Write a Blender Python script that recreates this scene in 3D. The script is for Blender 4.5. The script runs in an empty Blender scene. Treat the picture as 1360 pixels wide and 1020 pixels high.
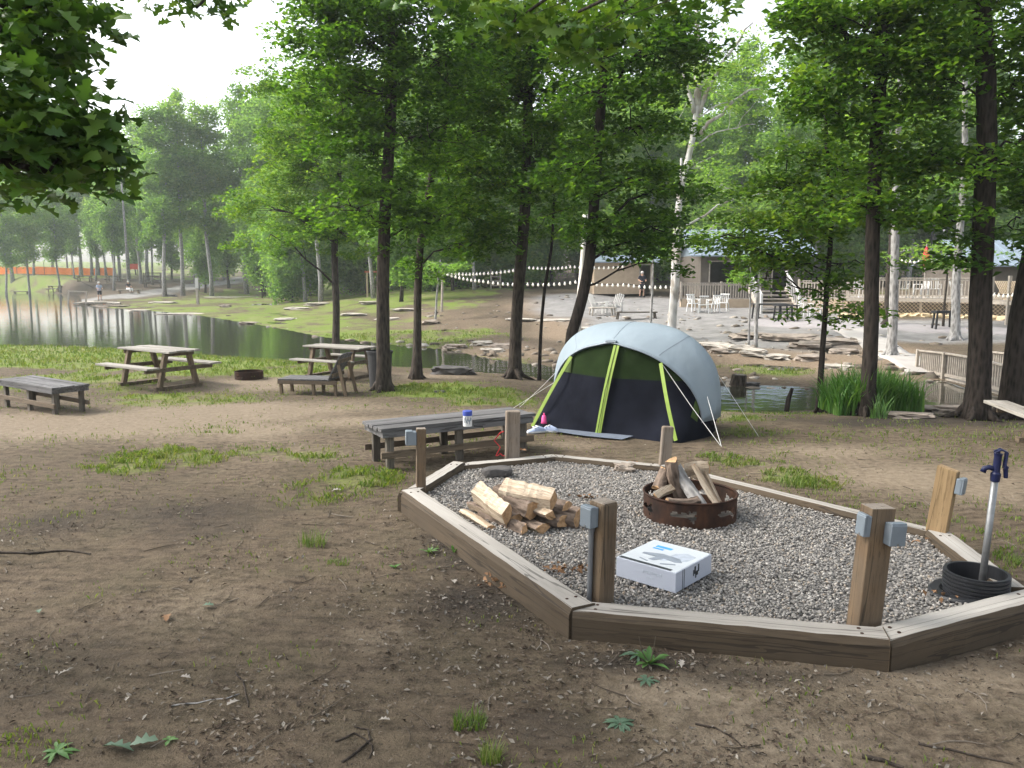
import bpy, bmesh, math, random
import numpy as np
from mathutils import Vector, Matrix, Euler
R = math.radians
random.seed(7)
scene = bpy.context.scene
COL = scene.collection
rng = np.random.default_rng(11)

# ------------------------------------------------------------------ camera
F_PX, CX, CY, CAM_H = 1061.0, 680.0, 510.0, 2.1
HORIZON = 365.0
PITCH = math.atan((CY - HORIZON) / F_PX)
cam_d = bpy.data.cameras.new('camera')
cam = bpy.data.objects.new('camera', cam_d)
COL.objects.link(cam)
cam_d.sensor_width = 36.0
cam_d.lens = 36.0 * F_PX / 1360.0
cam_d.clip_start = 0.05
cam_d.clip_end = 3000
cam.location = (0, 0, CAM_H)
cam.rotation_euler = (math.pi / 2 - PITCH, 0, 0)
scene.camera = cam
CP, SP = math.cos(PITCH), math.sin(PITCH)

def ray(px, py):
    x, y = (px - CX) / F_PX, -(py - CY) / F_PX
    return Vector((x, CP + y * SP, -SP + y * CP))      # forward = (0,cosp,-sinp), up = (0,sinp,cosp)

def at_depth(px, py, Y):
    d = ray(px, py); t = Y / d.y
    return Vector((0, 0, CAM_H)) + d * t

def at_z(px, py, z):
    d = ray(px, py); t = (z - CAM_H) / d.z
    return Vector((0, 0, CAM_H)) + d * t

# ------------------------------------------------------------------ noise
def vnoise(x, y, s, seed=0):
    r = np.random.default_rng(seed + 101).random((256, 256))
    x = np.asarray(x, float) / s + 1000.3; y = np.asarray(y, float) / s + 1000.7
    xi = np.floor(x).astype(int); yi = np.floor(y).astype(int)
    fx = x - xi; fy = y - yi
    fx = fx * fx * (3 - 2 * fx); fy = fy * fy * (3 - 2 * fy)
    a = r[xi & 255, yi & 255]; b = r[(xi + 1) & 255, yi & 255]
    c = r[xi & 255, (yi + 1) & 255]; d = r[(xi + 1) & 255, (yi + 1) & 255]
    return (a * (1 - fx) + b * fx) * (1 - fy) + (c * (1 - fx) + d * fx) * fy

def fbm(x, y, s, seed=0, o=3):
    t = 0; a = 0.5; n = 0
    for k in range(o):
        t = t + a * vnoise(x, y, s / 2 ** k, seed + k * 7); n += a; a *= 0.5
    return t / n

def sstep(a, b, x):
    t = np.clip((np.asarray(x, float) - a) / (b - a), 0, 1)
    return t * t * (3 - 2 * t)

# ------------------------------------------------------------------ terrain function
WATER = -0.4
NEAR_SHORE = [(-500, 452), (-200, 455), (0, 460), (100, 459), (300, 473), (420, 480), (560, 488), (640, 494), (700, 498), (770, 514),
              (850, 536), (950, 545), (1030, 547), (1095, 541), (1180, 541), (1300, 541), (1450, 540)]
FAR_SHORE = [(1450, 500), (1250, 506), (1110, 516), (1000, 513), (940, 508), (850, 501), (720, 486), (650, 477), (600, 466), (520, 458),
             (430, 448), (340, 431), (250, 417), (170, 411), (128, 408), (108, 402), (104, 393), (60, 388), (0, 386), (-300, 384), (-500, 384)]
POND = np.array([[p.x, p.y] for p in (at_z(a, b, WATER) for a, b in NEAR_SHORE + FAR_SHORE)])

def pond_sd(x, y):
    x = np.asarray(x, float); y = np.asarray(y, float)
    shp = x.shape; x = x.ravel(); y = y.ravel()
    d2 = np.full(x.shape, 1e18); ins = np.zeros(x.shape, bool)
    n = len(POND)
    for i in range(n):
        ax, ay = POND[i]; bx, by = POND[(i + 1) % n]
        ex, ey = bx - ax, by - ay
        t = np.clip(((x - ax) * ex + (y - ay) * ey) / (ex * ex + ey * ey), 0, 1)
        d2 = np.minimum(d2, (x - ax - t * ex) ** 2 + (y - ay - t * ey) ** 2)
        cond = ((ay > y) != (by > y)) & (x < (bx - ax) * (y - ay) / (by - ay + 1e-12) + ax)
        ins ^= cond
    d = np.sqrt(d2)
    return np.where(ins, -d, d).reshape(shp)

_ns = np.array([[p.x, p.y] for p in (at_z(a, b, WATER) for a, b in NEAR_SHORE)])
_fs = np.array([[p.x, p.y] for p in (at_z(a, b, WATER) for a, b in FAR_SHORE[::-1])])
_na = _ns[:, 0] / _ns[:, 1]; _fa = _fs[:, 0] / _fs[:, 1]

def gz(x, y):
    x = np.asarray(x, float); y = np.asarray(y, float)
    az = x / np.maximum(y, 0.5)
    o = np.argsort(_na); o2 = np.argsort(_fa)
    yn = np.interp(az, _na[o], _ns[o, 1]); yf = np.interp(az, _fa[o2], _fs[o2, 1])
    far = y > 0.5 * (yn + yf)
    # near bank: almost level, dips a little to the shore
    near_h = -0.22 * sstep(9, 16, y) + 0.05 * (vnoise(x, y, 3.1, 3) - 0.5) * sstep(7, 10, y)
    right = sstep(-0.30, -0.05, az)
    r = np.sqrt(x * x + y * y)
    far_h = -0.3 + right * np.clip(r - 30, 0, 30) * 0.045 + 0.5 * (fbm(x, y, 4.0, 4, 4) - 0.5) * sstep(0, 4, y - yf)
    far_h = far_h + (1 - right) * (np.clip(r - 98, 0, 42) * 0.05 + np.clip(r - 140, 0, 300) * 0.022) + right * np.clip(r - 70, 0, 200) * 0.05
    B = np.where(far, far_h, near_h)
    sd = pond_sd(x, y)
    w = np.where(far, 3.0, 2.2)
    out = WATER + (B - WATER) * sstep(-0.05, 1, sd / w)
    inn = WATER - 0.6 * sstep(0, 2.0, -sd) - 0.02
    z = np.where(sd > 0, out, inn)
    # crumbly detail near the camera
    k = 1 - sstep(12, 22, r)
    z = z + k * (0.055 * (fbm(x, y, 1.0, 21) - 0.5) + 0.012 * (vnoise(x, y, 0.16, 23) - 0.5)) * (sd > 0)
    return z

def gz1(x, y):
    return float(gz(np.array([x]), np.array([y]))[0])

def ground(px, py):
    """point of the terrain that a picture ray meets"""
    d = ray(px, py)
    t = 1.5; o = Vector((0, 0, CAM_H)); prev = t
    ts = np.geomspace(1.5, 420, 1500)
    X = d.x * ts; Y = d.y * ts; Z = CAM_H + d.z * ts
    b = Z - gz(X, Y)
    i = int(np.argmax(b < 0)) if (b < 0).any() else len(ts) - 1
    if i > 0:
        f = b[i - 1] / (b[i - 1] - b[i] + 1e-9); t = ts[i - 1] + (ts[i] - ts[i - 1]) * min(max(f, 0), 1)
    p = o + d * float(t)
    p.z = gz1(p.x, p.y)
    return p

# ------------------------------------------------------------------ object helpers
def link(o):
    COL.objects.link(o); return o

def tag(o, label=None, cat=None, group=None, kind=None):
    if label: o['label'] = label
    if cat: o['category'] = cat
    if group: o['group'] = group
    if kind: o['kind'] = kind
    return o

def thing(name, label, cat, loc=(0, 0, 0), rz=0.0, group=None):
    o = bpy.data.objects.new(name, None); link(o)
    o.empty_display_size = 0.1
    o.location = loc; o.rotation_euler = (0, 0, rz)
    return tag(o, label, cat, group)

def dup(root, loc=None, rz=None, label=None, group=None, scale=None):
    r = root.copy(); link(r)
    if loc is not None: r.location = loc
    if rz is not None: r.rotation_euler = (0, 0, rz)
    if label: r['label'] = label
    if group: r['group'] = group
    if scale is not None: r.scale = scale if hasattr(scale, '__len__') else (scale,) * 3
    for ch in list(root.children):
        c = ch.copy(); link(c); c.parent = r
        for g in list(ch.children):
            h = g.copy(); link(h); h.parent = c
    return r

class MB:
    def __init__(s): s.v = []; s.f = []
    def add(s, vs, fs):
        n = len(s.v); s.v += [tuple(v) for v in vs]; s.f += [tuple(i + n for i in f) for f in fs]; return s
    def box(s, c, d, rot=None, top=None):
        hx, hy, hz = d[0] / 2, d[1] / 2, d[2] / 2
        t = top or (1, 1)
        vs = [Vector((sx * hx * (t[0] if sz > 0 else 1), sy * hy * (t[1] if sz > 0 else 1), sz * hz)) for sz in (-1, 1) for sx, sy in ((-1, -1), (1, -1), (1, 1), (-1, 1))]
        if rot is not None:
            M = Euler(rot).to_matrix() if not isinstance(rot, Matrix) else rot
            vs = [M @ v for v in vs]
        c = Vector(c)
        return s.add([v + c for v in vs], [(3, 2, 1, 0), (4, 5, 6, 7), (0, 1, 5, 4), (1, 2, 6, 5), (2, 3, 7, 6), (3, 0, 4, 7)])
    def beam(s, p0, p1, w, h, up=(0, 0, 1)):
        p0 = Vector(p0); p1 = Vector(p1); a = (p1 - p0); L = a.length; a.normalize()
        b = Vector(up).cross(a)
        if b.length < 1e-4: b = Vector((0, 1, 0)).cross(a)
        b.normalize(); c = a.cross(b)
        M = Matrix((a, b, c)).transposed()
        return s.box((p0 + p1) / 2, (L, w, h), M)
    def tube(s, pts, rad, n=8, cap=True, jit=0.0, seed=0):
        pts = [Vector(p) for p in pts]
        if not hasattr(rad, '__len__'): rad = [rad] * len(pts)
        rr = random.Random(seed); prof = [1 + jit * (rr.random() - 0.5) for _ in range(n)]
        vs = []; ref = None
        for i, p in enumerate(pts):
            a = (pts[min(i + 1, len(pts) - 1)] - pts[max(i - 1, 0)])
            a = a.normalized() if a.length > 1e-9 else Vector((0, 0, 1))
            if ref is None:
                ref = Vector((1, 0, 0)) if abs(a.x) < 0.8 else Vector((0, 1, 0))
            u = (ref - a * ref.dot(a)).normalized(); ref = u; w = a.cross(u)
            for k in range(n):
                t = 2 * math.pi * k / n
                q = rad[i] * prof[k] * (1 + jit * 0.5 * (rr.random() - 0.5))
                vs.append(p + (u * math.cos(t) + w * math.sin(t)) * q)
        fs = []
        for i in range(len(pts) - 1):
            for k in range(n):
                a0 = i * n + k; a1 = i * n + (k + 1) % n
                fs.append((a0, a1, a1 + n, a0 + n))
        if cap:
            fs.append(tuple(range(n - 1, -1, -1))); m = (len(pts) - 1) * n; fs.append(tuple(range(m, m + n)))
        return s.add(vs, fs)
    def lathe(s, prof, n=24, c=(0, 0, 0), closed=False):
        vs = []; c = Vector(c)
        for r, z in prof:
            for k in range(n):
                t = 2 * math.pi * k / n
                vs.append(c + Vector((r * math.cos(t), r * math.sin(t), z)))
        fs = []
        m = len(prof)
        for i in range(m if closed else m - 1):
            j = (i + 1) % m
            for k in range(n):
                k2 = (k + 1) % n
                fs.append((i * n + k, i * n + k2, j * n + k2, j * n + k))
        return s.add(vs, fs)
    def prism(s, poly, z0, z1):
        n = len(poly)
        vs = [(p[0], p[1], z0) for p in poly] + [(p[0], p[1], z1) for p in poly]
        fs = [tuple(range(n - 1, -1, -1)), tuple(range(n, 2 * n))] + [(i, (i + 1) % n, (i + 1) % n + n, i + n) for i in range(n)]
        return s.add(vs, fs)
    def build(s, name, m, parent=None, bevel=0, smooth=False, loc=None, rot=None, label=None):
        me = bpy.data.meshes.new(name); me.from_pydata(s.v, [], s.f); me.update()
        if m: me.materials.append(m)
        o = bpy.data.objects.new(name, me); link(o)
        if smooth: me.polygons.foreach_set('use_smooth', [True] * len(me.polygons))
        if bevel:
            b = o.modifiers.new('bevel', 'BEVEL'); b.width = bevel; b.segments = 2; b.limit_method = 'ANGLE'; b.angle_limit = R(40)
        if parent: o.parent = parent
        if loc is not None: o.location = loc
        if rot is not None: o.rotation_euler = rot
        if label: o['label'] = label
        return o

def np_mesh(name, V, F, m, parent=None, smooth=False):
    V = np.ascontiguousarray(V, np.float32); F = np.ascontiguousarray(F, np.int32)
    me = bpy.data.meshes.new(name)
    k = F.shape[1]
    me.vertices.add(len(V)); me.vertices.foreach_set('co', V.ravel())
    me.loops.add(F.size); me.loops.foreach_set('vertex_index', F.ravel())
    me.polygons.add(len(F)); me.polygons.foreach_set('loop_start', np.arange(0, F.size, k, dtype=np.int32))
    try: me.polygons.foreach_set('loop_total', np.full(len(F), k, np.int32))
    except Exception: pass
    me.update(calc_edges=True); me.validate()
    if smooth: me.polygons.foreach_set('use_smooth', np.ones(len(F), bool))
    if m: me.materials.append(m)
    o = bpy.data.objects.new(name, me); link(o)
    if parent: o.parent = parent
    return o

# ------------------------------------------------------------------ materials
def new_mat(name):
    m = bpy.data.materials.new(name); m.use_nodes = True
    nt = m.node_tree; nt.nodes.clear()
    out = nt.nodes.new('ShaderNodeOutputMaterial')
    return m, nt, out

def nd(nt, t, **kw):
    n = nt.nodes.new(t)
    for k, v in kw.items():
        if k in n.inputs: n.inputs[k].default_value = v
        else: setattr(n, k, v)
    return n

def ramp(nt, fac, stops):
    r = nt.nodes.new('ShaderNodeValToRGB')
    e = r.color_ramp.elements
    while len(e) < len(stops): e.new(0.5)
    for i, (p, c) in enumerate(stops):
        e[i].position = p; e[i].color = (*c, 1) if len(c) == 3 else c
    nt.links.new(fac, r.inputs[0])
    return r.outputs[0]

def mix(nt, fac, a, b, mode='MIX'):
    n = nt.nodes.new('ShaderNodeMix'); n.data_type = 'RGBA'; n.blend_type = mode
    for s, v in ((n.inputs[0], fac), (n.inputs[6], a), (n.inputs[7], b)):
        if hasattr(v, 'is_output'): nt.links.new(v, s)
        else: s.default_value = v if not isinstance(v, tuple) or len(v) == 4 else (*v, 1)
    return n.outputs[2]

def mathn(nt, op, a, b=0.0, clamp=False):
    n = nt.nodes.new('ShaderNodeMath'); n.operation = op; n.use_clamp = clamp
    for s, v in ((n.inputs[0], a), (n.inputs[1], b)):
        if hasattr(v, 'is_output'): nt.links.new(v, s)
        else: s.default_value = v
    return n.outputs[0]

def coords(nt, kind='Object', scale=(1, 1, 1)):
    t = nt.nodes.new('ShaderNodeTexCoord'); mp = nt.nodes.new('ShaderNodeMapping')
    mp.inputs['Scale'].default_value = scale
    nt.links.new(t.outputs[kind], mp.inputs[0]); return mp.outputs[0]

def noise(nt, vec, scale, detail=4, rough=0.55):
    n = nt.nodes.new('ShaderNodeTexNoise')
    n.inputs['Scale'].default_value = scale; n.inputs['Detail'].default_value = detail; n.inputs['Roughness'].default_value = rough
    if vec: nt.links.new(vec, n.inputs['Vector'])
    return n.outputs[0]

def finish(nt, out, col, rough=0.8, bump=None, bstr=0.4, bdist=0.01, spec=0.3, metal=0.0):
    p = nt.nodes.new('ShaderNodeBsdfPrincipled')
    if hasattr(col, 'is_output'): nt.links.new(col, p.inputs['Base Color'])
    else: p.inputs['Base Color'].default_value = (*col, 1)
    if hasattr(rough, 'is_output'): nt.links.new(rough, p.inputs['Roughness'])
    else: p.inputs['Roughness'].default_value = rough
    p.inputs['Specular IOR Level'].default_value = spec
    p.inputs['Metallic'].default_value = metal
    if bump is not None:
        b = nt.nodes.new('ShaderNodeBump'); b.inputs['Strength'].default_value = bstr; b.inputs['Distance'].default_value = bdist
        nt.links.new(bump, b.inputs['Height']); nt.links.new(b.outputs[0], p.inputs['Normal'])
    nt.links.new(p.outputs[0], out.inputs[0]); return p

def mat_wood(name, axis, dark, light, grey=None, scale=9, bstr=0.5, top=None):
    """top: paler silvery upward faces of old timber, with overhead light put into the colour"""
    m, nt, out = new_mat(name)
    s = [1.0, 1.0, 1.0]; s['xyz'.index(axis)] = 0.07
    v = coords(nt, 'Object', s)
    oi = nt.nodes.new('ShaderNodeObjectInfo')
    av = nt.nodes.new('ShaderNodeVectorMath'); av.operation = 'ADD'
    cb = nt.nodes.new('ShaderNodeCombineXYZ')
    for i in range(3): nt.links.new(mathn(nt, 'MULTIPLY', oi.outputs['Random'], 7.0 + i * 5), cb.inputs[i])
    nt.links.new(v, av.inputs[0]); nt.links.new(cb.outputs[0], av.inputs[1]); v = av.outputs[0]
    n1 = noise(nt, v, scale, 6, 0.65); n2 = noise(nt, v, scale * 6, 4, 0.6); n3 = noise(nt, coords(nt, 'Object'), 3, 3)
    c = ramp(nt, n1, [(0.3, dark), (0.68, light)])
    c = mix(nt, mathn(nt, 'MULTIPLY', mathn(nt, 'GREATER_THAN', n2, 0.58), 0.45), c, tuple(x * 0.45 for x in dark))
    if grey: c = mix(nt, ramp(nt, n3, [(0.35, (0, 0, 0)), (0.65, (0.8, 0.8, 0.8))]), c, grey)
    if name == 'timber' or name.startswith('post') or name == 'grey_x':
        s2_ = [1.0, 1.0, 1.0]; s2_['xyz'.index(axis)] = 0.035
        ck = noise(nt, coords(nt, 'Object', s2_), 11, 2, 0.5)
        crk = mathn(nt, 'LESS_THAN', mathn(nt, 'ABSOLUTE', mathn(nt, 'SUBTRACT', ck, 0.5)), 0.010)
    else: crk = None
    if top:
        g = nt.nodes.new('ShaderNodeNewGeometry'); sx = nt.nodes.new('ShaderNodeSeparateXYZ')
        nt.links.new(g.outputs['Normal'], sx.inputs[0])
        f = mathn(nt, 'MULTIPLY', ramp(nt, sx.outputs[2], [(0.78, (0, 0, 0)), (0.96, (1, 1, 1))]), ramp(nt, n1, [(0.2, (0.4,) * 3), (0.7, (1,) * 3)]))
        c = mix(nt, f, c, top)  # upward faces mixed paler, brightness from above put into the wood colour
    if crk is not None: c = mix(nt, mathn(nt, 'MULTIPLY', crk, 0.55), c, (0.012, 0.010, 0.008))
    finish(nt, out, c, 0.85, mathn(nt, 'ADD', n1, mathn(nt, 'MULTIPLY', n2, 0.6)), bstr, 0.008)
    return m

def mat_plain(name, col, rough=0.6, var=0.15, scale=12, metal=0.0, spec=0.4, bstr=0.0):
    m, nt, out = new_mat(name)
    n = noise(nt, coords(nt, 'Object'), scale, 5)
    c = ramp(nt, n, [(0.25, tuple(x * (1 - var) for x in col)), (0.75, tuple(min(1, x * (1 + var)) for x in col))])
    finish(nt, out, c, rough, n if bstr else None, bstr, 0.01, spec, metal)
    return m

def mat_leaf(name, stops, trans=0.45, rough=0.5, nscale=0.6, tint=(1.5, 1.5, 0.7)):
    """leaf colours vary leaf by leaf and clump by clump; light also comes through the blade"""
    m, nt, out = new_mat(name)
    g = nt.nodes.new('ShaderNodeNewGeometry')
    n = noise(nt, coords(nt, 'Object'), nscale, 2)
    oi = nt.nodes.new('ShaderNodeObjectInfo')
    f = mathn(nt, 'ADD', mathn(nt, 'MULTIPLY', g.outputs['Random Per Island'], 0.55), mathn(nt, 'MULTIPLY', n, 0.6))
    f = mathn(nt, 'ADD', f, mathn(nt, 'MULTIPLY', mathn(nt, 'SUBTRACT', oi.outputs['Random'], 0.5), 0.25))
    c = ramp(nt, f, stops)
    p = nt.nodes.new('ShaderNodeBsdfPrincipled'); nt.links.new(c, p.inputs['Base Color'])
    p.inputs['Roughness'].default_value = rough; p.inputs['Specular IOR Level'].default_value = 0.35
    t = nt.nodes.new('ShaderNodeBsdfTranslucent')
    nt.links.new(mix(nt, 1.0, c, (*tint, 1), 'MULTIPLY'), t.inputs[0])
    ms = nt.nodes.new('ShaderNodeMixShader'); ms.inputs[0].default_value = trans
    nt.links.new(p.outputs[0], ms.inputs[1]); nt.links.new(t.outputs[0], ms.inputs[2]); nt.links.new(ms.outputs[0], out.inputs[0])
    return m

def mat_bark(name, dark, light, scale=(1, 1, 0.25), ns=22, patches=None, bstr=0.9):
    m, nt, out = new_mat(name)
    v = coords(nt, 'Object', scale)
    n1 = noise(nt, v, ns, 6, 0.7)
    vo = nt.nodes.new('ShaderNodeTexVoronoi'); vo.inputs['Scale'].default_value = ns * 0.9; nt.links.new(v, vo.inputs['Vector'])
    h = mathn(nt, 'ADD', mathn(nt, 'MULTIPLY', n1, 0.7), mathn(nt, 'MULTIPLY', vo.outputs['Distance'], 0.6))
    c = ramp(nt, h, [(0.35, dark), (0.8, light)])
    if patches:
        n3 = noise(nt, coords(nt, 'Object', (1, 1, 0.5)), 2.2, 4)
        c = mix(nt, ramp(nt, n3, [(0.5, (0, 0, 0)), (0.58, (1, 1, 1))]), c, patches)
    finish(nt, out, c, 0.92, h, bstr, 0.02, 0.15)
    return m

def mat_island(name, stops, rough=0.9, spec=0.25, bscale=None):
    """a heap of loose pieces, each piece with a colour of its own"""
    m, nt, out = new_mat(name)
    g = nt.nodes.new('ShaderNodeNewGeometry')
    c = ramp(nt, g.outputs['Random Per Island'], stops)
    n = noise(nt, coords(nt, 'Object'), bscale or 60, 3)
    c = mix(nt, 0.35, c, ramp(nt, n, [(0.3, (0.25,) * 3), (0.7, (1,) * 3)]), 'MULTIPLY')
    finish(nt, out, c, rough, n, 0.3, 0.004, spec)
    return m

M = {}
M['timber'] = mat_wood('timber', 'x', (0.046, 0.033, 0.021), (0.082, 0.060, 0.038), (0.064, 0.048, 0.032), 7, 0.7, top=(0.37, 0.35, 0.32))
M['post_old'] = mat_wood('post_old', 'z', (0.065, 0.043, 0.026), (0.19, 0.128, 0.075), (0.135, 0.105, 0.075), 14, 0.7, top=(0.24, 0.21, 0.18))
M['post_new'] = mat_wood('post_new', 'z', (0.19, 0.125, 0.062), (0.31, 0.215, 0.115), None, 12, 0.4)
M['post_grey'] = mat_wood('post_grey', 'z', (0.13, 0.10, 0.075), (0.27, 0.215, 0.165), (0.22, 0.19, 0.165), 12, 0.5)
M['grey_x'] = mat_wood('grey_x', 'x', (0.055, 0.053, 0.053), (0.165, 0.162, 0.165), None, 9, 0.6)
M['grey_z'] = mat_wood('grey_z', 'z', (0.05, 0.042, 0.033), (0.17, 0.15, 0.125), None, 9, 0.6)
M['pale_x'] = mat_wood('pale_x', 'x', (0.16, 0.145, 0.125), (0.34, 0.32, 0.285), None, 9, 0.5)
M['brown_z'] = mat_wood('brown_z', 'z', (0.07, 0.05, 0.032), (0.20, 0.15, 0.10), None, 9, 0.5)
M['brown_x'] = mat_wood('brown_x', 'x', (0.06, 0.045, 0.032), (0.17, 0.13, 0.09), None, 9, 0.5)
M['split'] = mat_wood('split', 'x', (0.25, 0.175, 0.11), (0.60, 0.51, 0.40), None, 18, 1.0)
M['endgrain'] = mat_plain('endgrain', (0.34, 0.21, 0.11), 0.85, 0.4, 30, bstr=0.3)
M['log_bark'] = mat_bark('log_bark', (0.03, 0.022, 0.017), (0.19, 0.145, 0.115), (0.3, 1, 1), 28)
M['log_grey'] = mat_bark('log_grey', (0.10, 0.095, 0.09), (0.30, 0.29, 0.28), (0.3, 1, 1), 28)
M['steel_box'] = mat_plain('steel_box', (0.20, 0.235, 0.27), 0.45, 0.1, 8, 0.3)
M['conduit'] = mat_plain('conduit', (0.14, 0.145, 0.155), 0.5, 0.1, 8, 0.2)
M['galv'] = mat_plain('galv', (0.22, 0.225, 0.23), 0.45, 0.2, 25, 0.7)
M['blue_cast'] = mat_plain('blue_cast', (0.006, 0.010, 0.05), 0.4, 0.2, 30)
M['black_plastic'] = mat_plain('black_plastic', (0.014, 0.015, 0.018), 0.5, 0.3, 14)
m_, nt_, out_ = new_mat('rust')
nz_ = noise(nt_, coords(nt_, 'Object', (1, 1, .5)), 9, 6, .7)
finish(nt_, out_, ramp(nt_, nz_, [(.3, (.012, .008, .007)), (.52, (.036, .018, .012)), (.70, (.065, .030, .016)), (.84, (.10, .055, .033))]), .85, nz_, .4, .006, .2)
M['rust'] = m_
M['white_paint'] = mat_plain('white_paint', (0.52, 0.51, 0.49), 0.6, 0.06, 6)
M['white_plastic'] = mat_plain('white_plastic', (0.62, 0.62, 0.61), 0.4, 0.04, 6)
M['dark'] = mat_plain('dark', (0.02, 0.02, 0.022), 0.7, 0.2, 8)
M['rail_wood'] = mat_plain('rail_wood', (0.34, 0.30, 0.255), 0.85, 0.25, 7)
M['lattice_wood'] = mat_plain('lattice_wood', (0.50, 0.40, 0.28), 0.85, 0.2, 7)
M['roof_metal'] = mat_plain('roof_metal', (0.22, 0.27, 0.32), 0.4, 0.08, 2, 0.2)
M['tan_wall'] = mat_plain('tan_wall', (0.40, 0.31, 0.22), 0.85, 0.12, 4)
M['dark_wall'] = mat_plain('dark_wall', (0.10, 0.085, 0.07), 0.85, 0.2, 4)
M['rope_red'] = mat_plain('rope_red', (0.62, 0.05, 0.05), 0.7, 0.1)
M['pink'] = mat_plain('pink', (0.85, 0.10, 0.30), 0.6, 0.05)
M['red_cloth'] = mat_plain('red_cloth', (0.65, 0.03, 0.05), 0.8, 0.1)
M['skin'] = mat_plain('skin', (0.45, 0.27, 0.19), 0.6, 0.05)
M['cloth_blue'] = mat_plain('cloth_blue', (0.32, 0.38, 0.52), 0.85, 0.1)
M['cloth_white'] = mat_plain('cloth_white', (0.75, 0.75, 0.75), 0.85, 0.05)
M['cloth_navy'] = mat_plain('cloth_navy', (0.02, 0.022, 0.035), 0.85, 0.1)
M['hair_grey'] = mat_plain('hair_grey', (0.55, 0.53, 0.5), 0.9, 0.1)
M['orange_net'] = mat_plain('orange_net', (0.95, 0.24, 0.03), 0.8, 0.1, 2)
M['bark_dark'] = mat_bark('bark_dark', (0.006, 0.005, 0.004), (0.040, 0.032, 0.027), (1, 1, 0.22), 26)
M['bark_mid'] = mat_bark('bark_mid', (0.009, 0.0075, 0.006), (0.062, 0.050, 0.041), (1, 1, 0.22), 26)
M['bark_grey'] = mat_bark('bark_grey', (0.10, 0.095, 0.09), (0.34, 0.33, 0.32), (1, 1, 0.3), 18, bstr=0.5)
M['bark_white'] = mat_bark('bark_white', (0.30, 0.29, 0.27), (0.50, 0.49, 0.47), (1, 1, 0.5), 5, patches=(0.30, 0.27, 0.23), bstr=0.25)
M['dead_wood'] = mat_bark('dead_wood', (0.30, 0.27, 0.23), (0.68, 0.65, 0.60), (1, 1, 0.15), 16, bstr=0.4)
G1 = [(0.2, (0.030, 0.078, 0.010)), (0.5, (0.066, 0.150, 0.018)), (0.8, (0.125, 0.225, 0.028)), (1.0, (0.19, 0.275, 0.04))]
G2 = [(0.2, (0.028, 0.075, 0.013)), (0.5, (0.064, 0.145, 0.021)), (0.8, (0.12, 0.215, 0.03)), (1.0, (0.18, 0.265, 0.042))]
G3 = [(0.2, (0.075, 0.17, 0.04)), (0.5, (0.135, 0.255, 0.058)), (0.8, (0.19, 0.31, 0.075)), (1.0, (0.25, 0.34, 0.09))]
M['leaf_mid'] = mat_leaf('leaf_mid', G1, 0.66)
M['leaf_dark'] = mat_leaf('leaf_dark', G2, 0.64)
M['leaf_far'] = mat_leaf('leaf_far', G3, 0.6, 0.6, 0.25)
M['leaf_oak'] = mat_leaf('leaf_oak', G2, 0.3, 0.45, 0.9)
M['leaf_weed'] = mat_leaf('leaf_weed', [(0.1, (0.05, 0.12, 0.03)), (0.6, (0.09, 0.19, 0.05)), (1.0, (0.15, 0.24, 0.10))], 0.3)
M['leaf_reed'] = mat_leaf('leaf_reed', [(0.1, (0.022, 0.075, 0.012)), (0.6, (0.05, 0.14, 0.022)), (1.0, (0.12, 0.22, 0.05))], 0.35)
M['grass'] = mat_leaf('grass', [(0.1, (0.045, 0.095, 0.014)), (0.4, (0.085, 0.145, 0.022)), (0.7, (0.135, 0.18, 0.036)), (0.95, (0.20, 0.185, 0.085))], 0.35, 0.6, 0.8)
M['litter'] = mat_island('litter', [(0.0, (0.05, 0.036, 0.026)), (0.35, (0.10, 0.075, 0.055)), (0.65, (0.16, 0.132, 0.104)), (0.88, (0.21, 0.185, 0.155)), (1.0, (0.27, 0.245, 0.21))], 0.9, 0.15)
M['twig'] = mat_island('twig', [(0.0, (0.035, 0.027, 0.02)), (0.6, (0.10, 0.08, 0.06)), (1.0, (0.22, 0.19, 0.16))])
M['stone'] = mat_island('stone', [(0.0, (0.10, 0.095, 0.09)), (0.25, (0.20, 0.19, 0.178)), (0.6, (0.285, 0.27, 0.252)), (0.85, (0.37, 0.35, 0.325)), (0.93, (0.31, 0.25, 0.19)), (1.0, (0.52, 0.495, 0.46))], 0.85, 0.3, 45)
M['rock'] = mat_plain('rock', (0.24, 0.20, 0.165), 0.9, 0.45, 5, bstr=0.8)
M['rock_pale'] = mat_plain('rock_pale', (0.36, 0.325, 0.28), 0.9, 0.35, 4, bstr=0.8)
M['rock_dark'] = mat_plain('rock_dark', (0.075, 0.07, 0.068), 0.9, 0.4, 7, bstr=0.8)
M['brown_leaf'] = mat_island('brown_leaf', [(0, (0.13, 0.07, 0.035)), (1, (0.27, 0.155, 0.085))])
# ------------------------------------------------------------------ world, sun, view
SUN_EL, SUN_AZ = R(44), R(-82)          # azimuth measured from +Y (ahead) to the right; negative = left
w = bpy.data.worlds.new('World'); scene.world = w; w.use_nodes = True
nt = w.node_tree; nt.nodes.clear()
wo = nt.nodes.new('ShaderNodeOutputWorld'); bg = nt.nodes.new('ShaderNodeBackground')
sk = nt.nodes.new('ShaderNodeTexSky'); sk.sky_type = 'NISHITA'; sk.sun_disc = False
sk.sun_elevation = SUN_EL; sk.sun_rotation = SUN_AZ
sk.dust_density = 4.0; sk.air_density = 1.2; sk.ozone_density = 1.0
hs = nt.nodes.new('ShaderNodeHueSaturation'); hs.inputs['Saturation'].default_value = 0.35
nt.links.new(sk.outputs[0], hs.inputs['Color']); nt.links.new(hs.outputs[0], bg.inputs[0])
bg.inputs[1].default_value = 0.15
nt.links.new(bg.outputs[0], wo.inputs[0])
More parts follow.
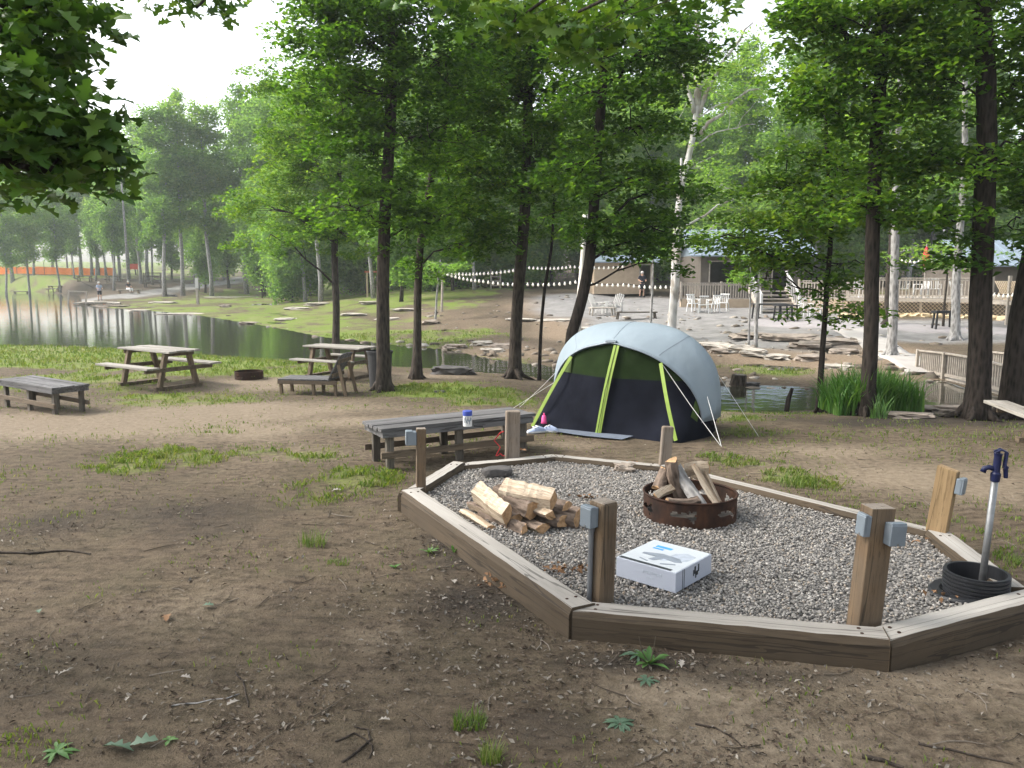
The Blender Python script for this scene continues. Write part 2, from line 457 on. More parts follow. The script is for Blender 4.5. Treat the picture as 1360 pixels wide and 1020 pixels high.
sd_ = bpy.data.lights.new('sun', 'SUN'); so = bpy.data.objects.new('sun', sd_); link(so)
sd_.energy = 1.5; sd_.angle = R(18); sd_.color = (1.0, 0.95, 0.86)
dirv = Vector((math.sin(SUN_AZ) * math.cos(SUN_EL), math.cos(SUN_AZ) * math.cos(SUN_EL), math.sin(SUN_EL)))
so.rotation_euler = dirv.to_track_quat('Z', 'Y').to_euler(); so.location = dirv * 60
scene.view_settings.view_transform = 'Standard'; scene.view_settings.look = 'None'
scene.view_settings.exposure = 1.5; scene.view_settings.gamma = 1.0; scene.view_settings.use_curve_mapping = False
cy = scene.cycles
cy.use_denoising = True; cy.max_bounces = 6; cy.diffuse_bounces = 3; cy.glossy_bounces = 3; cy.transmission_bounces = 4
cy.transparent_max_bounces = 8; cy.volume_bounces = 1
cy.sample_clamp_indirect = 6

# ------------------------------------------------------------------ pit outline (needed by masks)
def tz(px, py, z): p = at_z(px, py, z); return (p.x, p.y)
PIT = [tz(530, 650, 0.19), tz(757, 812, 0.175), tz(1183, 852, 0.17), tz(1392, 796, 0.17), tz(1262, 706, 0.15), (1.62, 8.15), tz(735, 604, 0.13), tz(600, 614, 0.15)]
PITA = np.array(PIT)

def poly_sd(x, y, P):
    x = np.asarray(x, float).ravel(); y = np.asarray(y, float).ravel()
    d2 = np.full(x.shape, 1e18); ins = np.zeros(x.shape, bool); n = len(P)
    for i in range(n):
        ax, ay = P[i]; bx, by = P[(i + 1) % n]; ex, ey = bx - ax, by - ay
        t = np.clip(((x - ax) * ex + (y - ay) * ey) / (ex * ex + ey * ey), 0, 1)
        d2 = np.minimum(d2, (x - ax - t * ex) ** 2 + (y - ay - t * ey) ** 2)
        ins ^= ((ay > y) != (by > y)) & (x < (bx - ax) * (y - ay) / (by - ay + 1e-12) + ax)
    d = np.sqrt(d2); return np.where(ins, -d, d)

# ------------------------------------------------------------------ ground cover zones (centre and size of each patch on the ground)
def zone(px, py, rx, ry, k=1.0):
    p = ground(px, py); d = math.hypot(p.x, p.y)
    h = max(CAM_H - p.z, 0.6)
    return (p.x, p.y, rx * d / F_PX, ry * d / F_PX * d / h, k)
GRASS_Z = [zone(*a) for a in [(330, 625, 190, 40, .48), (120, 620, 120, 30, .4), (1120, 600, 170, 26, .45), 
    (60, 472, 200, 11, 1.3), (250, 482, 160, 12, 1.3), (380, 492, 90, 9, 1.0), (120, 505, 140, 16, .8), (250, 530, 120, 12, .8), (30, 540, 60, 10, .4),
    (210, 608, 75, 14, 1.25), (180, 622, 45, 8, 1.1), (270, 575, 60, 14, .6), (345, 600, 70, 16, .85), (420, 604, 70, 14, 1.0), (440, 640, 90, 34, .75), (430, 690, 120, 40, .35),
    (500, 632, 40, 12, .9), (600, 520, 90, 14, 1.15), (650, 535, 80, 10, .8), (480, 540, 50, 8, .5), (560, 545, 90, 9, .5),
    (1010, 610, 110, 14, .8), (1060, 636, 60, 14, 1.0), (1000, 575, 60, 12, .8), (980, 555, 40, 8, 1.0), (1150, 580, 180, 16, .45), (1340, 620, 60, 30, .3),
    (960, 525, 40, 6, 1.1), (1010, 492, 70, 7, 1.1), (40, 640, 60, 30, .35), (300, 640, 80, 20, .35), (420, 745, 30, 8, .5), (130, 650, 60, 14, .35), (570, 740, 40, 10, .5),
    (40, 985, 120, 50, .4), (840, 965, 60, 20, .25), (880, 880, 70, 16, .35), (1330, 720, 50, 26, .3)]]
PALE_Z = [zone(*a) for a in [(120, 562, 200, 16, 1.1), (330, 545, 160, 15, 1.1), (480, 558, 120, 10, .8), (330, 510, 60, 8, .9), (640, 548, 60, 7, .5), (1240, 640, 160, 26, .7), (1100, 600, 120, 10, .5),
                              (750, 590, 60, 8, .6), (330, 570, 80, 12, .7), (560, 500, 130, 6, .8), (1230, 900, 160, 35, .4), (900, 920, 130, 30, .5), (500, 850, 60, 25, .45), (280, 800, 90, 40, .3), (1020, 985, 160, 40, .4)]]
DARK_Z = [zone(*a) for a in [(620, 720, 90, 45, .8), (640, 800, 130, 45, .8), (420, 800, 160, 60, .5), (250, 680, 220, 45, .45), (700, 960, 120, 50, .6), (820, 880, 190, 20, .7), (1060, 900, 160, 20, .7), (1300, 880, 120, 30, .7),
                              (130, 870, 260, 80, .35), (450, 950, 160, 60, .5), (480, 520, 80, 8, .5), (1180, 560, 220, 10, .7), (60, 700, 130, 25, .5)]]
PATIO_Z = [zone(*a) for a in [(900, 418, 120, 15, 1.4), (790, 404, 80, 8, 1.1), (960, 434, 70, 8, 1.0), (1060, 425, 90, 9, 1.2), (1250, 437, 160, 6, 1.2), (300, 375, 22, 10, .8)]]
RED_Z = [zone(*a) for a in [(1060, 455, 90, 20, 1.5), (1090, 485, 90, 16, 1.4), (930, 455, 90, 12, 1.2), (830, 440, 80, 12, 1.0), (720, 410, 60, 10, .6), (680, 462, 110, 12, .6), (620, 425, 90, 10, .4), (760, 440, 60, 14, .8), (560, 420, 60, 12, .4), (1230, 520, 90, 18, .9), (990, 465, 60, 10, .8)]]
FARGRASS_OFF = [zone(*a) for a in [(100, 360, 160, 4, .7), (240, 365, 120, 6, .8)]]

def zsum(Z, x, y, soft=0.9):
    s = np.zeros_like(x)
    for (cx, cy_, ax, ay, k) in Z:
        q = ((x - cx) / ax) ** 2 + ((y - cy_) / ay) ** 2
        s = np.maximum(s, k * np.exp(-q * soft))
    return s

def masks(x, y):
    x = np.asarray(x, float); y = np.asarray(y, float)
    r = np.sqrt(x * x + y * y)
    n = fbm(x, y, 1.1, 31, 4); nb = fbm(x, y, 4.5, 32, 3); nf = fbm(x, y, 0.35, 33, 2)
    far = (pond_sd(x, y) > -1) & (y > np.interp(x / np.maximum(y, .5), _na, _ns[:, 1], 0, 999) + 2.5)
    g = 1.0 * zsum(GRASS_Z, x, y, 0.5)
    left = sstep(0.12, -0.1, x / np.maximum(y, .5))
    right = 1 - left
    fg = np.where(far, 0.95 * left + 0.55 * right, 0.0)
    fg = fg - 1.2 * zsum(PATIO_Z, x, y) - 0.8 * zsum(RED_Z, x, y) - zsum(FARGRASS_OFF, x, y)
    fg = fg - 0.6 * sstep(75, 95, r) * (1 - left)
    fg = fg + 0.5 * sstep(118, 135, r) * left
    g = np.maximum(g, fg * (y > 0))
    n2 = fbm(x, y, 0.42, 35, 3)
    grass = np.clip(g * (0.0 + 2.0 * (.5 * n + .5 * n2)) - 0.30, 0, 1)
    grass = sstep(0.02, 0.85, grass)
    grass = np.where(far, grass * (0.45 + 0.75 * sstep(.32, .55, nb)) , grass)
    thin = 0.30 * sstep(5.0, 7.5, r) * (~far) * sstep(.42, .62, nb * .6 + n * .4) * (1 - zsum(PALE_Z, x, y))
    grass = np.clip(np.maximum(grass, thin), 0, 1)
    pale = np.clip(zsum(PALE_Z, x, y) * (0.5 + nb) + 0.55 * (nb - 0.5) + 0.9 * (fbm(x, y, 2.0, 37, 4) - .5) + 0.16, 0, 1)
    dark = np.clip(zsum(DARK_Z, x, y) * (0.4 + 1.2 * n) + 0.3 * (n - 0.5), 0, 1)
    patio = np.clip(zsum(PATIO_Z, x, y) * (0.7 + 0.6 * nb), 0, 1)
    red = np.clip(zsum(RED_Z, x, y) * (0.6 + 0.8 * n), 0, 1)
    floor = np.where(far, sstep(70, 92, r) * right + zsum(FARGRASS_OFF, x, y), 0)
    return grass, pale, dark, patio, red, np.clip(floor, 0, 1)

# ------------------------------------------------------------------ ground sheet
rad = np.concatenate([[0.0], np.geomspace(0.5, 430, 430)])
ang = np.concatenate([np.linspace(-180, -52, 40, endpoint=False), np.linspace(-52, 52, 560), np.linspace(52, 180, 41)[1:-1]])
ang = np.radians(ang)
RR, AA = np.meshgrid(rad[1:], ang, indexing='ij')
gx = (RR * np.sin(AA)).ravel(); gy = (RR * np.cos(AA)).ravel()
gzv = gz(gx, gy)
gsd = poly_sd(gx, gy, PITA)
gzv = gzv - 0.05 * sstep(0.02, -0.12, gsd)
V = np.concatenate([[[0, 0, gz1(0, 0.01)]], np.stack([gx, gy, gzv], 1)])
nr, na_ = RR.shape
i0 = np.arange(nr - 1)[:, None] * na_ + np.arange(na_)[None, :] + 1
i1 = np.arange(nr - 1)[:, None] * na_ + (np.arange(na_)[None, :] + 1) % na_ + 1
quads = np.stack([i0, i1, i1 + na_, i0 + na_], -1).reshape(-1, 4)[:, ::-1]
tri = np.stack([np.zeros(na_, int), np.arange(na_) + 1, (np.arange(na_) + 1) % na_ + 1], -1)
m, nt, out = new_mat('ground')
a1 = nt.nodes.new('ShaderNodeAttribute'); a1.attribute_name = 'm1'
a2 = nt.nodes.new('ShaderNodeAttribute'); a2.attribute_name = 'm2'
s1 = nt.nodes.new('ShaderNodeSeparateColor'); nt.links.new(a1.outputs['Color'], s1.inputs[0])
s2 = nt.nodes.new('ShaderNodeSeparateColor'); nt.links.new(a2.outputs['Color'], s2.inputs[0])
ov = coords(nt, 'Object')
nA = noise(nt, ov, 1.6, 6, 0.6); nB = noise(nt, ov, 14, 6, 0.7); nC = noise(nt, ov, 70, 4, 0.7); nD = noise(nt, coords(nt, 'Object', (1, 2.2, 1)), 5.0, 6, 0.65)
vo = nt.nodes.new('ShaderNodeTexVoronoi'); vo.inputs['Scale'].default_value = 38; nt.links.new(ov, vo.inputs['Vector'])
soil = ramp(nt, nB, [(0.28, (0.025, 0.0185, 0.013)), (0.5, (0.070, 0.053, 0.038)), (0.72, (0.130, 0.102, 0.075))])
soil = mix(nt, ramp(nt, nD, [(0.38, (0, 0, 0)), (0.60, (0.85,) * 3)]), soil, (0.135, 0.104, 0.072))
soil = mix(nt, mathn(nt, 'MULTIPLY', mathn(nt, 'GREATER_THAN', nC, 0.62), 0.6), soil, (0.022, 0.018, 0.015))
soil = mix(nt, mathn(nt, 'MULTIPLY', mathn(nt, 'LESS_THAN', vo.outputs['Distance'], 0.16), 0.3), soil, (0.19, 0.165, 0.135))
def mfac(s, k=0.55, lo=0.3, hi=0.75):
    return ramp(nt, mathn(nt, 'ADD', mathn(nt, 'MULTIPLY', s, 1.0), mathn(nt, 'MULTIPLY', mathn(nt, 'SUBTRACT', nB, 0.5), k)), [(lo, (0,) * 3), (hi, (1,) * 3)])
soil = mix(nt, mathn(nt, 'MULTIPLY', ramp(nt, nA, [(.42, (0,) * 3), (.66, (1,) * 3)]), .22), soil, (0.07, 0.068, 0.038))
sand = ramp(nt, nB, [(0.3, (0.165, 0.128, 0.092)), (0.7, (0.275, 0.225, 0.165))])
col = mix(nt, mathn(nt, 'MULTIPLY', mfac(s1.outputs[1], 0.7, 0.25, 0.8), 0.85), soil, sand)
lit = ramp(nt, nC, [(0.3, (0.016, 0.014, 0.012)), (0.55, (0.040, 0.034, 0.029)), (0.75, (0.105, 0.092, 0.078))])
col = mix(nt, mathn(nt, 'MULTIPLY', mfac(s1.outputs[2], 0.8, 0.3, 0.7), 0.8), col, lit)
flo = ramp(nt, nB, [(0.3, (0.045, 0.034, 0.025)), (0.7, (0.11, 0.085, 0.062))])
col = mix(nt, s2.outputs[2], col, flo)
red = ramp(nt, nB, [(0.3, (0.14, 0.10, 0.068)), (0.7, (0.27, 0.21, 0.15))])
col = mix(nt, mfac(s2.outputs[1], 0.5, 0.2, 0.6), col, red)
pat = ramp(nt, nA, [(0.3, (0.165, 0.158, 0.15)), (0.7, (0.275, 0.265, 0.255))])
col = mix(nt, mfac(s2.outputs[0], 0.4, 0.25, 0.55), col, pat)
gvar = noise(nt, ov, 0.5, 5, .6)
grs = ramp(nt, nB, [(0.3, (0.085, 0.135, 0.022)), (0.6, (0.145, 0.20, 0.034)), (0.8, (0.20, 0.235, 0.065))])
grs = mix(nt, ramp(nt, gvar, [(.42, (0,) * 3), (.7, (.75,) * 3)]), grs, (0.19, 0.175, 0.085))
col = mix(nt, mathn(nt, 'MULTIPLY', mfac(s1.outputs[0], 0.9, 0.3, 0.8), 0.9), col, grs)
hgt = mathn(nt, 'ADD', mathn(nt, 'MULTIPLY', nB, 1.0), mathn(nt, 'MULTIPLY', nC, 0.45))
finish(nt, out, col, 0.95, hgt, 0.9, 0.035, 0.12)
M['ground'] = m
# one mesh: quads plus the small fan under the camera, as triangles
Fq = np.concatenate([quads[:, [0, 1, 2]], quads[:, [0, 2, 3]], tri[:, ::-1]])
go = np_mesh('ground', V, Fq, m, smooth=True); tag(go, 'bare brown woodland soil with worn grass round the fire pit and pond', kind='structure')
mk = list(masks(V[:, 0], V[:, 1])); mk[0] = mk[0] * np.where(V[:, 1] > np.interp(V[:, 0] / np.maximum(V[:, 1], .5), _na, _ns[:, 1], 0, 999) + 2.0, 1.0, 0.62 + 0.5 * sstep(10, 13.5, V[:, 1]))
for nm, idx in (('m1', (0, 1, 2)), ('m2', (3, 4, 5))):
    at = go.data.color_attributes.new(nm, 'FLOAT_COLOR', 'POINT')
    arr = np.ones((len(V), 4), np.float32)
    for k, j in enumerate(idx): arr[:, k] = mk[j]
    at.data.foreach_set('color', arr.ravel())

# ------------------------------------------------------------------ pond
m, nt, out = new_mat('water')
n1 = noise(nt, coords(nt, 'Object', (1, 1.6, 1)), 2.2, 3, 0.5)
finish(nt, out, (0.03, 0.03, 0.019), 0.045, n1, 0.26, 0.02, 0.6)
P = [(p[0], p[1]) for p in POND]
cx_, cy_ = POND.mean(0)
mb = MB(); mb.add([(x, y, WATER) for x, y in [(-150, 9), (60, 9), (60, 140), (-150, 140)]], [(0, 1, 2, 3)])
po = mb.build('pond_water', m); tag(po, 'still dark pond water reflecting the trees', kind='structure')

# ------------------------------------------------------------------ paths: sheets following the terrain
def strip(name, pts, widths, m, dz=0.03, n=60, thick=0.0):
    pts = [Vector(p) for p in pts]
    L = [0]
    for a, b in zip(pts, pts[1:]): L.append(L[-1] + (b - a).length)
    tt = np.linspace(0, L[-1], n)
    X = np.interp(tt, L, [p.x for p in pts]); Y = np.interp(tt, L, [p.y for p in pts]); W = np.interp(tt, L, widths)
    tx = np.gradient(X); ty = np.gradient(Y); ln = np.hypot(tx, ty); nx, ny = -ty / ln, tx / ln
    rows = []
    for k in range(9):
        s = (k / 8 - 0.5)
        rows.append(np.stack([X + nx * W * s, Y + ny * W * s], 1))
    A = np.stack(rows, 1); x = A[..., 0].ravel(); y = A[..., 1].ravel()
    z = gz(x, y) + dz
    Vv = np.stack([x, y, z], 1)
    Vv = Vv.reshape(n, 9, 3); Vv[:, 0, 2] -= .25; Vv[:, 8, 2] -= .25; Vv[:, 0, :2] = Vv[:, 1, :2] + .1 * (Vv[:, 0, :2] - Vv[:, 1, :2]); Vv[:, 8, :2] = Vv[:, 7, :2] + .1 * (Vv[:, 8, :2] - Vv[:, 7, :2]); Vv = Vv.reshape(-1, 3)
    F = [(i * 9 + k, i * 9 + k + 1, (i + 1) * 9 + k + 1, (i + 1) * 9 + k) for i in range(n - 1) for k in range(8)]
    return np_mesh(name, Vv, np.array(F), m, smooth=True)
mc = mat_plain('concrete', (0.36, 0.335, 0.31), 0.9, 0.12, 3)
M['concrete'] = mc
o = strip('path', [ground(1128, 438), ground(1160, 452), ground(1195, 474), ground(1232, 497)], [1.7, 1.6, 1.4, 1.2], mc, 0.05)
tag(o, 'pale concrete path running down to the footbridge', kind='structure')
mr = mat_plain('paving', (0.27, 0.25, 0.25), 0.9, 0.12, 2)
o = strip('road', [ground(1000, 428), ground(1100, 430), ground(1200, 434), ground(1330, 440), ground(1440, 446)], [3.0, 3.0, 2.8, 2.4, 2.2], mr, 0.04)
tag(o, 'pale paved drive in front of the deck', kind='structure')
# ------------------------------------------------------------------ leaves
RHOMB = np.array([[-0.5, 0.0], [0.05, 0.5], [0.5, 0.0], [0.05, -0.5]])
OAK = np.array([[-0.5, 0.0], [-0.28, 0.16], [-0.22, 0.42], [-0.05, 0.20], [0.08, 0.5], [0.20, 0.2], [0.36, 0.30], [0.5, 0.0],
                [0.36, -0.30], [0.20, -0.2], [0.08, -0.5], [-0.05, -0.20], [-0.22, -0.42], [-0.28, -0.16]])

def leaf_arrays(C, size, aspect, tilt, rg, shape='rhomb', droop=0.0, out_dir=None):
    N = len(C)
    up = np.array([0, 0, 1.0]) + rg.normal(0, tilt, (N, 3)); up /= np.linalg.norm(up, axis=1, keepdims=True)
    a = rg.normal(0, 1, (N, 3)); a[:, 2] *= 0.3; a[:, 2] -= droop
    if out_dir is not None: a = a * 0.7 + out_dir
    a -= up * (a * up).sum(1, keepdims=True); a /= np.linalg.norm(a, axis=1, keepdims=True)
    b = np.cross(up, a)
    S = size[:, None]
    P = RHOMB if shape == 'rhomb' else OAK
    vs = []
    for (u, v) in P:
        fold = (abs(v) * 0.5 - (u * u) * 0.35)
        vs.append(C + a * S * u + b * S * aspect * v + up * S * aspect * fold)
    n = len(P)
    V = np.stack(vs, 1).reshape(-1, 3)
    base = np.arange(N)[:, None] * n
    if shape == 'rhomb':
        F = np.concatenate([base + np.array([[0, 3, 2]]), base + np.array([[0, 2, 1]])])
    else:
        tris = []
        pairs = [(0, 1, 13), (1, 3, 13), (1, 2, 3), (13, 3, 11), (13, 11, 12), (3, 5, 11), (3, 4, 5), (5, 9, 11), (11, 9, 10), (5, 7, 9), (5, 6, 7), (9, 7, 8)]
        F = np.concatenate([base + np.array([p]) for p in pairs])
    return V, F

def spray_leaves(centres, dirs, n, rad, thick, size, rg, tilt, aspect=0.55, shape='rhomb', droop=0.1, mesh=None):
    """flat sprays of leaves, as on a beech or maple twig"""
    K = len(centres)
    nn = np.repeat(np.arange(K), n)
    th = rg.random(K * n) * 2 * np.pi; rr = np.sqrt(rg.random(K * n)) * rad * (0.6 + 0.8 * rg.random(K))[nn]
    off = np.stack([rr * np.cos(th), rr * np.sin(th), rg.normal(0, thick, K * n) - 0.25 * (rr / rad) ** 2 * rad * 0.6], 1)
    C = centres[nn] + off
    s = size * (0.6 + 0.7 * rg.random(K * n))
    od = off.copy(); od[:, 2] = 0; od /= (np.linalg.norm(od, axis=1, keepdims=True) + 1e-6)
    return leaf_arrays(C, s, aspect, tilt, rg, shape, droop, od * 0.8)

def curve_pts(p0, p1, sag, n=6, jit=0.0, rg=None):
    p0 = np.array(p0); p1 = np.array(p1); pts = []
    for i in range(n):
        t = i / (n - 1)
        q = p0 * (1 - t) + p1 * t
        q = q + np.array([0, 0, sag * 4 * t * (1 - t)])
        if rg is not None and 0 < i < n - 1: q = q + rg.normal(0, jit, 3)
        pts.append(tuple(q))
    return pts

def lerp_path(path, z):
    zs = [p[2] for p in path]
    return np.array([np.interp(z, zs, [p[k] for p in path]) for k in range(3)])

def build_tree(name, label, base, pts, r0, lobes, leaf, bark, height=13.0, group=None, lsize=0.125, ln=80, dens=9.0, srad=0.42, tilt=0.45,
               seed=1, flare=1.5, top=None, twist=True, r_top=0.45, limbs=(), shape='rhomb', aspect=0.55, lthin=1.0, sides=14):
    """base: ground point; pts: points the stem passes through; lobes: (centre, rx, ry, rz) foliage masses the limbs reach"""
    rg = np.random.default_rng(seed)
    root = thing(name, label, 'tree', base, 0, group)
    b = np.array(base)
    path = [(0.0, 0.0, -0.15)] + [tuple(np.array(p) - b) for p in pts]
    # refine the path
    zs = np.linspace(-0.15, path[-1][2], 40)
    fine = [lerp_path(path, z) for z in zs]
    for i, p in enumerate(fine):
        p[0] += 0.04 * math.sin(zs[i] * 0.9 + seed) * min(1, max(zs[i], 0) / 2); p[1] += 0.04 * math.sin(zs[i] * 0.7 + seed * 2)
    H = path[-1][2]
    rads = []
    for z in zs:
        t = max(0, z) / H
        r = r0 * (1 - t * (1 - r_top))
        r *= 1 + (flare - 1) * math.exp(-max(z, 0) / 0.22) * 1.0
        rads.append(r)
    tb = MB()
    tb.tube(fine, rads, sides, jit=0.16, seed=seed)
    # buttress roots
    if flare > 1.3:
        for k in range(5):
            t = k * 1.256 + seed
            L = r0 * (2.2 + rg.random() * 1.3)
            tb.tube([(math.cos(t) * r0 * .6, math.sin(t) * r0 * .6, 0.22), (math.cos(t) * r0 * 1.5, math.sin(t) * r0 * 1.5, 0.06), (math.cos(t) * L, math.sin(t) * L, -0.05)],
                    [r0 * .55, r0 * .38, r0 * .12], 6)
    for (p0, p1, ra, sag) in limbs:
        p0 = np.array(p0) - b; p1 = np.array(p1) - b
        tb.tube(curve_pts(p0, p1, sag, 8, 0.04, rg), np.linspace(ra, ra * .3, 8), 7)
    Cs = []
    for lb in lobes:
        c = np.array(lb[0]) - b; rx, ry, rz = lb[1:4]; kd = lb[4] if len(lb) > 4 else 1.0
        ns = max(3, int(dens * kd * math.pi * rx * rz))
        # limb from the stem to the heart of the lobe
        hd = math.hypot(c[0] - lerp_path(path, max(0.5, c[2]))[0], c[1] - lerp_path(path, max(0.5, c[2]))[1])
        z0 = min(max(1.6, c[2] - 0.45 * hd), H * 0.97)
        p0 = lerp_path([tuple(q) for q in fine], z0)
        mid = c + rg.normal(0, 0.1, 3)
        rl = min(r0 * 0.3, 0.012 + 0.012 * hd) * lthin
        lp = curve_pts(p0, mid, 0.08 * hd, 8, 0.05 * min(1, hd), rg)
        tb.tube(lp, np.linspace(rl, rl * 0.4, 8), 6)
        d = rg.normal(0, 1, (ns, 3)); d /= np.linalg.norm(d, axis=1, keepdims=True)
        rr = rg.random(ns) ** 0.45
        P = c + d * rr[:, None] * np.array([rx, ry, rz])
        P[:, 2] -= 0.12 * rg.random(ns)
        for q in P[::2]:
            s = lp[3 + int(rg.random() * 4.99)]
            tb.tube(curve_pts(s, q, 0.05, 5, 0.03, rg), [q * lthin for q in (0.014, 0.012, 0.009, 0.007, 0.004)], 4, cap=False)
        Cs.append(P)
    tb.build('trunk', bark, root, smooth=True)
    if Cs:
        C = np.concatenate(Cs)
        V, F = spray_leaves(C, None, ln, srad, 0.07, lsize, rg, tilt, aspect, shape)
        np_mesh('crown', V, F, leaf, root)
    return root

def lobe(px, py, rx, ry, Y, dy=0.0, k=1.0, deep=1.0):
    """a foliage mass at its real distance Y+dy, size from its size in the photo"""
    c = at_depth(px, py, Y + dy); s = (Y + dy) / F_PX
    return (tuple(c), rx * s, 0.5 * (rx + ry) * s * deep, ry * s, k)

def P3(pp, Y): return [tuple(at_depth(a, b, Y)) for a, b in pp]

def near_tree(name, label, bx, by, stem, r0, lobes, leaf, bark, seed, top=13.0, crown_top=True, **kw):
    r0 *= 0.86
    base = ground(bx, by); Y = base.y
    pts = P3(stem, Y)
    last = Vector(pts[-1]); prev = Vector(pts[-2]) if len(pts) > 1 else base
    dv = (last - prev); dv = dv / max(dv.z, 0.1)
    e = last + dv * (top - last.z) * 0.6; e.z = top
    if last.z < top - 0.5: pts.append(tuple(e))
    L = [lobe(*l[:4], Y, *(l[4:])) for l in lobes]
    if crown_top:
        zc = 7.5 + 2.0
        rs = random.Random(seed)
        for k in range(5):
            t = k * 2.4 + seed
            zz = 8.6 + 1.0 * k
            q = lerp_path([tuple(base)] + pts, min(zz, top))
            R_ = 1.7 - 0.18 * k
            L.append(((q[0] + R_ * 0.7 * math.cos(t), q[1] + R_ * 0.7 * math.sin(t), zz), R_, R_, 0.9, 0.45))
    return build_tree(name, label, tuple(base), pts, r0, L, leaf, bark, seed=seed, **kw)

# ------------------------------------------------------------------ trees on the near bank, left to right
LM, LD = M['leaf_mid'], M['leaf_dark']
near_tree('tree', 'straight slender trunk behind the slatted wooden lounge chair, left of the thickest of its neighbours', 445, 474, [(446, 400), (446, 330), (450, 200), (455, 60)], 0.155,
          [(415, 225, 75, 55), (440, 140, 85, 55), (400, 292, 62, 30), (335, 270, 45, 22, -1), (455, 310, 60, 34), (380, 180, 45, 32), (345, 110, 28, 22), (480, 240, 60, 40), (360, 320, 55, 20, -3, .6)], LM, M['bark_mid'], 1, top=14)
near_tree('tree', 'tall dark straight tree with mossy foot beside the slatted lounge chair', 510, 519, [(508, 450), (512, 330), (516, 200), (518, 60), (519, -60)], 0.155,
          [(455, 50, 95, 55), (510, -12, 130, 36), (535, 30, 90, 50), (500, 120, 105, 48), (430, 120, 60, 40), (570, 180, 70, 40), (470, 190, 70, 40), (540, 250, 65, 40), (470, 280, 60, 35), (590, 90, 70, 50), (430, 20, 60, 40), (560, 300, 50, 30)], LM, M['bark_mid'], 2, lsize=0.125, ln=85)
near_tree('tree', 'slim tree with splayed pale roots, forking to the right, between lounge chair and tent', 553, 503, [(556, 420), (559, 330), (572, 230), (592, 150), (628, 60), (650, 0)], 0.11,
          [(610, 120, 75, 55), (650, 60, 60, 48), (600, 215, 75, 45), (640, 180, 60, 45), (585, 285, 70, 36), (640, 270, 60, 40), (620, 325, 60, 26), (560, 350, 30, 20, 0, .5)], LM, M['bark_mid'], 3, flare=2.0)
near_tree('tree', 'thick dark tree standing at the water just left of the thin sapling', 683, 503, [(688, 420), (694, 300), (700, 180), (706, 60), (708, -40)], 0.17,
          [(690, 130, 85, 60), (740, 30, 90, 45), (680, 10, 80, 40), (720, 210, 75, 50), (665, 235, 65, 42), (700, 60, 85, 55), (650, 310, 60, 30), (740, 120, 55, 50), (730, 285, 50, 26, 0, .6)], LD, M['bark_mid'], 4)
near_tree('sapling', 'thin crooked dark sapling left of the tent', 716, 505, [(719, 430), (722, 380), (730, 330), (735, 260), (737, 180), (738, 120)], 0.05,
          [(740, 240, 45, 40, 0, .6), (735, 170, 45, 40, 0, .7), (760, 300, 35, 22, 0, .5)], LD, M['bark_dark'], 5, top=6.4, crown_top=False, flare=1.2, sides=9)
near_tree('tree', 'dark leaning tree rising behind the left shoulder of the tent', 751, 530, [(757, 447), (770, 400), (781, 345), (788, 280), (796, 200), (806, 80), (812, 0)], 0.125,
          [(800, 130, 80, 55), (850, 170, 62, 55), (780, 225, 85, 50), (850, 240, 60, 42), (830, 295, 70, 36), (890, 300, 50, 34), (780, 310, 60, 28), (870, 70, 70, 55), (840, 20, 90, 40), (780, 60, 70, 48), (860, 345, 45, 26, 0, .9), (905, 250, 35, 30), (915, 60, 45, 45)], LD, M['bark_dark'], 6)
near_tree('small_tree', 'small dark low-branched tree at the creek, left of the green reeds', 1089, 549, [(1092, 460), (1097, 380), (1103, 330), (1106, 270), (1100, 200)], 0.065,
          [(1045, 250, 70, 34), (1100, 290, 85, 36), (1035, 335, 60, 24), (1120, 345, 48, 34), (1010, 300, 45, 26), (1120, 215, 70, 42), (1050, 205, 50, 30), (1100, 400, 45, 24, 0, .45), (1135, 420, 30, 16, 0, .4), (965, 322, 45, 24, 0, 1), (1010, 355, 40, 18, 0, .8), (1060, 290, 60, 30, -.5, .9), (985, 300, 50, 24, .6, .9)], LD, M['bark_dark'], 7, top=6.0, crown_top=False, sides=9, lsize=0.12)
near_tree('tree', 'tall dark tree standing in front of the green reeds', 1150, 552, [(1155, 440), (1160, 330), (1166, 200), (1171, 90), (1175, -30)], 0.125,
          [(1150, 50, 95, 55), (1150, -8, 130, 40), (1060, 20, 50, 46), (1090, 100, 70, 45), (1210, 60, 70, 50), (1200, 140, 75, 45), (1120, 160, 65, 42), (1180, 220, 75, 42), (1080, 40, 50, 45), (1215, 280, 55, 30, 0, .8), (1130, 265, 50, 30)], LD, M['bark_dark'], 8)
near_tree('tree', 'thickest dark tree on the right, beside the footbridge rail', 1295, 556, [(1303, 460), (1311, 330), (1313, 200), (1307, 90), (1298, -10)], 0.19,
          [(1310, 50, 85, 50), (1300, -10, 120, 40), (1250, 110, 75, 50), (1340, 120, 55, 55), (1245, 200, 75, 48), (1340, 220, 55, 50), (1250, 285, 60, 34), (1345, 300, 40, 32), (1390, 170, 60, 90), (1240, 30, 60, 45), (1280, 340, 30, 16, 0, .4)], LD, M['bark_dark'], 9)
near_tree('tree', 'dark leaning trunk cut by the right picture edge, right of the footbridge', 1348, 556, [(1352, 500), (1362, 420), (1378, 330), (1400, 200)], 0.22,
          [(1420, 250, 80, 50), (1390, 60, 50, 40), (1400, 330, 50, 24, 0, .6)], LD, M['bark_dark'], 10)

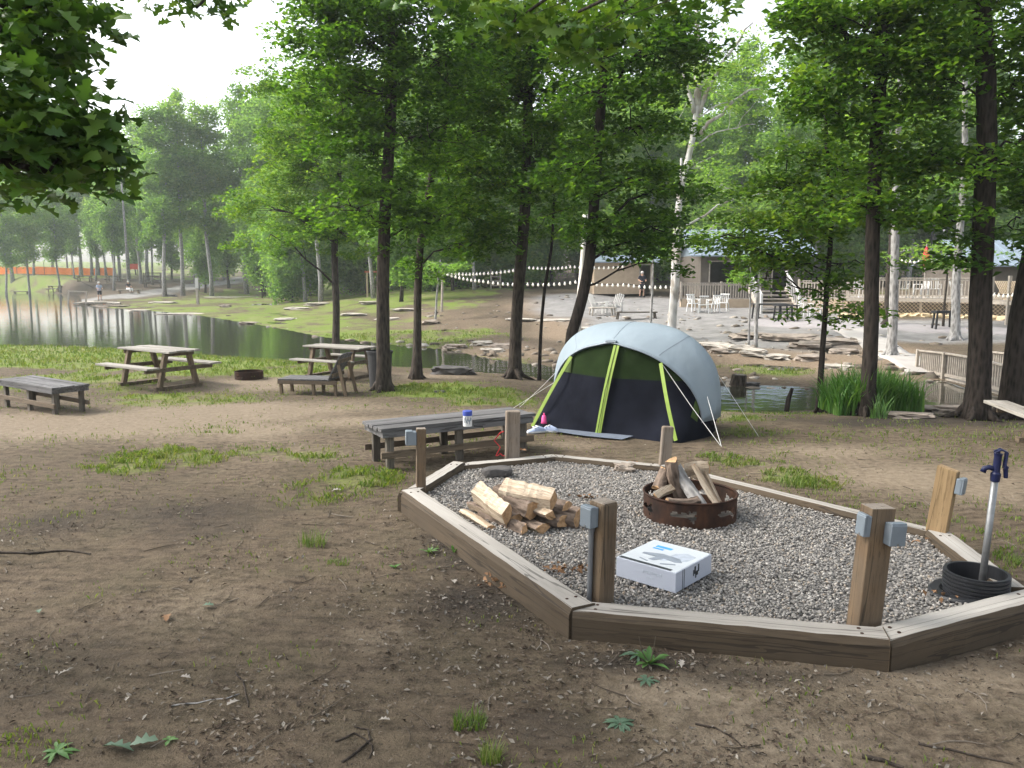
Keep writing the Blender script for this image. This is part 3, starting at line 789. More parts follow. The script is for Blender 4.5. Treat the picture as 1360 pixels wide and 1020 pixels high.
# big-leaved tree just outside on the left, its boughs hanging into the view
b = Vector((-7.0, 4.2, 0)); b.z = gz1(b.x, b.y)
def near_lobes(L, dens=1.0): return [lobe(px, py, rx, ry, Y, 0, k) for px, py, rx, ry, Y, k in L]
build_tree('oak_tree', 'dark oak bough of large lobed leaves hanging in at upper left', tuple(b), [(-6.9, 4.2, 2.5), (-6.7, 4.3, 6), (-6.6, 4.4, 11)], 0.24,
           near_lobes([(20, 40, 60, 50, 5.4, 1), (20, -10, 80, 36, 5.5, 1), (80, 10, 36, 24, 5.6, .9), (60, 20, 40, 36, 5.6, .9), (30, 120, 60, 46, 5.2, .8), (75, 150, 36, 30, 5.2, 1.3), (0, 180, 50, 44, 5.0, 1), (65, 185, 40, 24, 5.1, 1.1), (20, 215, 50, 26, 5.0, .8), (-70, 120, 110, 120, 5.0, .7), (108, 165, 18, 18, 5.3, .9), (90, 205, 24, 14, 5.2, .9), (70, 75, 22, 18, 5.5, .6)])
           + [((-5.5, 3.0, 5.5), 2.0, 2.0, 1.2, .35), ((-4.5, 1.0, 6.2), 2.2, 2.2, 1.0, .35), ((-7.5, 3.5, 7.5), 2.2, 2.2, 1.4, .35), ((-5.5, 5.5, 8.0), 1.8, 1.8, 1.0, .3)],
           M['leaf_oak'], M['bark_mid'], group=None, lsize=0.17, ln=34, dens=16, srad=0.30, tilt=0.5, seed=21, shape='oak', aspect=0.62)
b = Vector((2.6, -1.2, 0)); b.z = gz1(b.x, 0.5)
build_tree('oak_tree', 'overhead oak bough of big bright leaves along the top middle edge', tuple(b), [(2.6, -1.2, 2.5), (2.55, -1.1, 6), (2.5, -1.0, 10)], 0.26,
           near_lobes([(745, 0, 70, 24, 5.6, .8), (690, 18, 40, 26, 5.7, .7), (830, -8, 60, 20, 5.9, .7), (775, 35, 30, 20, 5.5, .6), (640, -25, 60, 16, 6.0, .5), (905, -14, 40, 18, 6.0, .5), (560, -50, 90, 20, 6.2, .6), (190, -44, 40, 14, 6.2, .5), (262, -18, 10, 10, 6.2, .8), (1000, -60, 90, 26, 6.2, .5)])
           + [((2.0, 1.5, 6.0), 2.4, 2.4, 1.0, .35), ((0.5, 0.0, 6.8), 2.4, 2.4, 1.0, .35), ((4.4, 0.8, 6.4), 2.4, 2.4, 1.0, .35), ((-2.0, 2.2, 7.2), 2.2, 2.2, 1.0, .3), ((4.8, 3.6, 7.0), 2.2, 2.2, 1.0, .3), ((1.5, 4.6, 7.5), 2.2, 2.0, 0.9, .3)],
           M['leaf_oak'], M['bark_dark'], lthin=0.3, lsize=0.13, ln=34, dens=16, srad=0.30, tilt=0.5, seed=22, shape='oak', aspect=0.62)

# ------------------------------------------------------------------ pale trees between creek and patio
def mid_tree(name, label, bx, by, Y, stem, r0, lobes, leaf, bark, seed, **kw):
    p = at_depth(bx, by, Y); base = (p.x, p.y, gz1(p.x, p.y))
    pts = P3(stem, Y)
    L = [lobe(*l[:4], Y, *(l[4:])) for l in lobes]
    return build_tree(name, label, base, pts, r0, L, leaf, bark, seed=seed, **kw)
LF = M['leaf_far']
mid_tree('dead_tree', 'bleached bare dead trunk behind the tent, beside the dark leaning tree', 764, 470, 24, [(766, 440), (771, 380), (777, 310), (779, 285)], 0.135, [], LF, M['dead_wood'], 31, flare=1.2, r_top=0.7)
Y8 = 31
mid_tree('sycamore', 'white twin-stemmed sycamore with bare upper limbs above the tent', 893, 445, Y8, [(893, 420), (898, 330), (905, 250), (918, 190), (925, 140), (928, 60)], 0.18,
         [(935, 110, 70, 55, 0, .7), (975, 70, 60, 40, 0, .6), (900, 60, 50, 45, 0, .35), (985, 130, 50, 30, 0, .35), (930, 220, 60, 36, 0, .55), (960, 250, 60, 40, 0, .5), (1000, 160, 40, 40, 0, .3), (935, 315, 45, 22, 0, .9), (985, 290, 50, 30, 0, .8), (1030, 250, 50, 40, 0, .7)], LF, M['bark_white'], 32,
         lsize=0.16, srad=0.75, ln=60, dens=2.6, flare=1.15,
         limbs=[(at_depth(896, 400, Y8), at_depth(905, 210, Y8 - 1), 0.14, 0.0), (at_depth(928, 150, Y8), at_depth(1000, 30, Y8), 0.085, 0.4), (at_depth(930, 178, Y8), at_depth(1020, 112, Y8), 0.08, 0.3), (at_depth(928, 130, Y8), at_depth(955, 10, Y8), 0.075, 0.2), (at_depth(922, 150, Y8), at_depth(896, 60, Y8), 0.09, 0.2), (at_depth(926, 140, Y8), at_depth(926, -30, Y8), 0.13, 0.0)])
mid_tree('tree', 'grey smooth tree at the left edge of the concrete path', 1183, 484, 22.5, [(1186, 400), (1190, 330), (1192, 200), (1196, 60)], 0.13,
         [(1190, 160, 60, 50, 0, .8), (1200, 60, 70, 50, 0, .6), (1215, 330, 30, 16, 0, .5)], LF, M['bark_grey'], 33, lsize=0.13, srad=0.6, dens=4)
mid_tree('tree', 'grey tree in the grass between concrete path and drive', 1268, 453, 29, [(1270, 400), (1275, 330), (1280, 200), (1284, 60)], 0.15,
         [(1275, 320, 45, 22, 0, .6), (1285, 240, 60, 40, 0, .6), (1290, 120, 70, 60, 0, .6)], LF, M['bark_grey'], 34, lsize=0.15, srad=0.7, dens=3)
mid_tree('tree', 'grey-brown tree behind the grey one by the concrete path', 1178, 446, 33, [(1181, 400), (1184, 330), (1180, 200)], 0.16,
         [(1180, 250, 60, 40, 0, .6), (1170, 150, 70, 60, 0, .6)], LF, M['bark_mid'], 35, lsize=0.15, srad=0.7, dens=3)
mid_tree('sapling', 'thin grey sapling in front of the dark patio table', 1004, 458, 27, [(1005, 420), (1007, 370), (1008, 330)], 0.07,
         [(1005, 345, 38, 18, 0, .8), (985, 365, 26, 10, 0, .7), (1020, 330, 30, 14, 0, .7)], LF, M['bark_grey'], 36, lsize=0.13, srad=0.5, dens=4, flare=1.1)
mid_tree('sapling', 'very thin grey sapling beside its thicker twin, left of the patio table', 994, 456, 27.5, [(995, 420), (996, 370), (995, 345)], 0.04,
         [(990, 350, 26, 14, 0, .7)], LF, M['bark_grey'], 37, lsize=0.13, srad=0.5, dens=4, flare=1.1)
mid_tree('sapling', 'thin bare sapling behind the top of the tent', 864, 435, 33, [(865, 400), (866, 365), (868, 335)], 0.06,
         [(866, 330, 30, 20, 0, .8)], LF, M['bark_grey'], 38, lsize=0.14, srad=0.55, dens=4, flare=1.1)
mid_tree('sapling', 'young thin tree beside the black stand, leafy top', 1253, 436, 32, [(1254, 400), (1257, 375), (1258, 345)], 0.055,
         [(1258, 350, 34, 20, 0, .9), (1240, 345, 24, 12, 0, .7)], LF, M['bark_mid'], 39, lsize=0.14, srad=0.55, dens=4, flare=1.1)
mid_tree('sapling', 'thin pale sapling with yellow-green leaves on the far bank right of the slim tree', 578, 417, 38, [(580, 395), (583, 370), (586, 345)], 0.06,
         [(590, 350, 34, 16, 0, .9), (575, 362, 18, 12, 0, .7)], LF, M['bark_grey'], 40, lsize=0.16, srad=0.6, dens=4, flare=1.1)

# ------------------------------------------------------------------ woodland trees: four stocks, then copies
def stock(seed, H, cz0, rw, leafn, bark, r0, lsize, leaf):
    rg = np.random.default_rng(seed)
    tb = MB()
    lean = rg.normal(0, 0.02, 2)
    zs = np.linspace(-0.3, H * 0.93, 9)
    path = [(lean[0] * z + 0.15 * math.sin(z * .5 + seed), lean[1] * z, z) for z in zs]
    tb.tube(path, [r0 * (1 - 0.75 * i / 8) * (1.25 if i == 0 else 1) for i in range(9)], 8)
    Cs = []
    nl = 15
    for k in range(nl):
        t = k / (nl - 1); z = cz0 + (H - cz0) * t
        prof = (0.55 + 0.9 * t) if t < 0.45 else (0.95 * (1 - ((t - 0.45) / 0.62) ** 2) + 0.05)
        rr = rw * prof * (0.55 + 0.6 * rg.random())
        th = k * 2.4 + seed
        c = np.array([lean[0] * z + rr * 0.6 * math.cos(th), lean[1] * z + rr * 0.6 * math.sin(th), z + rg.normal(0, .4)])
        p0 = np.array([lean[0] * z, lean[1] * z, max(cz0 * .7, z - 0.5 * rr)])
        tb.tube(curve_pts(p0, c, .2, 5, .08, rg), [0.07, .06, .045, .03, .015], 5, cap=False)
        n = max(4, int(10 * (rr + .6)))
        d = rg.normal(0, 1, (n, 3)); d /= np.linalg.norm(d, axis=1, keepdims=True)
        Cs.append(c + d * (rg.random(n) ** .4)[:, None] * np.array([rr * .75 + .3, rr * .75 + .3, 0.9]))
    C = np.concatenate(Cs)
    V, F = spray_leaves(C, None, leafn, 0.8, 0.38, lsize, rg, 0.9, 0.65)
    return tb, V, F, bark, leaf

STOCKS = []
def make_stock(i, args, name, loc, label, group):
    tb, V, F, bark, leaf = stock(*args)
    r = thing(name, label, 'tree', loc, 0, group)
    tb.build('trunk', bark, r, smooth=True); np_mesh('crown', V, F, leaf, r)
    STOCKS.append(r); return r
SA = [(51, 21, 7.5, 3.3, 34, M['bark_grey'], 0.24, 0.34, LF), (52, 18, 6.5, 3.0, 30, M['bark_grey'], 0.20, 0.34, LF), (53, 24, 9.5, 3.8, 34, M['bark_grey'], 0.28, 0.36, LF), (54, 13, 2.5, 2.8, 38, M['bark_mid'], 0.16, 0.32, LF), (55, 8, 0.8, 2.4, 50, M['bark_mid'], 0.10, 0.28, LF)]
def wood(px, py, Y, k, label, group=None, s=1.0, name='tree'):
    p = at_depth(px, py, Y); z = gz1(p.x, p.y)
    loc = (p.x, p.y, z)
    have = {int(r['_stock']): r for r in STOCKS if '_stock' in r.keys()}
    if k not in have:
        r = make_stock(k, SA[k], name, loc, label, group); r['_stock'] = k
        r.rotation_euler = (0, 0, random.random() * 6.28); r.scale = (s, s, s)
    else:
        r = dup(have[k], loc, random.random() * 6.28, label, group, s)
        if '_stock' in r.keys(): del r['_stock']
        if group is None and 'group' in r.keys(): del r['group']
    return r
# far end of the pond: the front row, each trunk where it stands
gA = 'trees at the far end of the pond'
for a in [(38, 372, 104, 1, 'woodland tree nearest the left picture edge, beyond the pond', .8), (78, 368, 108, 1, 'slim woodland tree in front of the orange net', .78),
          (152, 376, 98, 1, 'pale woodland tree between the angler and the light pole', .8), (186, 370, 110, 0, 'woodland tree just right of the light pole', .85),
          (220, 391, 88, 0, 'tall pale woodland tree left of the wooden marker post', .93), (243, 389, 90, 2, 'tallest pale woodland tree, right beside the marker post', .88),
          (280, 388, 93, 0, 'pale woodland tree right of the marker post', .98), (272, 386, 96, 3, 'bushy low woodland tree right of the marker post', .8),
          (327, 384, 96, 2, 'pale woodland tree standing by the grey track', .95), (350, 382, 92, 3, 'bushy woodland tree right of the grey track', 1.0),
          (425, 402, 62, 0, 'grey woodland tree on the rocky bank behind the slender trunk', .72), (494, 398, 58, 1, 'dark grey woodland tree just left of the tall mossy-footed trunk, beyond the pond', .8),
          (532, 404, 52, 3, 'pale leaning woodland tree on the rocky far bank', .8), (602, 399, 58, 3, 'woodland tree at the left end of the bulb strings', .75), (629, 400, 57, 1, 'woodland tree under the bulb strings, on the green rise', .66),
          (658, 386, 66, 0, 'tall woodland tree behind the bulb strings', .85)]:
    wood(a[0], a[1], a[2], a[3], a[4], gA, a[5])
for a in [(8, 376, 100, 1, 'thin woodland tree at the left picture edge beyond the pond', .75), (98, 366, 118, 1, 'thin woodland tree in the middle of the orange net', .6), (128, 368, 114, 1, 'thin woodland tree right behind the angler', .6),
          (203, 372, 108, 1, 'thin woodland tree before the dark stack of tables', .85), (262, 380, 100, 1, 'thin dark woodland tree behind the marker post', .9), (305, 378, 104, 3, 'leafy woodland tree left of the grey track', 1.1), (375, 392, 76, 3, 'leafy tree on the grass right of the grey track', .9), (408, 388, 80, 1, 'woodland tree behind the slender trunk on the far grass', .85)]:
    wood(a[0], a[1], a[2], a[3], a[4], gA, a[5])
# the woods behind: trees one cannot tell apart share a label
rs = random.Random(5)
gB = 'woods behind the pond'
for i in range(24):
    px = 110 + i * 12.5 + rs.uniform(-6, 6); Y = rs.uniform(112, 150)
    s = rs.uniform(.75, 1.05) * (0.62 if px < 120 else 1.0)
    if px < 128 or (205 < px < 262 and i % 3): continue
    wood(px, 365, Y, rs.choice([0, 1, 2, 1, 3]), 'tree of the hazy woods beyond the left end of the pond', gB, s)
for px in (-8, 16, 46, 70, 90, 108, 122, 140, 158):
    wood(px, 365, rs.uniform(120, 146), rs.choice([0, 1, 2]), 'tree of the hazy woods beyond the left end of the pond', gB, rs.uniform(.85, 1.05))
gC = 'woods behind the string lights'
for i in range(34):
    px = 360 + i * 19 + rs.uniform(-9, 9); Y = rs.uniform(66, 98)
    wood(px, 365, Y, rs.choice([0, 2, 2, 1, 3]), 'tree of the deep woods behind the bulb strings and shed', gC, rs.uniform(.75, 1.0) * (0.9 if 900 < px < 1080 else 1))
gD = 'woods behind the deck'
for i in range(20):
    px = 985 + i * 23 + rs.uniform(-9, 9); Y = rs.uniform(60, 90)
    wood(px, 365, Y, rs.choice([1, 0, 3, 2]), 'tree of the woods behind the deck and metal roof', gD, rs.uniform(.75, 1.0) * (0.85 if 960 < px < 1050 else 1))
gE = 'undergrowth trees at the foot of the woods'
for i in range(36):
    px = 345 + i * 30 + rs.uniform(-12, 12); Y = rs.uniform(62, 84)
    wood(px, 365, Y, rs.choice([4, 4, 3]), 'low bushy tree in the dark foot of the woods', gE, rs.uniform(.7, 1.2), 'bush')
for r in STOCKS:
    if '_stock' in r.keys(): del r['_stock']
# ------------------------------------------------------------------ landscape timbers round the gravel pit
GRAVEL_Z = 0.095
def timber(a, b, ztop, label, w=0.19, zb=-0.06, ext=(0, 0), za=None, tilt=0.0):
    """a, b: outer top corners; the timber lies on the inner side of that line"""
    a = Vector((a[0], a[1], 0)); b = Vector((b[0], b[1], 0)); d = (b - a).normalized(); nrm = Vector((-d.y, d.x, 0))
    a = a - d * ext[0]; b = b + d * ext[1]; c = (a + b) / 2 + nrm * (w / 2)
    L = (b - a).length; h = ztop - zb
    mb = MB()
    N = 14; rs = random.Random(len(label))
    vs = []; fs = []
    prof = [(-w / 2, 0), (w / 2, 0), (w / 2, h * .82), (w * .40, h), (-w * .38, h), (-w / 2, h * .84)]
    for i in range(N + 1):
        x = -L / 2 + L * i / N
        for (y, z) in prof:
            vs.append((x, y + rs.uniform(-.003, .003), z + (rs.uniform(-.0025, .0025) if z > 0 else 0)))
    k = len(prof)
    for i in range(N):
        for j in range(k): fs.append((i * k + j, i * k + (j + 1) % k, (i + 1) * k + (j + 1) % k, (i + 1) * k + j))
    fs.append(tuple(range(k))); fs.append(tuple(range(N * k + k - 1, N * k - 1, -1)))
    mb.add(vs, [f[::-1] for f in fs])
    o = mb.build('landscape_timber', M['timber'], None, bevel=0.004, loc=(c.x, c.y, zb), rot=(tilt, 0, math.atan2(d.y, d.x)))
    for sx in (-1, 1):
        for yy in (-.03, .035):
            mbs = MB(); mbs.lathe([(0, .004), (.009, .003), (.011, 0), (.011, -.02)], 10); q = mbs.build('spike', M['rust'], o, loc=(sx * (L / 2 - .10 - abs(yy)), yy, h + .0005))
    return tag(o, label, 'timber', 'timbers edging the gravel fire pit')
Pt = PIT
timber(Pt[0], Pt[1], 0.185, 'long weathered timber along the left side of the gravel pit', ext=(0, -0.01))
timber(Pt[1], Pt[2], 0.172, 'weathered front timber facing the camera, between two posts', ext=(-0.01, 0))
timber(Pt[2], Pt[3], 0.166, 'weathered timber at the front right, in front of the black pipe ring', ext=(-0.012, 0.06))
timber(Pt[3], Pt[4], 0.16, 'pale topped timber on the right behind the black pipe ring', ext=(-0.2, -0.01))
timber(Pt[4], Pt[5], 0.15, 'long thin timber along the far right side of the pit, behind the rusty ring', ext=(-0.02, -0.01), w=0.14)
timber(Pt[5], Pt[6], 0.14, 'thin timber at the far side of the pit in front of the tent', ext=(-0.012, -0.01), w=0.14)
timber(Pt[6], Pt[7], 0.14, 'far left timber running behind the thick upright post with red cord', ext=(-0.012, -0.01), w=0.15)
timber(Pt[7], Pt[0], 0.165, 'short timber at the left end of the pit beside the low bench', ext=(-0.012, 0.03), w=0.16)

# ------------------------------------------------------------------ gravel: a bed sheet and loose stones
inner = [tuple(Vector((p[0], p[1])) * 0.985 + Vector((sum(q[0] for q in Pt) / 8, sum(q[1] for q in Pt) / 8)) * 0.015) for p in Pt]
mg, nt, out = new_mat('gravel_bed')
v = nt.nodes.new('ShaderNodeTexVoronoi'); v.inputs['Scale'].default_value = 45; nt.links.new(coords(nt, 'Object'), v.inputs['Vector'])
cc = ramp(nt, v.outputs['Color'], [(0.1, (0.07, 0.065, 0.06)), (0.6, (0.20, 0.19, 0.18)), (0.9, (0.33, 0.31, 0.29))])
finish(nt, out, cc, 0.9, v.outputs['Distance'], 0.8, 0.01)
o = MB().add([(p[0], p[1], GRAVEL_Z - 0.015) for p in inner], [tuple(range(len(inner)))]).build('gravel_base', mg); tag(o, 'gravel bed inside the timbers', kind='structure')
xs = [p[0] for p in Pt]; ys = [p[1] for p in Pt]
Nn = 90000
gx_ = rng.uniform(min(xs), max(xs), Nn); gy_ = rng.uniform(min(ys), max(ys), Nn)
ok = poly_sd(gx_, gy_, PITA) < -0.09
gx_, gy_ = gx_[ok], gy_[ok]
ico = bmesh.new(); bmesh.ops.create_icosphere(ico, subdivisions=1, radius=1.0)
IV = np.array([v.co[:] for v in ico.verts]); IF = np.array([[v.index for v in f.verts] for f in ico.faces]); ico.free()

def pebbles(x, y, z, smin, smax, flat=0.6):
    n = len(x)
    s = smin + (smax - smin) * rng.random(n) ** 1.8
    sc = np.stack([s * rng.uniform(.8, 1.35, n), s * rng.uniform(.7, 1.1, n), s * rng.uniform(.4, .8, n) * flat / .6], 1)
    th = rng.random(n) * 6.283; tl = rng.normal(0, .3, n)
    Vv = IV[None] * (1 + rng.uniform(-.22, .22, (n, len(IV), 1))) * sc[:, None]
    xx = Vv[..., 0] * np.cos(tl)[:, None] - Vv[..., 2] * np.sin(tl)[:, None]; zz = Vv[..., 0] * np.sin(tl)[:, None] + Vv[..., 2] * np.cos(tl)[:, None]
    X = xx * np.cos(th)[:, None] - Vv[..., 1] * np.sin(th)[:, None] + x[:, None]
    Y = xx * np.sin(th)[:, None] + Vv[..., 1] * np.cos(th)[:, None] + y[:, None]
    Z = zz + z[:, None]
    V = np.stack([X, Y, Z], -1).reshape(-1, 3)
    F = (IF[None] + (np.arange(n) * len(IV))[:, None, None]).reshape(-1, 3)
    return V, F
V, F = pebbles(gx_, gy_, GRAVEL_Z - 0.012 + rng.random(len(gx_)) * 0.016 + 0.02 * (vnoise(gx_, gy_, .5, 77) - .5), 0.0055, 0.0135)
tag(np_mesh('gravel', V, F, M['stone']), 'loose grey gravel filling the fire pit', kind='stuff')

# ------------------------------------------------------------------ posts
def post(px, py, zbase, top, w, d, yaw, m, label, lean=(0, 0), boxes=(), conduit=None, slant=0.0, cham=0.012):
    p = at_z(px, py, zbase)
    r = thing('wooden_post', label, 'post', (p.x, p.y, zbase), yaw, 'wooden posts round the fire pit')
    r.rotation_euler = (lean[0], lean[1], yaw)
    h = top
    b = MB(); hx, hy = w / 2, d / 2
    zs = [-0.15, 0.02, h * .3, h * .6, h - 0.03]
    vs = []; fs = []
    ring = [(-hx, -hy), (hx, -hy), (hx, hy), (-hx, hy)]
    for z in zs: vs += [(x, y, z) for x, y in ring]
    vs += [(x, y, h + slant * (x / hx)) for x, y in ring]
    n = len(zs) + 1
    for i in range(n - 1):
        for k in range(4): fs.append((i * 4 + k, i * 4 + (k + 1) % 4, (i + 1) * 4 + (k + 1) % 4, (i + 1) * 4 + k))
    fs.append((3, 2, 1, 0)); fs.append(tuple(range(4 * n - 4, 4 * n)))
    b.add(vs, fs).build('post', m, r, bevel=cham)
    for (side, z, bw, bh, bd, off) in boxes:
        # side: direction of the face the box sits on
        nx, ny = side
        q = Vector((nx * (hx + bd / 2 + .002) - ny * off, ny * (hy + bd / 2 + .002) + nx * off, z))
        bx = MB(); dims = (bd, bw, bh) if nx else (bw, bd, bh)
        bx.box(q, dims)
        ob = bx.build('outlet_box', M['steel_box'], r, bevel=0.006)
        cv = MB()
        q2 = q + Vector((nx * (bd / 2 + .006), ny * (bd / 2 + .006), 0))
        cv.box(q2, (0.012, bw * 1.08, bh * .96) if nx else (bw * 1.08, 0.012, bh * .96))
        cv.box(q2 + Vector((0, 0, bh * .5)) - Vector((nx * bd * .3, ny * bd * .3, 0)), (bd * .7, bw * 1.05, .016) if nx else (bw * 1.05, bd * .7, .016))
        cv.build('cover', M['steel_box'], ob, bevel=0.004)
        scw = MB(); q3 = q2 + Vector((nx * .007, ny * .007, -bh * .40)); scw.box(q3, (.004, .012, .012) if nx else (.012, .004, .012)); scw.build('screw', M['galv'], ob)
        if conduit:
            c = MB(); qq = Vector((nx * (hx + .018) - ny * off, ny * (hy + .018) + nx * off, 0))
            c.tube([qq + Vector((0, 0, -0.05)), qq + Vector((0, 0, z - bh / 2 + .01))], conduit, 10)
            c.tube([qq + Vector((0, 0, z - bh / 2 - .03)), qq + Vector((0, 0, z - bh / 2 + .005))], conduit * 1.35, 10)
            c.build('conduit', M['conduit'], r, smooth=False)
    return r
post(797, 798, 0.10, 0.645, 0.13, 0.13, R(38), M['post_old'], 'brown post with grey outlet box and conduit at the front left corner of the pit', (R(1), R(0.5)), [((-1, 0), 0.555, 0.085, 0.125, 0.06, -.012)], 0.016, cham=0.02)
post(1147, 829, 0.12, 0.70, 0.15, 0.11, R(12), M['post_old'], 'thick brown post carrying two grey outlet boxes at the front of the pit', (R(1), R(3)), [((0, -1), 0.565, 0.09, 0.125, 0.055, .055), ((-1, 0), 0.60, 0.07, 0.12, 0.035, .03)], None, cham=0.006)
post(1243, 714, 0.10, 0.555, 0.145, 0.075, R(-48), M['post_new'], 'fresh yellow post leaning at the right side of the pit', (R(-2), R(5)), [((1, 0), 0.44, 0.07, 0.12, 0.045, .0)], None, slant=-.01, cham=0.006)
post(882, 623, 0.09, 0.455, 0.125, 0.06, R(10), M['post_grey'], 'short plain grey-tan post at the far side of the pit before the tent', (R(-1), R(4)), cham=0.018)
post(680, 612, 0.09, 0.555, 0.155, 0.10, R(8), M['post_grey'], 'thick grey post in front of the right end of the low bench', (0, R(1)), cham=0.014)
post(559, 652, 0.12, 0.59, 0.085, 0.085, R(12), M['post_old'], 'thin post at the left end of the pit with a grey box on it', (0, R(1)), [((-1, 0), 0.50, 0.085, 0.125, 0.085, 0)], None, cham=0.006)

# ------------------------------------------------------------------ fire ring
def ring_wall(Rr, h, cuts, t=0.004, n=160, m=14):
    """curved plate with shapes cut out of it (cells left out)"""
    b = MB(); vs = []; fs = []
    for s in (0, t):
        for j in range(m + 1):
            for i in range(n):
                a = 2 * math.pi * i / n; vs.append(((Rr - s) * math.cos(a), (Rr - s) * math.sin(a), h * j / m))
    off = (m + 1) * n
    def cut(i, j):
        if i is None: return True
        a = ((i + .5) / n) * 2 * math.pi; z = (j + .5) / m
        return any(f(a, z) for f in cuts)
    keep = {(i, j) for i in range(n) for j in range(m) if not cut(i, j)}
    for (i, j) in keep:
        i2 = (i + 1) % n
        q = (j * n + i, j * n + i2, (j + 1) * n + i2, (j + 1) * n + i)
        fs.append(q); fs.append(tuple(k + off for k in q[::-1]))
        for (di, dj, e) in ((0, -1, (0, 1)), (1, 0, (1, 2)), (0, 1, (2, 3)), (-1, 0, (3, 0))):
            if ((i + di) % n, j + dj) not in keep:
                a0, b0 = q[e[0]], q[e[1]]; fs.append((b0, a0, a0 + off, b0 + off))
    b.add(vs, fs); return b
def blob(ac, zc, aw, zh, rot=0.0, lob=0):
    def f(a, z):
        da = (a - ac + math.pi) % (2 * math.pi) - math.pi
        u, v = da / aw, (z - zc) / zh
        u, v = u * math.cos(rot) + v * math.sin(rot), -u * math.sin(rot) + v * math.cos(rot)
        r = math.hypot(u, v)
        return r < 1 - lob * 0.5 * (0.5 + 0.5 * math.cos(5 * math.atan2(v, u)))
    return f
def fire_ring(loc, Rr, h, label, yaw, full=True):
    r = thing('fire_ring', label, 'fire ring', loc, yaw, 'rusty steel fire rings')
    cuts = []
    F0 = -math.pi / 2
    for k in range(6):
        c = F0 + 0.62 + k * math.pi / 3
        cuts += [blob(c - .10, .52, .12, .10, .5), blob(c + .08, .52, .13, .10, -.6), blob(c + .27, .48, .10, .26, 0.4, .8)]
    w_ = ring_wall(Rr, h, cuts if full else cuts[::2], n=160 if full else 60, m=14 if full else 7)
    w_.build('ring_wall', M['rust'], r)
    rim = MB(); rim.lathe([(Rr + .004, h - .012), (Rr + .010, h + .002), (Rr, h + .008), (Rr - .012, h + .002), (Rr - .008, h - .012)], 64, closed=True)
    rim.build('rim', M['rust'], r, smooth=True)
    return r
fc = at_z(913, 703, GRAVEL_Z); fcx, fcy = at_z(913, 680, GRAVEL_Z + 0.0).x, fc.y + 0.395
fire_ring((fcx, fcy, GRAVEL_Z - .005), 0.385, 0.205, 'large rusty fire ring with cut-out shapes and firewood inside, on the gravel', R(0))
ash = MB(); ash.lathe([(0.0, 0.03), (0.2, 0.025), (0.372, 0.0)], 32); 
oa = ash.build('ash_bed', mat_island('ash', [(0, (0.05, 0.045, 0.04)), (1, (0.12, 0.11, 0.10))]), None, smooth=True, loc=(fcx, fcy, GRAVEL_Z)); tag(oa, 'grey ash in the bottom of the fire ring', kind='stuff')

# ------------------------------------------------------------------ firewood
def wedge_log(L, Rr, a0, a1, seed, bark):
    """split log along X: bark on the outside arc, split wood on the flat faces"""
    rs = random.Random(seed); n = 9; NX = 12
    arc = [(math.cos(a0 + (a1 - a0) * k / n), math.sin(a0 + (a1 - a0) * k / n)) for k in range(n + 1)]
    full = (a1 - a0) > 6.2
    core = [] if full else [(0.06 * math.cos((a0 + a1) / 2), 0.06 * math.sin((a0 + a1) / 2))]
    if full: arc = arc[:-1]
    ring = arc + core; k = len(ring)
    cy0 = sum(p[0] for p in ring) / k; cz0 = sum(p[1] for p in ring) / k
    jit = [1 + rs.uniform(-.08, .08) for _ in range(k)]
    vs = []
    for i in range(NX + 1):
        x = -L / 2 + L * i / NX; tp = 1 - 0.10 * i / NX
        bend = 0.02 * math.sin(i / NX * 3.1 + seed)
        for j, (y, z) in enumerate(ring):
            q = jit[j] * (1 + rs.uniform(-.07, .07)) * tp
            vs.append((x + (rs.uniform(-.012, .012) if i in (0, NX) else 0), (y - cy0) * Rr * q, (z - cz0) * Rr * q + bend))
    bark_f, split_f, end_f = [], [], []
    for i in range(NX):
        for j in range(k):
            f = (i * k + j, (i + 1) * k + j, (i + 1) * k + (j + 1) % k, i * k + (j + 1) % k)
            (bark_f if (full or (j < n)) else split_f).append(f)
    end_f.append(tuple(range(k))); end_f.append(tuple(range(NX * k + k - 1, NX * k - 1, -1)))
    return vs, bark_f, split_f, end_f, bark
def log_obj(name, label, group, loc, rot, L, Rr, a0, a1, seed, bark='log_bark', scale=1, swap=False):
    vs, bf, sf, ef, _ = wedge_log(L, Rr, a0, a1, seed, bark)
    me = bpy.data.meshes.new(name); me.from_pydata(vs, [], bf + sf + ef); me.update()
    me.materials.append(M[bark]); me.materials.append(M['split']); me.materials.append(M['endgrain'])
    idx = [1 if swap else 0] * len(bf) + [1] * len(sf) + [2] * len(ef)
    me.polygons.foreach_set('material_index', idx)
    bm = bmesh.new(); bm.from_mesh(me); bmesh.ops.recalc_face_normals(bm, faces=bm.faces); bm.to_mesh(me); bm.free()
    o = bpy.data.objects.new(name, me); link(o); o.location = loc; o.rotation_euler = rot
    return tag(o, label, 'log', group)
gp = 'split firewood stacked on the gravel'
PI = math.pi
wx, wy = at_z(690, 700, GRAVEL_Z).x, at_z(690, 700, GRAVEL_Z).y + .02
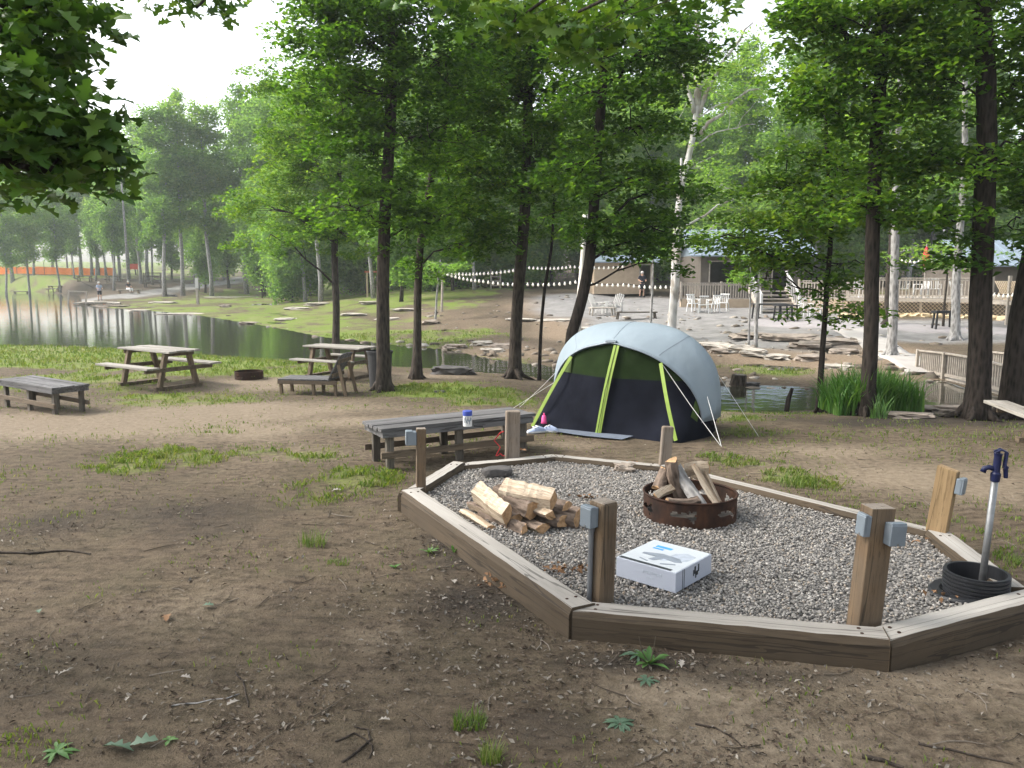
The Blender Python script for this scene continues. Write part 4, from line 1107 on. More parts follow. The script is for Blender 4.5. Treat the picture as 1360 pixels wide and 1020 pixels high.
# x along the pile, y depth, z height, yaw (log axis, near end points at the viewer's right), roll, length, radius, arc, swap
def wlog(px, py, z, yaw, roll, L, Rr, a, label, seed, pitch=0, swap=False, bark='log_bark'):
    p = at_z(px, py, GRAVEL_Z + z)
    log_obj('firewood_log', label, gp, p, (roll, pitch, yaw), L, Rr, a[0], a[1], seed, bark, swap=swap)
H_ = (0.3, 0.3 + 2.2); Wd = (0, 1.7); Q = (0, 2.6); FULL = (0, 6.2831)
wlog(634, 689, .03, R(-58), R(30), .42, .075, Wd, 'pale split stick lying lowest at the left end of the woodpile', 1, swap=True)
wlog(662, 683, .06, R(-60), R(60), .42, .125, Q, 'half log with brown cut end, second from the left in the woodpile', 2)
wlog(700, 690, .055, R(-55), R(40), .42, .11, Wd, 'log in the bottom layer in the middle of the woodpile', 3)
wlog(726, 685, .05, R(-45), R(20), .40, .11, Q, 'log in the bottom layer under the top pale log', 4)
wlog(735, 687, .05, R(-30), R(150), .40, .12, Wd, 'dark barked log low at the right front of the woodpile', 5)
wlog(741, 676, .06, R(-35), R(80), .38, .10, Wd, 'short split log at the far right end of the woodpile', 6)
wlog(678, 694, .045, R(-62), R(100), .38, .07, Wd, 'small stub showing its square end at the front of the woodpile', 7)
wlog(655, 668, .16, R(-52), R(-62), .46, .13, Wd, 'broad pale split log on top at the left of the woodpile', 8, swap=True, pitch=R(8))
wlog(684, 666, .17, R(-48), R(10), .42, .085, FULL, 'round barked log on top in the middle of the woodpile', 9, pitch=R(6))
wlog(702, 658, .22, R(-30), R(-75), .46, .14, (0, 2.0), 'largest pale split log topping the woodpile', 10, swap=False, pitch=R(4))
wlog(724, 665, .15, R(-35), R(20), .42, .09, Q, 'barked log under the largest pale one at the right of the woodpile', 11, pitch=R(4))
wlog(708, 676, .13, R(-50), R(200), .40, .09, Wd, 'small wedge squeezed into the middle of the woodpile', 12, pitch=R(5))
wlog(644, 677, .06, R(-55), R(20), .40, .08, Wd, 'brown barked log under the broad pale one, left in the woodpile', 13)
# wood in the ring: a teepee
gr = 'firewood standing in the fire ring'
def rlog(ax, ay, az, bx, by, bz, Rr, a, roll, label, seed, bark='log_bark', swap=False):
    A = Vector((fcx + ax, fcy + ay, GRAVEL_Z + az)); B = Vector((fcx + bx, fcy + by, GRAVEL_Z + bz))
    d = (B - A); q = d.to_track_quat('X', 'Z') @ Euler((roll, 0, 0)).to_quaternion()
    o = log_obj('firewood_log', label, gr, (A + B) / 2, q.to_euler(), d.length, Rr, a[0], a[1], seed, bark, swap=swap)
rlog(0.06, -.16, .10, -.10, .08, .40, .055, FULL, 0, 'grey round log leaning in the fire ring, nearest of its teepee', 21, 'log_grey')
rlog(-.05, .06, .12, -.16, .02, .47, .06, FULL, 0, 'dark barked log standing tallest in the fire ring', 22)
rlog(.24, -.12, .12, .04, .08, .40, .065, Wd, R(40), 'pale split stick leaning to the left in the fire ring', 23, swap=True)
rlog(.27, .0, .12, .10, .10, .40, .05, Wd, R(60), 'thin pale split stick at the right of the teepee in the fire ring', 24, swap=True)
rlog(-.02, .12, .36, .16, .06, .40, .07, Q, R(-60), 'short chunk lying across the top of the teepee', 25)
rlog(-.30, -.10, .17, -.12, .05, .24, .06, Wd, R(-50), 'orange split log lying at the left in the fire ring', 26, swap=True)
rlog(-.27, .02, .22, -.20, .10, .38, .06, Q, R(20), 'barked log leaning at the left in the fire ring', 27)
rlog(-.22, -.20, .15, .04, -.16, .17, .05, FULL, 0, 'dark log lying across the front inside the fire ring', 28, 'log_bark')

# ------------------------------------------------------------------ carton
p = at_z(897, 789, GRAVEL_Z + .008); pl = at_z(813, 772, GRAVEL_Z + .008)
lv = Vector((pl.x - p.x, pl.y - p.y, 0)); ly = lv.normalized(); Lx = 0.45; Ly = 0.47; Hh = .132
yaw = math.atan2(-ly.y, -ly.x) - R(12)   # local -x runs to the left corner
bx = thing('cardboard_box', 'flat white printed carton lying on the gravel beside the post', 'box', (p.x, p.y, GRAVEL_Z + .012), yaw)
M['carton'] = mat_plain('carton', (0.38, 0.41, 0.48), 0.5, 0.05, 4)
M['ink_black'] = mat_plain('ink_black', (0.03, 0.035, 0.04), 0.5, 0.2, 20); M['ink_blue'] = mat_plain('ink_blue', (0.06, 0.30, 0.65), 0.5, 0.15, 20); M['ink_grey'] = mat_plain('ink_grey', (0.22, 0.25, 0.29), 0.5, 0.3, 14); M['ink_pale'] = mat_plain('ink_pale', (0.38, 0.42, 0.48), 0.5, 0.2, 20)
M['carton_top_lit'] = mat_plain('carton_top_lit', (0.48, 0.51, 0.54), 0.45, 0.06, 4)  # paler than the carton sides: light falling on the top put into colour
MB().box((-Lx / 2, Ly / 2, Hh / 2), (Lx, Ly, Hh)).build('carton', M['carton'], bx, bevel=0.003)
MB().box((-Lx / 2, Ly / 2, Hh + .001), (Lx - .012, Ly - .012, .002)).build('lit_top_sheet', M['carton_top_lit'], bx)
T = Hh + .003
pr = MB(); pr.box((-Lx / 2 - .015, .022, T), (Lx - .06, .030, .0012)); pr.build('dark_band', M['ink_black'], bx)
pr = MB(); pr.box((-.30, .36, T), (.12, .035, .0012)).box((-.32, .315, T), (.08, .022, .0012)); pr.build('blue_print', M['ink_blue'], bx)
pr = MB()
pic = [(-.36, .20), (-.24, .25), (-.10, .23), (-.06, .18), (-.10, .155), (-.19, .17), (-.23, .10), (-.27, .105), (-.25, .17), (-.36, .17)]
pr.prism(pic, T - .0006, T + .0006); pr.box((-.12, .10, T), (.10, .016, .0012), (0, 0, .5)); pr.box((-.29, .08, T), (.08, .012, .0012), (0, 0, -.3))
pr.build('printed_picture', M['ink_grey'], bx)
pr = MB(); pr.prism([(-.20, .13), (-.05, .22), (-.04, .33), (-.12, .36), (-.18, .30)], T - .0012, T - .0002); pr.build('printed_panel', M['ink_pale'], bx)
pr = MB()
for yy in (.085, .105): pr.box((.0012, yy, Hh / 2), (.0012, .005, Hh * .98))
pr.build('printed_lines', M['ink_black'], bx)
pr = MB()
for k, (yy, zz, a, b_) in enumerate([(.245, .085, .02, .05), (.27, .06, .03, .03), (.29, .09, .016, .05), (.255, .05, .016, .04), (.225, .07, .012, .04)]): pr.box((.0012, yy, zz), (.0012, a, b_))
pr.build('printed_mark', M['ink_black'], bx)
pr = MB()
for k in range(9): pr.box((-.245 + k * .017, -.0012, .085 + (.004 if k % 3 else 0)), (.010, .0012, .012 if k % 2 else .020))
pr.box((-.19, -.0012, .055), (.05, .0012, .01))
pr.build('faint_print', M['ink_pale'], bx)

# ------------------------------------------------------------------ flat stone, stray rock, red cord
def rock(name, label, cat, loc, dims, rz, m, seed, group=None, sub=3, rough=.34):
    bm = bmesh.new(); bmesh.ops.create_icosphere(bm, subdivisions=sub, radius=1)
    rs = np.random.default_rng(seed); off = rs.random(3) * 50
    for v in bm.verts:
        q = v.co.copy()
        for ax in range(3): q[ax] = math.copysign(abs(q[ax]) ** .55, q[ax])
        d = 1 + rough * 2 * (float(vnoise(q.x * 1.3 + off[0] + q.z * 2.1, q.y * 1.3 + off[1], 0.6, seed % 50)) - .5 + .45 * (float(vnoise(q.x * 2.9 + off[1], q.y * 2.9 + q.z * 3, 0.6, seed % 40)) - .5))
        v.co = Vector((q.x * dims[0] / 2 * d, q.y * dims[1] / 2 * d, q.z * dims[2] / 2 * (1 + (d - 1) * .8)))
    me = bpy.data.meshes.new(name); bm.to_mesh(me); bm.free(); me.materials.append(m)
    o = bpy.data.objects.new(name, me); link(o); o.location = loc; o.rotation_euler = (0, 0, rz)
    return tag(o, label, cat, group)
p = at_z(661, 632, GRAVEL_Z); rock('stone_slab', 'flat dark stone slab on the gravel before the thick grey post', 'stone', (p.x, p.y, GRAVEL_Z + .045), (.30, .17, .10), R(12), M['rock_dark'], 3, rough=.1)
p = at_z(829, 625, GRAVEL_Z); rock('stone', 'brownish stone lying against the far timber of the pit', 'stone', (p.x, p.y, GRAVEL_Z + .03), (.19, .12, .09), R(-10), M['rock'], 8)
p = at_z(661, 604, 0.03)
cord = [(p.x + .05 * math.sin(k * 1.9) + .028 * k * (1 if k < 7 else .6), p.y + .05 * math.cos(k * 2.7), .02 + (.42 - .07 * k if k < 6 else 0.0)) for k in range(16)]
MBc = MB(); 
bench_end = at_depth(669, 573, p.y - .02)
pts = [bench_end, (p.x + .03, p.y - .05, .30), (p.x - .04, p.y, .2), (p.x + .03, p.y, .12), (p.x - .02, p.y - .05, .03)] + [(p.x + .03 * k, p.y - .05 + .05 * math.sin(k * 1.6), .03 + .015 * (k % 2)) for k in range(9)]
fine = []
for i in range(len(pts) - 1):
    a = Vector(pts[i]); c = Vector(pts[i + 1])
    for t in (0, .33, .66): fine.append(a.lerp(c, t))
MBc.tube(fine, 0.007, 6); tag(MBc.build('cord', M['rope_red'], None, smooth=True), 'red cord dangling in loops beside the thick grey post', 'cord')

# ------------------------------------------------------------------ frost-free hydrant, pipe ring and lid
p = at_z(1291, 804, GRAVEL_Z); pr_ = 0.19
rc = Vector((at_z(1291, 785, GRAVEL_Z).x, p.y + pr_, GRAVEL_Z))
prof = []; hh = .145
for k in range(6):
    z0 = hh * k / 6
    prof += [(pr_, z0 + .003), (pr_, z0 + .015), (pr_ - .010, z0 + .018), (pr_ - .010, z0 + .023)]
prof += [(pr_ - .004, hh), (pr_ - .022, hh)] + [(pr_ - .024, 0.0)]
lt = MB(); lt.lathe(prof, 48, closed=True); o = lt.build('pipe_ring', M['black_plastic'], None, loc=rc); tag(o, 'black corrugated pipe ring round the foot of the hydrant', 'pipe ring')
lp_ = at_z(1262, 800, GRAVEL_Z)
lt = MB(); lt.lathe([(.10, .0), (.10, .018), (.115, .03), (.165, .03), (.18, .018), (.18, .0)], 40, closed=True)
o = lt.build('drain_collar', M['black_plastic'], None, bevel=.003, loc=(rc.x - .10, rc.y + .0, GRAVEL_Z + .002), rot=(R(2), R(-6), 0)); tag(o, 'flat black plastic collar half under the corrugated pipe ring', 'collar')
hb = Vector((at_depth(1303, 772, rc.y + .02).x, rc.y + .02, GRAVEL_Z)); ht = at_depth(1322, 633, rc.y + .02)
hy_ = thing('yard_hydrant', 'blue-headed frost-free water hydrant leaning in the black pipe ring', 'hydrant', hb)
top = ht - hb
MB().tube([Vector((0, 0, -.1)), top], .021, 14).build('standpipe', M['galv'], hy_, smooth=True)
ax = top.normalized(); side = Vector((1, -.3, 0)).normalized()
h1 = MB(); h1.tube([top - ax * .03, top + ax * .02, top + ax * .03, top + ax * .13, top + ax * .15], [.027, .03, .022, .022, .026], 14)
h1.build('head', M['blue_cast'], hy_, smooth=False, bevel=.003)
sp = MB(); s0 = top + ax * .045
sp.tube([s0, s0 - side * .04 + Vector((0, 0, .012)), s0 - side * .065 + Vector((0, 0, .004)), s0 - side * .073 - Vector((0, 0, .02))], [.016, .016, .017, .019], 12)
sp.build('spout', M['blue_cast'], hy_, smooth=True)
hd = MB(); q0 = top + ax * .155
for s_ in (-1, 1):
    o_ = Vector((side.y, -side.x, 0)) * .02 * s_
    hd.tube([q0 - side * .022 + o_, q0 + ax * .02 + side * .01 + o_, q0 + side * .045 + ax * .005 + o_, q0 + side * .042 - ax * .10 + o_], [.007] * 4, 8)
hd.tube([q0 + side * .05 - ax * .09 - Vector((side.y, -side.x, 0)) * .024, q0 + side * .05 - ax * .09 + Vector((side.y, -side.x, 0)) * .024], .012, 8)
hd.tube([q0 - ax * .06, q0 + ax * .02], .011, 8); hd.tube([q0 + side * .05 - ax * .10, q0 + side * .058 - ax * .16], [.015, .013], 8)
hd.build('handle', M['blue_cast'], hy_, smooth=False, bevel=.002)

# brown dry leaves blown against the timbers inside the pit
C = []
for (px, py, n, sx, sy) in [(755, 757, 40, .10, .05), (662, 770, 50, .07, .1), (780, 660, 14, .05, .03), (838, 615, 10, .06, .02), (690, 598, 10, .06, .03), (735, 700, 8, .1, .1), (1240, 790, 8, .1, .05), (1190, 720, 14, .12, .03)]:
    zz = GRAVEL_Z + .015 if py < 760 else (0.03 if px < 700 else GRAVEL_Z + .015)
    q = at_z(px, py, zz)
    C.append(np.stack([q.x + rng.normal(0, sx, n), q.y + rng.normal(0, sy, n), zz + rng.random(n) * .02], 1))
C = np.concatenate(C)
V, F = leaf_arrays(C, .03 + .03 * rng.random(len(C)), .6, .5, rng)
tag(np_mesh('dry_leaves', V, F, M['brown_leaf']), 'reddish dry leaves gathered against timbers and posts', kind='stuff')
# ------------------------------------------------------------------ tent
def cloth(name, col, rough=.6, var=.06, scale=6, trans=0.0):
    m, nt, out = new_mat(name)
    n = noise(nt, coords(nt, 'Object'), scale, 4)
    c = ramp(nt, n, [(.25, tuple(x * (1 - var) for x in col)), (.75, tuple(x * (1 + var) for x in col))])
    dk_ = name.startswith('screen')
    p = finish(nt, out, c, .95 if dk_ else rough, noise(nt, coords(nt, 'Object', (1, 1, .4)), 2.6, 3), .25 if dk_ else .5, .06, .04 if dk_ else .25)
    if trans:
        t = nt.nodes.new('ShaderNodeBsdfTranslucent'); nt.links.new(c, t.inputs[0])
        ms = nt.nodes.new('ShaderNodeMixShader'); ms.inputs[0].default_value = trans
        nt.links.new(p.outputs[0], ms.inputs[1]); nt.links.new(t.outputs[0], ms.inputs[2]); nt.links.new(ms.outputs[0], out.inputs[0])
    return m
M['fly'] = cloth('fly', (0.275, 0.335, 0.38), .6, .05, 4, .25)
M['screen'] = cloth('screen', (0.0085, 0.0095, 0.0145), .75, .5, 2.2)
M['screen_up'] = cloth('screen_up', (0.013, 0.023, 0.008), .7, .3, 4)
M['lime'] = cloth('lime', (0.18, 0.26, 0.045), .6, .12, 8)
M['lime_dim'] = cloth('lime_dim', (0.05, 0.085, 0.012), .6, .2, 5, .3)
M['tent_floor'] = cloth('tent_floor', (0.10, 0.118, 0.15), .9, .2, 6)
M['rope'] = mat_plain('rope', (0.6, 0.6, 0.58), .7, .1)
A0 = ground(705, 569); B0 = ground(901, 590)
uv = Vector((B0.x - A0.x, B0.y - A0.y, 0)); W = uv.length; uv.normalize(); vv = Vector((-uv.y, uv.x, 0))
tc = (A0 + B0) / 2; tz0 = min(A0.z, B0.z, gz1(*((A0 + B0) / 2).xy)) - .01
tent = thing('tent', 'grey dome tent with dark screened front and lime green strips', 'tent', (tc.x, tc.y, tz0), math.atan2(uv.y, uv.x))
hw = W / 2                                # half width of the front
D = 1.42
def fly_pt(w, th):
    """w 0..1 front to rear, th 0..pi right to left"""
    Wd = (hw + .04 + .11 * float(sstep(0, .35, w))) * (1 - .30 * max(0, w - .5) / .5)
    Hh = 1.235 + .27 * math.sin(min(1, w / .5) * PI / 2) - .55 * max(0, (w - .55) / .45) ** 1.6
    zb = .26 + .10 * w
    e = 2 / (2.0 + .95 * float(sstep(0, .38, w)))
    c, s = math.cos(th), math.sin(th)
    u = Wd * math.copysign(abs(c) ** e, c); z = zb + (Hh - zb) * max(s, 0) ** e
    v = .30 + (D - .30) * w + (.30 * abs(c) ** 2.2 * (1 - w) ** 2)
    # cloth slackens between the poles, the brow lifts over the middle strip
    z -= .035 * math.sin(w * PI) * math.sin(2 * th) ** 2
    z += .03 * (1 - w) ** 3 * math.exp(-(c / .12) ** 2)
    v -= .05 * (1 - w) ** 4 * s
    return Vector((u, v, z))
NW, NT = 22, 48
def grid(fn, nu, nv):
    vs = [fn(i / nu, j / nv) for i in range(nu + 1) for j in range(nv + 1)]
    fs = [(i * (nv + 1) + j, (i + 1) * (nv + 1) + j, (i + 1) * (nv + 1) + j + 1, i * (nv + 1) + j + 1) for i in range(nu) for j in range(nv)]
    return vs, fs
def solidify(o, t):
    s = o.modifiers.new('thickness', 'SOLIDIFY'); s.thickness = t; s.offset = 0; return o
vs, fs = grid(lambda a, b: fly_pt(a, PI * b), NW, NT)
solidify(MB().add(vs, fs).build('rainfly', M['fly'], tent, smooth=True), .004)
sm = MB(); sm.tube([fly_pt(0, PI * k / 40) + Vector((0, -.006, 0)) for k in range(41)], .010, 6); sm.build('brow_binding', M['steel_box'], tent, smooth=True)
for th_ in (PI * .32, PI * .5, PI * .68):
    MB().tube([fly_pt(k / 20, th_) + Vector((0, 0, .003)) for k in range(1, 21)], .0035, 5).build('seam', M['steel_box'], tent, smooth=True)
# rear and side walls of the body under the fly
def body_pt(w, t, side):
    top = fly_pt(w, 0 if side > 0 else PI); top.z += .04; top.x -= side * .03
    bot = Vector((side * (hw + .04) * (1 - .14 * max(0, w - .5) * 2), .25 + (D - .15) * w, 0))
    return bot.lerp(top, t)
for side in (1, -1):
    vs, fs = grid(lambda a, b: body_pt(a, b, side), 12, 4)
    MB().add(vs, fs).build('side_wall', M['screen'], tent, smooth=True)
vs, fs = grid(lambda a, b: fly_pt(1, PI * a).lerp(Vector((math.cos(PI * a) * hw * .8, D + .25, 0)), b), 24, 4)
MB().add(vs, fs).build('rear_wall', M['fly'], tent, smooth=True)
# screened front: from the foot line to the brow
STU = (-.64 * hw / 1.05, 0.0, .76 * hw / 1.05); STB = (-hw, -.12, hw)   # where the strips start and end
def brow(t):    # t 0 left .. 1 right
    p = fly_pt(0.0, PI * (1 - t)); return p + Vector((0, .03, -.02))
def foot(t):
    xs = [0, .13, .5, .87, 1]; us = [-hw - .05, -hw, 0, hw, hw + .06]; vs_ = [.62, 0, -.05, 0, .62]
    return Vector((np.interp(t, xs, us), np.interp(t, xs, vs_), 0))
def front(t, h):
    a, b = foot(t), brow(t)
    p = a.lerp(b, h); p.y += .05 * math.sin(h * PI) * (0.5 + .5 * math.cos(t * 6 * PI)); return p
ZSPLIT = .80
def hs(t):   # height fraction where the dark screen meets the green top
    b = brow(t).z; return min(1.0, ZSPLIT / max(b, .01))
vs, fs = grid(lambda a, b: front(a, b * hs(a)), 40, 10)
MB().add(vs, fs).build('screen_panel', M['screen'], tent, smooth=True)
i0, i1 = 7, 34
def upper(a, b):
    t = .12 + a * .76; h0 = hs(t); return front(t, h0 + (1 - h0) * b)
vs, fs = grid(upper, 30, 5)
MB().add(vs, fs).build('green_panel', M['screen_up'], tent, smooth=True)
# paler patches of inner tent behind the green top, inside light put into colour
vs, fs = grid(lambda a, b: (lambda t: front(t, hs(t) + (1 - hs(t)) * (.02 + .9 * b)) + Vector((0, -.012, 0)))(.17 + .13 * a), 8, 4)
MB().add(vs, fs).build('lit_green_patch', M['lime_dim'], tent, smooth=True)
vs, fs = grid(lambda a, b: (lambda t: front(t, .62 + .36 * b) + Vector((.0, -.014, 0)))(.885 + .045 * a), 6, 4)
MB().add(vs, fs).build('lit_green_patch', M['lime_dim'], tent, smooth=True)
def ribbon(name, a, b, wd, m, n=8, bow=.03):
    a, b = Vector(a), Vector(b); d = (b - a).normalized(); s = d.cross(Vector((0, -1, .2))).normalized() * wd / 2
    vs = []; fs = []
    for i in range(n + 1):
        t = i / n; p = a.lerp(b, t) + Vector((0, -bow * math.sin(t * PI) - .02, .0)); vs += [p - s, p + s]
    for i in range(n): fs.append((2 * i, 2 * i + 1, 2 * i + 3, 2 * i + 2))
    return solidify(MB().add(vs, fs).build(name, m, tent), .006)
def tofront(px, py):    # a point of the front face seen in the photo, on the plane of the face
    best = None
    for i in range(41):
        for j in range(21):
            p = front(i / 40, j / 20); q = tent_m @ p
            d = q - cam.location; 
            fwd = Vector((0, CP, -SP)); up = Vector((0, SP, CP)); z = d.dot(fwd)
            x = CX + F_PX * d.x / z; y = CY - F_PX * d.dot(up) / z
            e = (x - px) ** 2 + (y - py) ** 2
            if best is None or e < best[0]: best = (e, p)
    return best[1]
tent_m = Matrix.Translation(tent.location) @ Matrix.Rotation(tent.rotation_euler.z, 4, 'Z')
tips = [(tofront(757, 473), tofront(705, 566), .05), (tofront(818, 458), tofront(798, 578), .085), (tofront(886, 478), tofront(900, 585), .05)]
for a, b, wd in tips:
    a = a + Vector((0, -.02, 0)); ribbon('strip', a, b, wd, M['lime'])
z_ = MB(); a, b, wd = tips[1]
z_.tube([a + Vector((.0, -.045, 0)), a.lerp(b, .5) + Vector((0, -.08, 0)), b + Vector((0, -.045, 0))], .006, 6); z_.build('zip', M['lime_dim'], tent)
# front hem, sill and groundsheet
hem = MB(); hem.tube([foot(t / 20) + Vector((0, -.01, .02)) for t in range(2, 19)], .018, 8); hem.build('hem', M['tent_floor'], tent, smooth=True)
gs = MB(); gvs = [(-.62 * hw, .02), (.45 * hw, -.02), (.42 * hw, -.26), (-.05, -.32), (-.50 * hw, -.27)]
gq = [tent_m @ Vector((x, y, 0)) for x, y in gvs]; gs.add([(x, y, gz1(q.x, q.y) - tent.location.z + .03 + .012 * math.sin(i * 2.1)) for i, ((x, y), q) in enumerate(zip(gvs, gq))], [(0, 4, 3, 2, 1)]); gs.build('groundsheet', M['tent_floor'], tent)
cap = MB(); q = fly_pt(0.02, PI / 2); cap.box(q + Vector((0, -.02, .0)), (.16, .05, .02), (.3, 0, 0)); cap.build('brow_patch', M['steel_box'], tent, bevel=.006)
# guy lines with pegs
def guy(px0, py0, px1, py1, r=.004):
    a = tofront(px0, py0) + Vector((0, -.02, 0)); g = ground(px1, py1); b = tent_m.inverted() @ g
    o = MB().tube([a, a.lerp(b, .5) - Vector((0, 0, .02)), b], r, 5).build('guy_line', M['rope'], tent)
    MB().tube([b + Vector((0, 0, .08)), b - Vector((0, 0, .05))], .006, 6).build('peg', M['galv'], o)
guy(880, 479, 957, 592); guy(757, 474, 690, 541)
b1 = tent_m.inverted() @ ground(958, 593); f1 = fly_pt(.15, .25)
MB().tube([f1 + Vector((.02, 0, 0)), b1], .004, 5).build('guy_line', M['rope'], tent)
b2 = tent_m.inverted() @ ground(1008, 580); f2 = fly_pt(.6, .35)
MB().tube([f2 + Vector((.02, 0, 0)), b2], .003, 5).build('guy_line', M['rope'], tent)
b3 = tent_m.inverted() @ ground(672, 548); f3 = fly_pt(.1, PI - .3)
MB().tube([f3, b3], .003, 5).build('guy_line', M['rope'], tent)
# pink thing hanging behind the screen, pair of shoes outside
q = min((tent_m @ front(.13 + i * .005, j * .02) for i in range(40) for j in range(30)), key=lambda a: (a - at_depth(724, 556, a.y)).length) + Vector((-.02, -.09, 0))
lp = MB(); lp.lathe([(.0, .065), (.022, .062), (.03, .04), (.036, -.01), (.042, -.05), (.03, -.055), (0, -.055)], 14); lp.box((0, 0, .08), (.02, .006, .03))
tag(lp.build('lantern', M['pink'], None, smooth=True, loc=q), 'small pink lantern against the dark tent screen', 'lantern')
def shoe(px, py, yaw, label):
    p = ground(px, py)
    r = thing('shoe', label, 'shoe', (p.x, p.y, p.z + .005), yaw, 'pair of shoes at the tent')
    s = MB(); prof = [(-.13, .032, .035), (-.10, .042, .06), (-.03, .042, .09), (.03, .045, .075), (.08, .05, .05), (.12, .042, .042), (.14, .02, .03)]
    vs = []; fs = []
    for (x, hw_, h) in prof: vs += [(x, -hw_, .02), (x, -hw_ * .9, h * .7), (x, -hw_ * .3, h), (x, hw_ * .3, h), (x, hw_ * .9, h * .7), (x, hw_, .02)]
    for i in range(len(prof) - 1):
        for k in range(5): fs.append((i * 6 + k, i * 6 + k + 1, (i + 1) * 6 + k + 1, (i + 1) * 6 + k))
    fs += [(5, 4, 3, 2, 1, 0), tuple(range(len(prof) * 6 - 6, len(prof) * 6))]
    s.add(vs, fs).build('upper', M['cloth_blue'], r, smooth=True)
    so_ = MB(); so_.prism([(-.135, -.035), (-.05, -.042), (.08, -.052), (.14, -.022), (.14, .022), (.08, .052), (-.05, .042), (-.135, .035)], 0, .024); so_.build('sole', M['white_plastic'], r, bevel=.004)
    st = MB(); st.box((.0, 0, .088), (.02, .09, .008), (0, .2, 0)); st.box((.04, 0, .074), (.02, .095, .008), (0, .4, 0)); st.build('lace', M['white_plastic'], r)
shoe(713, 575, R(200), 'left shoe of the pale pair at the tent corner'); shoe(729, 574, R(165), 'right shoe of the pale pair at the tent corner')

# ------------------------------------------------------------------ low bench tables
def low_bench(L, Wd, H, label, loc, yaw, group='low wooden bench tables'):
    r = thing('bench_table', label, 'table', loc, yaw, group)
    t = MB()
    nb = 5; bw = Wd / nb
    for k in range(nb): t.box((random.uniform(-.008, .008), -Wd / 2 + bw * (k + .5), H - .019 + random.uniform(-.004, .004)), (L + random.uniform(-.02, .02), bw - .009, .038), (random.uniform(-.02, .02), random.uniform(-.003, .003), 0))
    t.build('tabletop', M['grey_x'], r, bevel=.004)
    a = MB()
    for s in (-1, 1):
        a.box((0, s * (Wd / 2 - .03), H - .072), (L - .05, .038, .065)); a.box((s * (L / 2 - .045), 0, H - .072), (.038, Wd - .105, .065))
    a.build('apron', M['grey_x'], r, bevel=.004)
    for sx in (-1, 0, 1):
        for sy in (-1, 1):
            lg = MB(); lg.box((sx * (L / 2 - .13), sy * (Wd / 2 - .09), (H - .05) / 2 - .03), (.085, .06, H - .02 + .02)); lg.build('leg', M['grey_z'], r, bevel=.004)
    for sy in (-1, 1):
        b = MB(); b.box((0, sy * (Wd / 2 - .036), .16), (L - .02, .038, .07)); b.build('stretcher', M['brown_x'], r, bevel=.004)
    return r
nc = ground(515, 623); ang1 = R(30); lx = Vector((math.cos(ang1), math.sin(ang1), 0)); ly_ = Vector((-lx.y, lx.x, 0))
L1, W1, H1 = 1.95, .60, .46
c = nc + lx * (L1 / 2 - .1) + ly_ * (W1 / 2 - .08)
bt = low_bench(L1, W1, H1, 'low grey plank bench table in the centre, beside the pit, with a can on it', (c.x, c.y, gz1(c.x, c.y)), ang1)
nc = ground(74, 551); ang2 = R(145); lx = Vector((math.cos(ang2), math.sin(ang2), 0)); ly_ = Vector((lx.y, -lx.x, 0))
c2 = nc + lx * (L1 / 2 - .08) + ly_ * (W1 / 2 - .06)
dup(bt, (c2.x, c2.y, gz1(c2.x, c2.y)), ang2, 'low grey plank bench table at the left edge of the photo').scale = (.98, 1, 1.0)
# can on the bench
p = at_z(621, 566, bt.location.z + H1); 
cn = thing('can', 'white and blue can standing on the centre bench table', 'can', (p.x, p.y, bt.location.z + H1 + .001))
MB().lathe([(0, 0), (.048, 0), (.05, .004), (.05, .15), (.046, .155)], 24).build('body', M['white_plastic'], cn, smooth=False)
MB().lathe([(.0515, .118), (.0525, .12), (.0525, .168), (.048, .172), (0, .172)], 24).build('lid', mat_plain('can_blue', (.05, .08, .35), .4), cn, smooth=False)
wr = MB()
for k in range(9):
    t = 4.1 + k * .19; wr.box((.0505 * math.cos(t), .0505 * math.sin(t), .07 + .02 * math.sin(k * 1.9)), (.002, .011, .05 - .012 * (k % 3)), (0, 0, t))
wr.build('printed_band', M['ink_grey'], cn)
tg = MB(); tg.tube([(p.x + .07, p.y - .03, bt.location.z + H1 + .008), (p.x + .17, p.y - .05, bt.location.z + H1 + .008)], .008, 8)
tag(tg.build('lighter', M['dark'], None), 'small dark stick lying on the bench beside the can', 'lighter')

# ------------------------------------------------------------------ picnic tables
def picnic(label, loc, yaw, top_m, group='wooden picnic tables', L=1.85, scale=1.0):
    r = thing('picnic_table', label, 'table', loc, yaw, group)
    t = MB()
    for k in range(5): t.box((random.uniform(-.01, .01), -.29 + .145 * k, .735 + random.uniform(-.004, .004)), (L + random.uniform(-.03, .02), .132, .038), (random.uniform(-.02, .02), random.uniform(-.004, .004), 0))
    t.build('tabletop', top_m, r, bevel=.004)
    for s in (-1, 1):
        b = MB()
        for k in range(2): b.box((0, s * (.63 + .145 * k), .435), (L, .137, .038))
        b.build('seat', top_m, r, bevel=.004)
    for s in (-1, 1):
        x = s * (L / 2 - .28)
        for sy in (-1, 1):
            lg = MB(); lg.beam((x, sy * .42, .0), (x, sy * .25, .715), .09, .09, (1, 0, 0)); lg.build('leg', M['brown_z'], r, bevel=.004)
        c_ = MB(); c_.box((x + .066 * s, 0, .375), (.04, 1.52, .085)); c_.box((x + .066 * s, 0, .675), (.04, .66, .075)); c_.build('crossbeam', M['brown_x'], r, bevel=.004)
        f = MB(); f.box((x, 0, -.005), (.11, 1.05, .08)); f.build('skid', M['brown_x'], r, bevel=.004)
    b = MB(); b.box((0, 0, .69), (L - .72, .09, .04)); b.build('batten', M['brown_x'], r)
    if scale != 1.0: r.scale = (scale,) * 3
    return r
p = ground(213, 512); pt = picnic('brown picnic table with pale top, the second table from the left', (p.x, p.y, p.z + .03), R(-34), M['pale_x'])
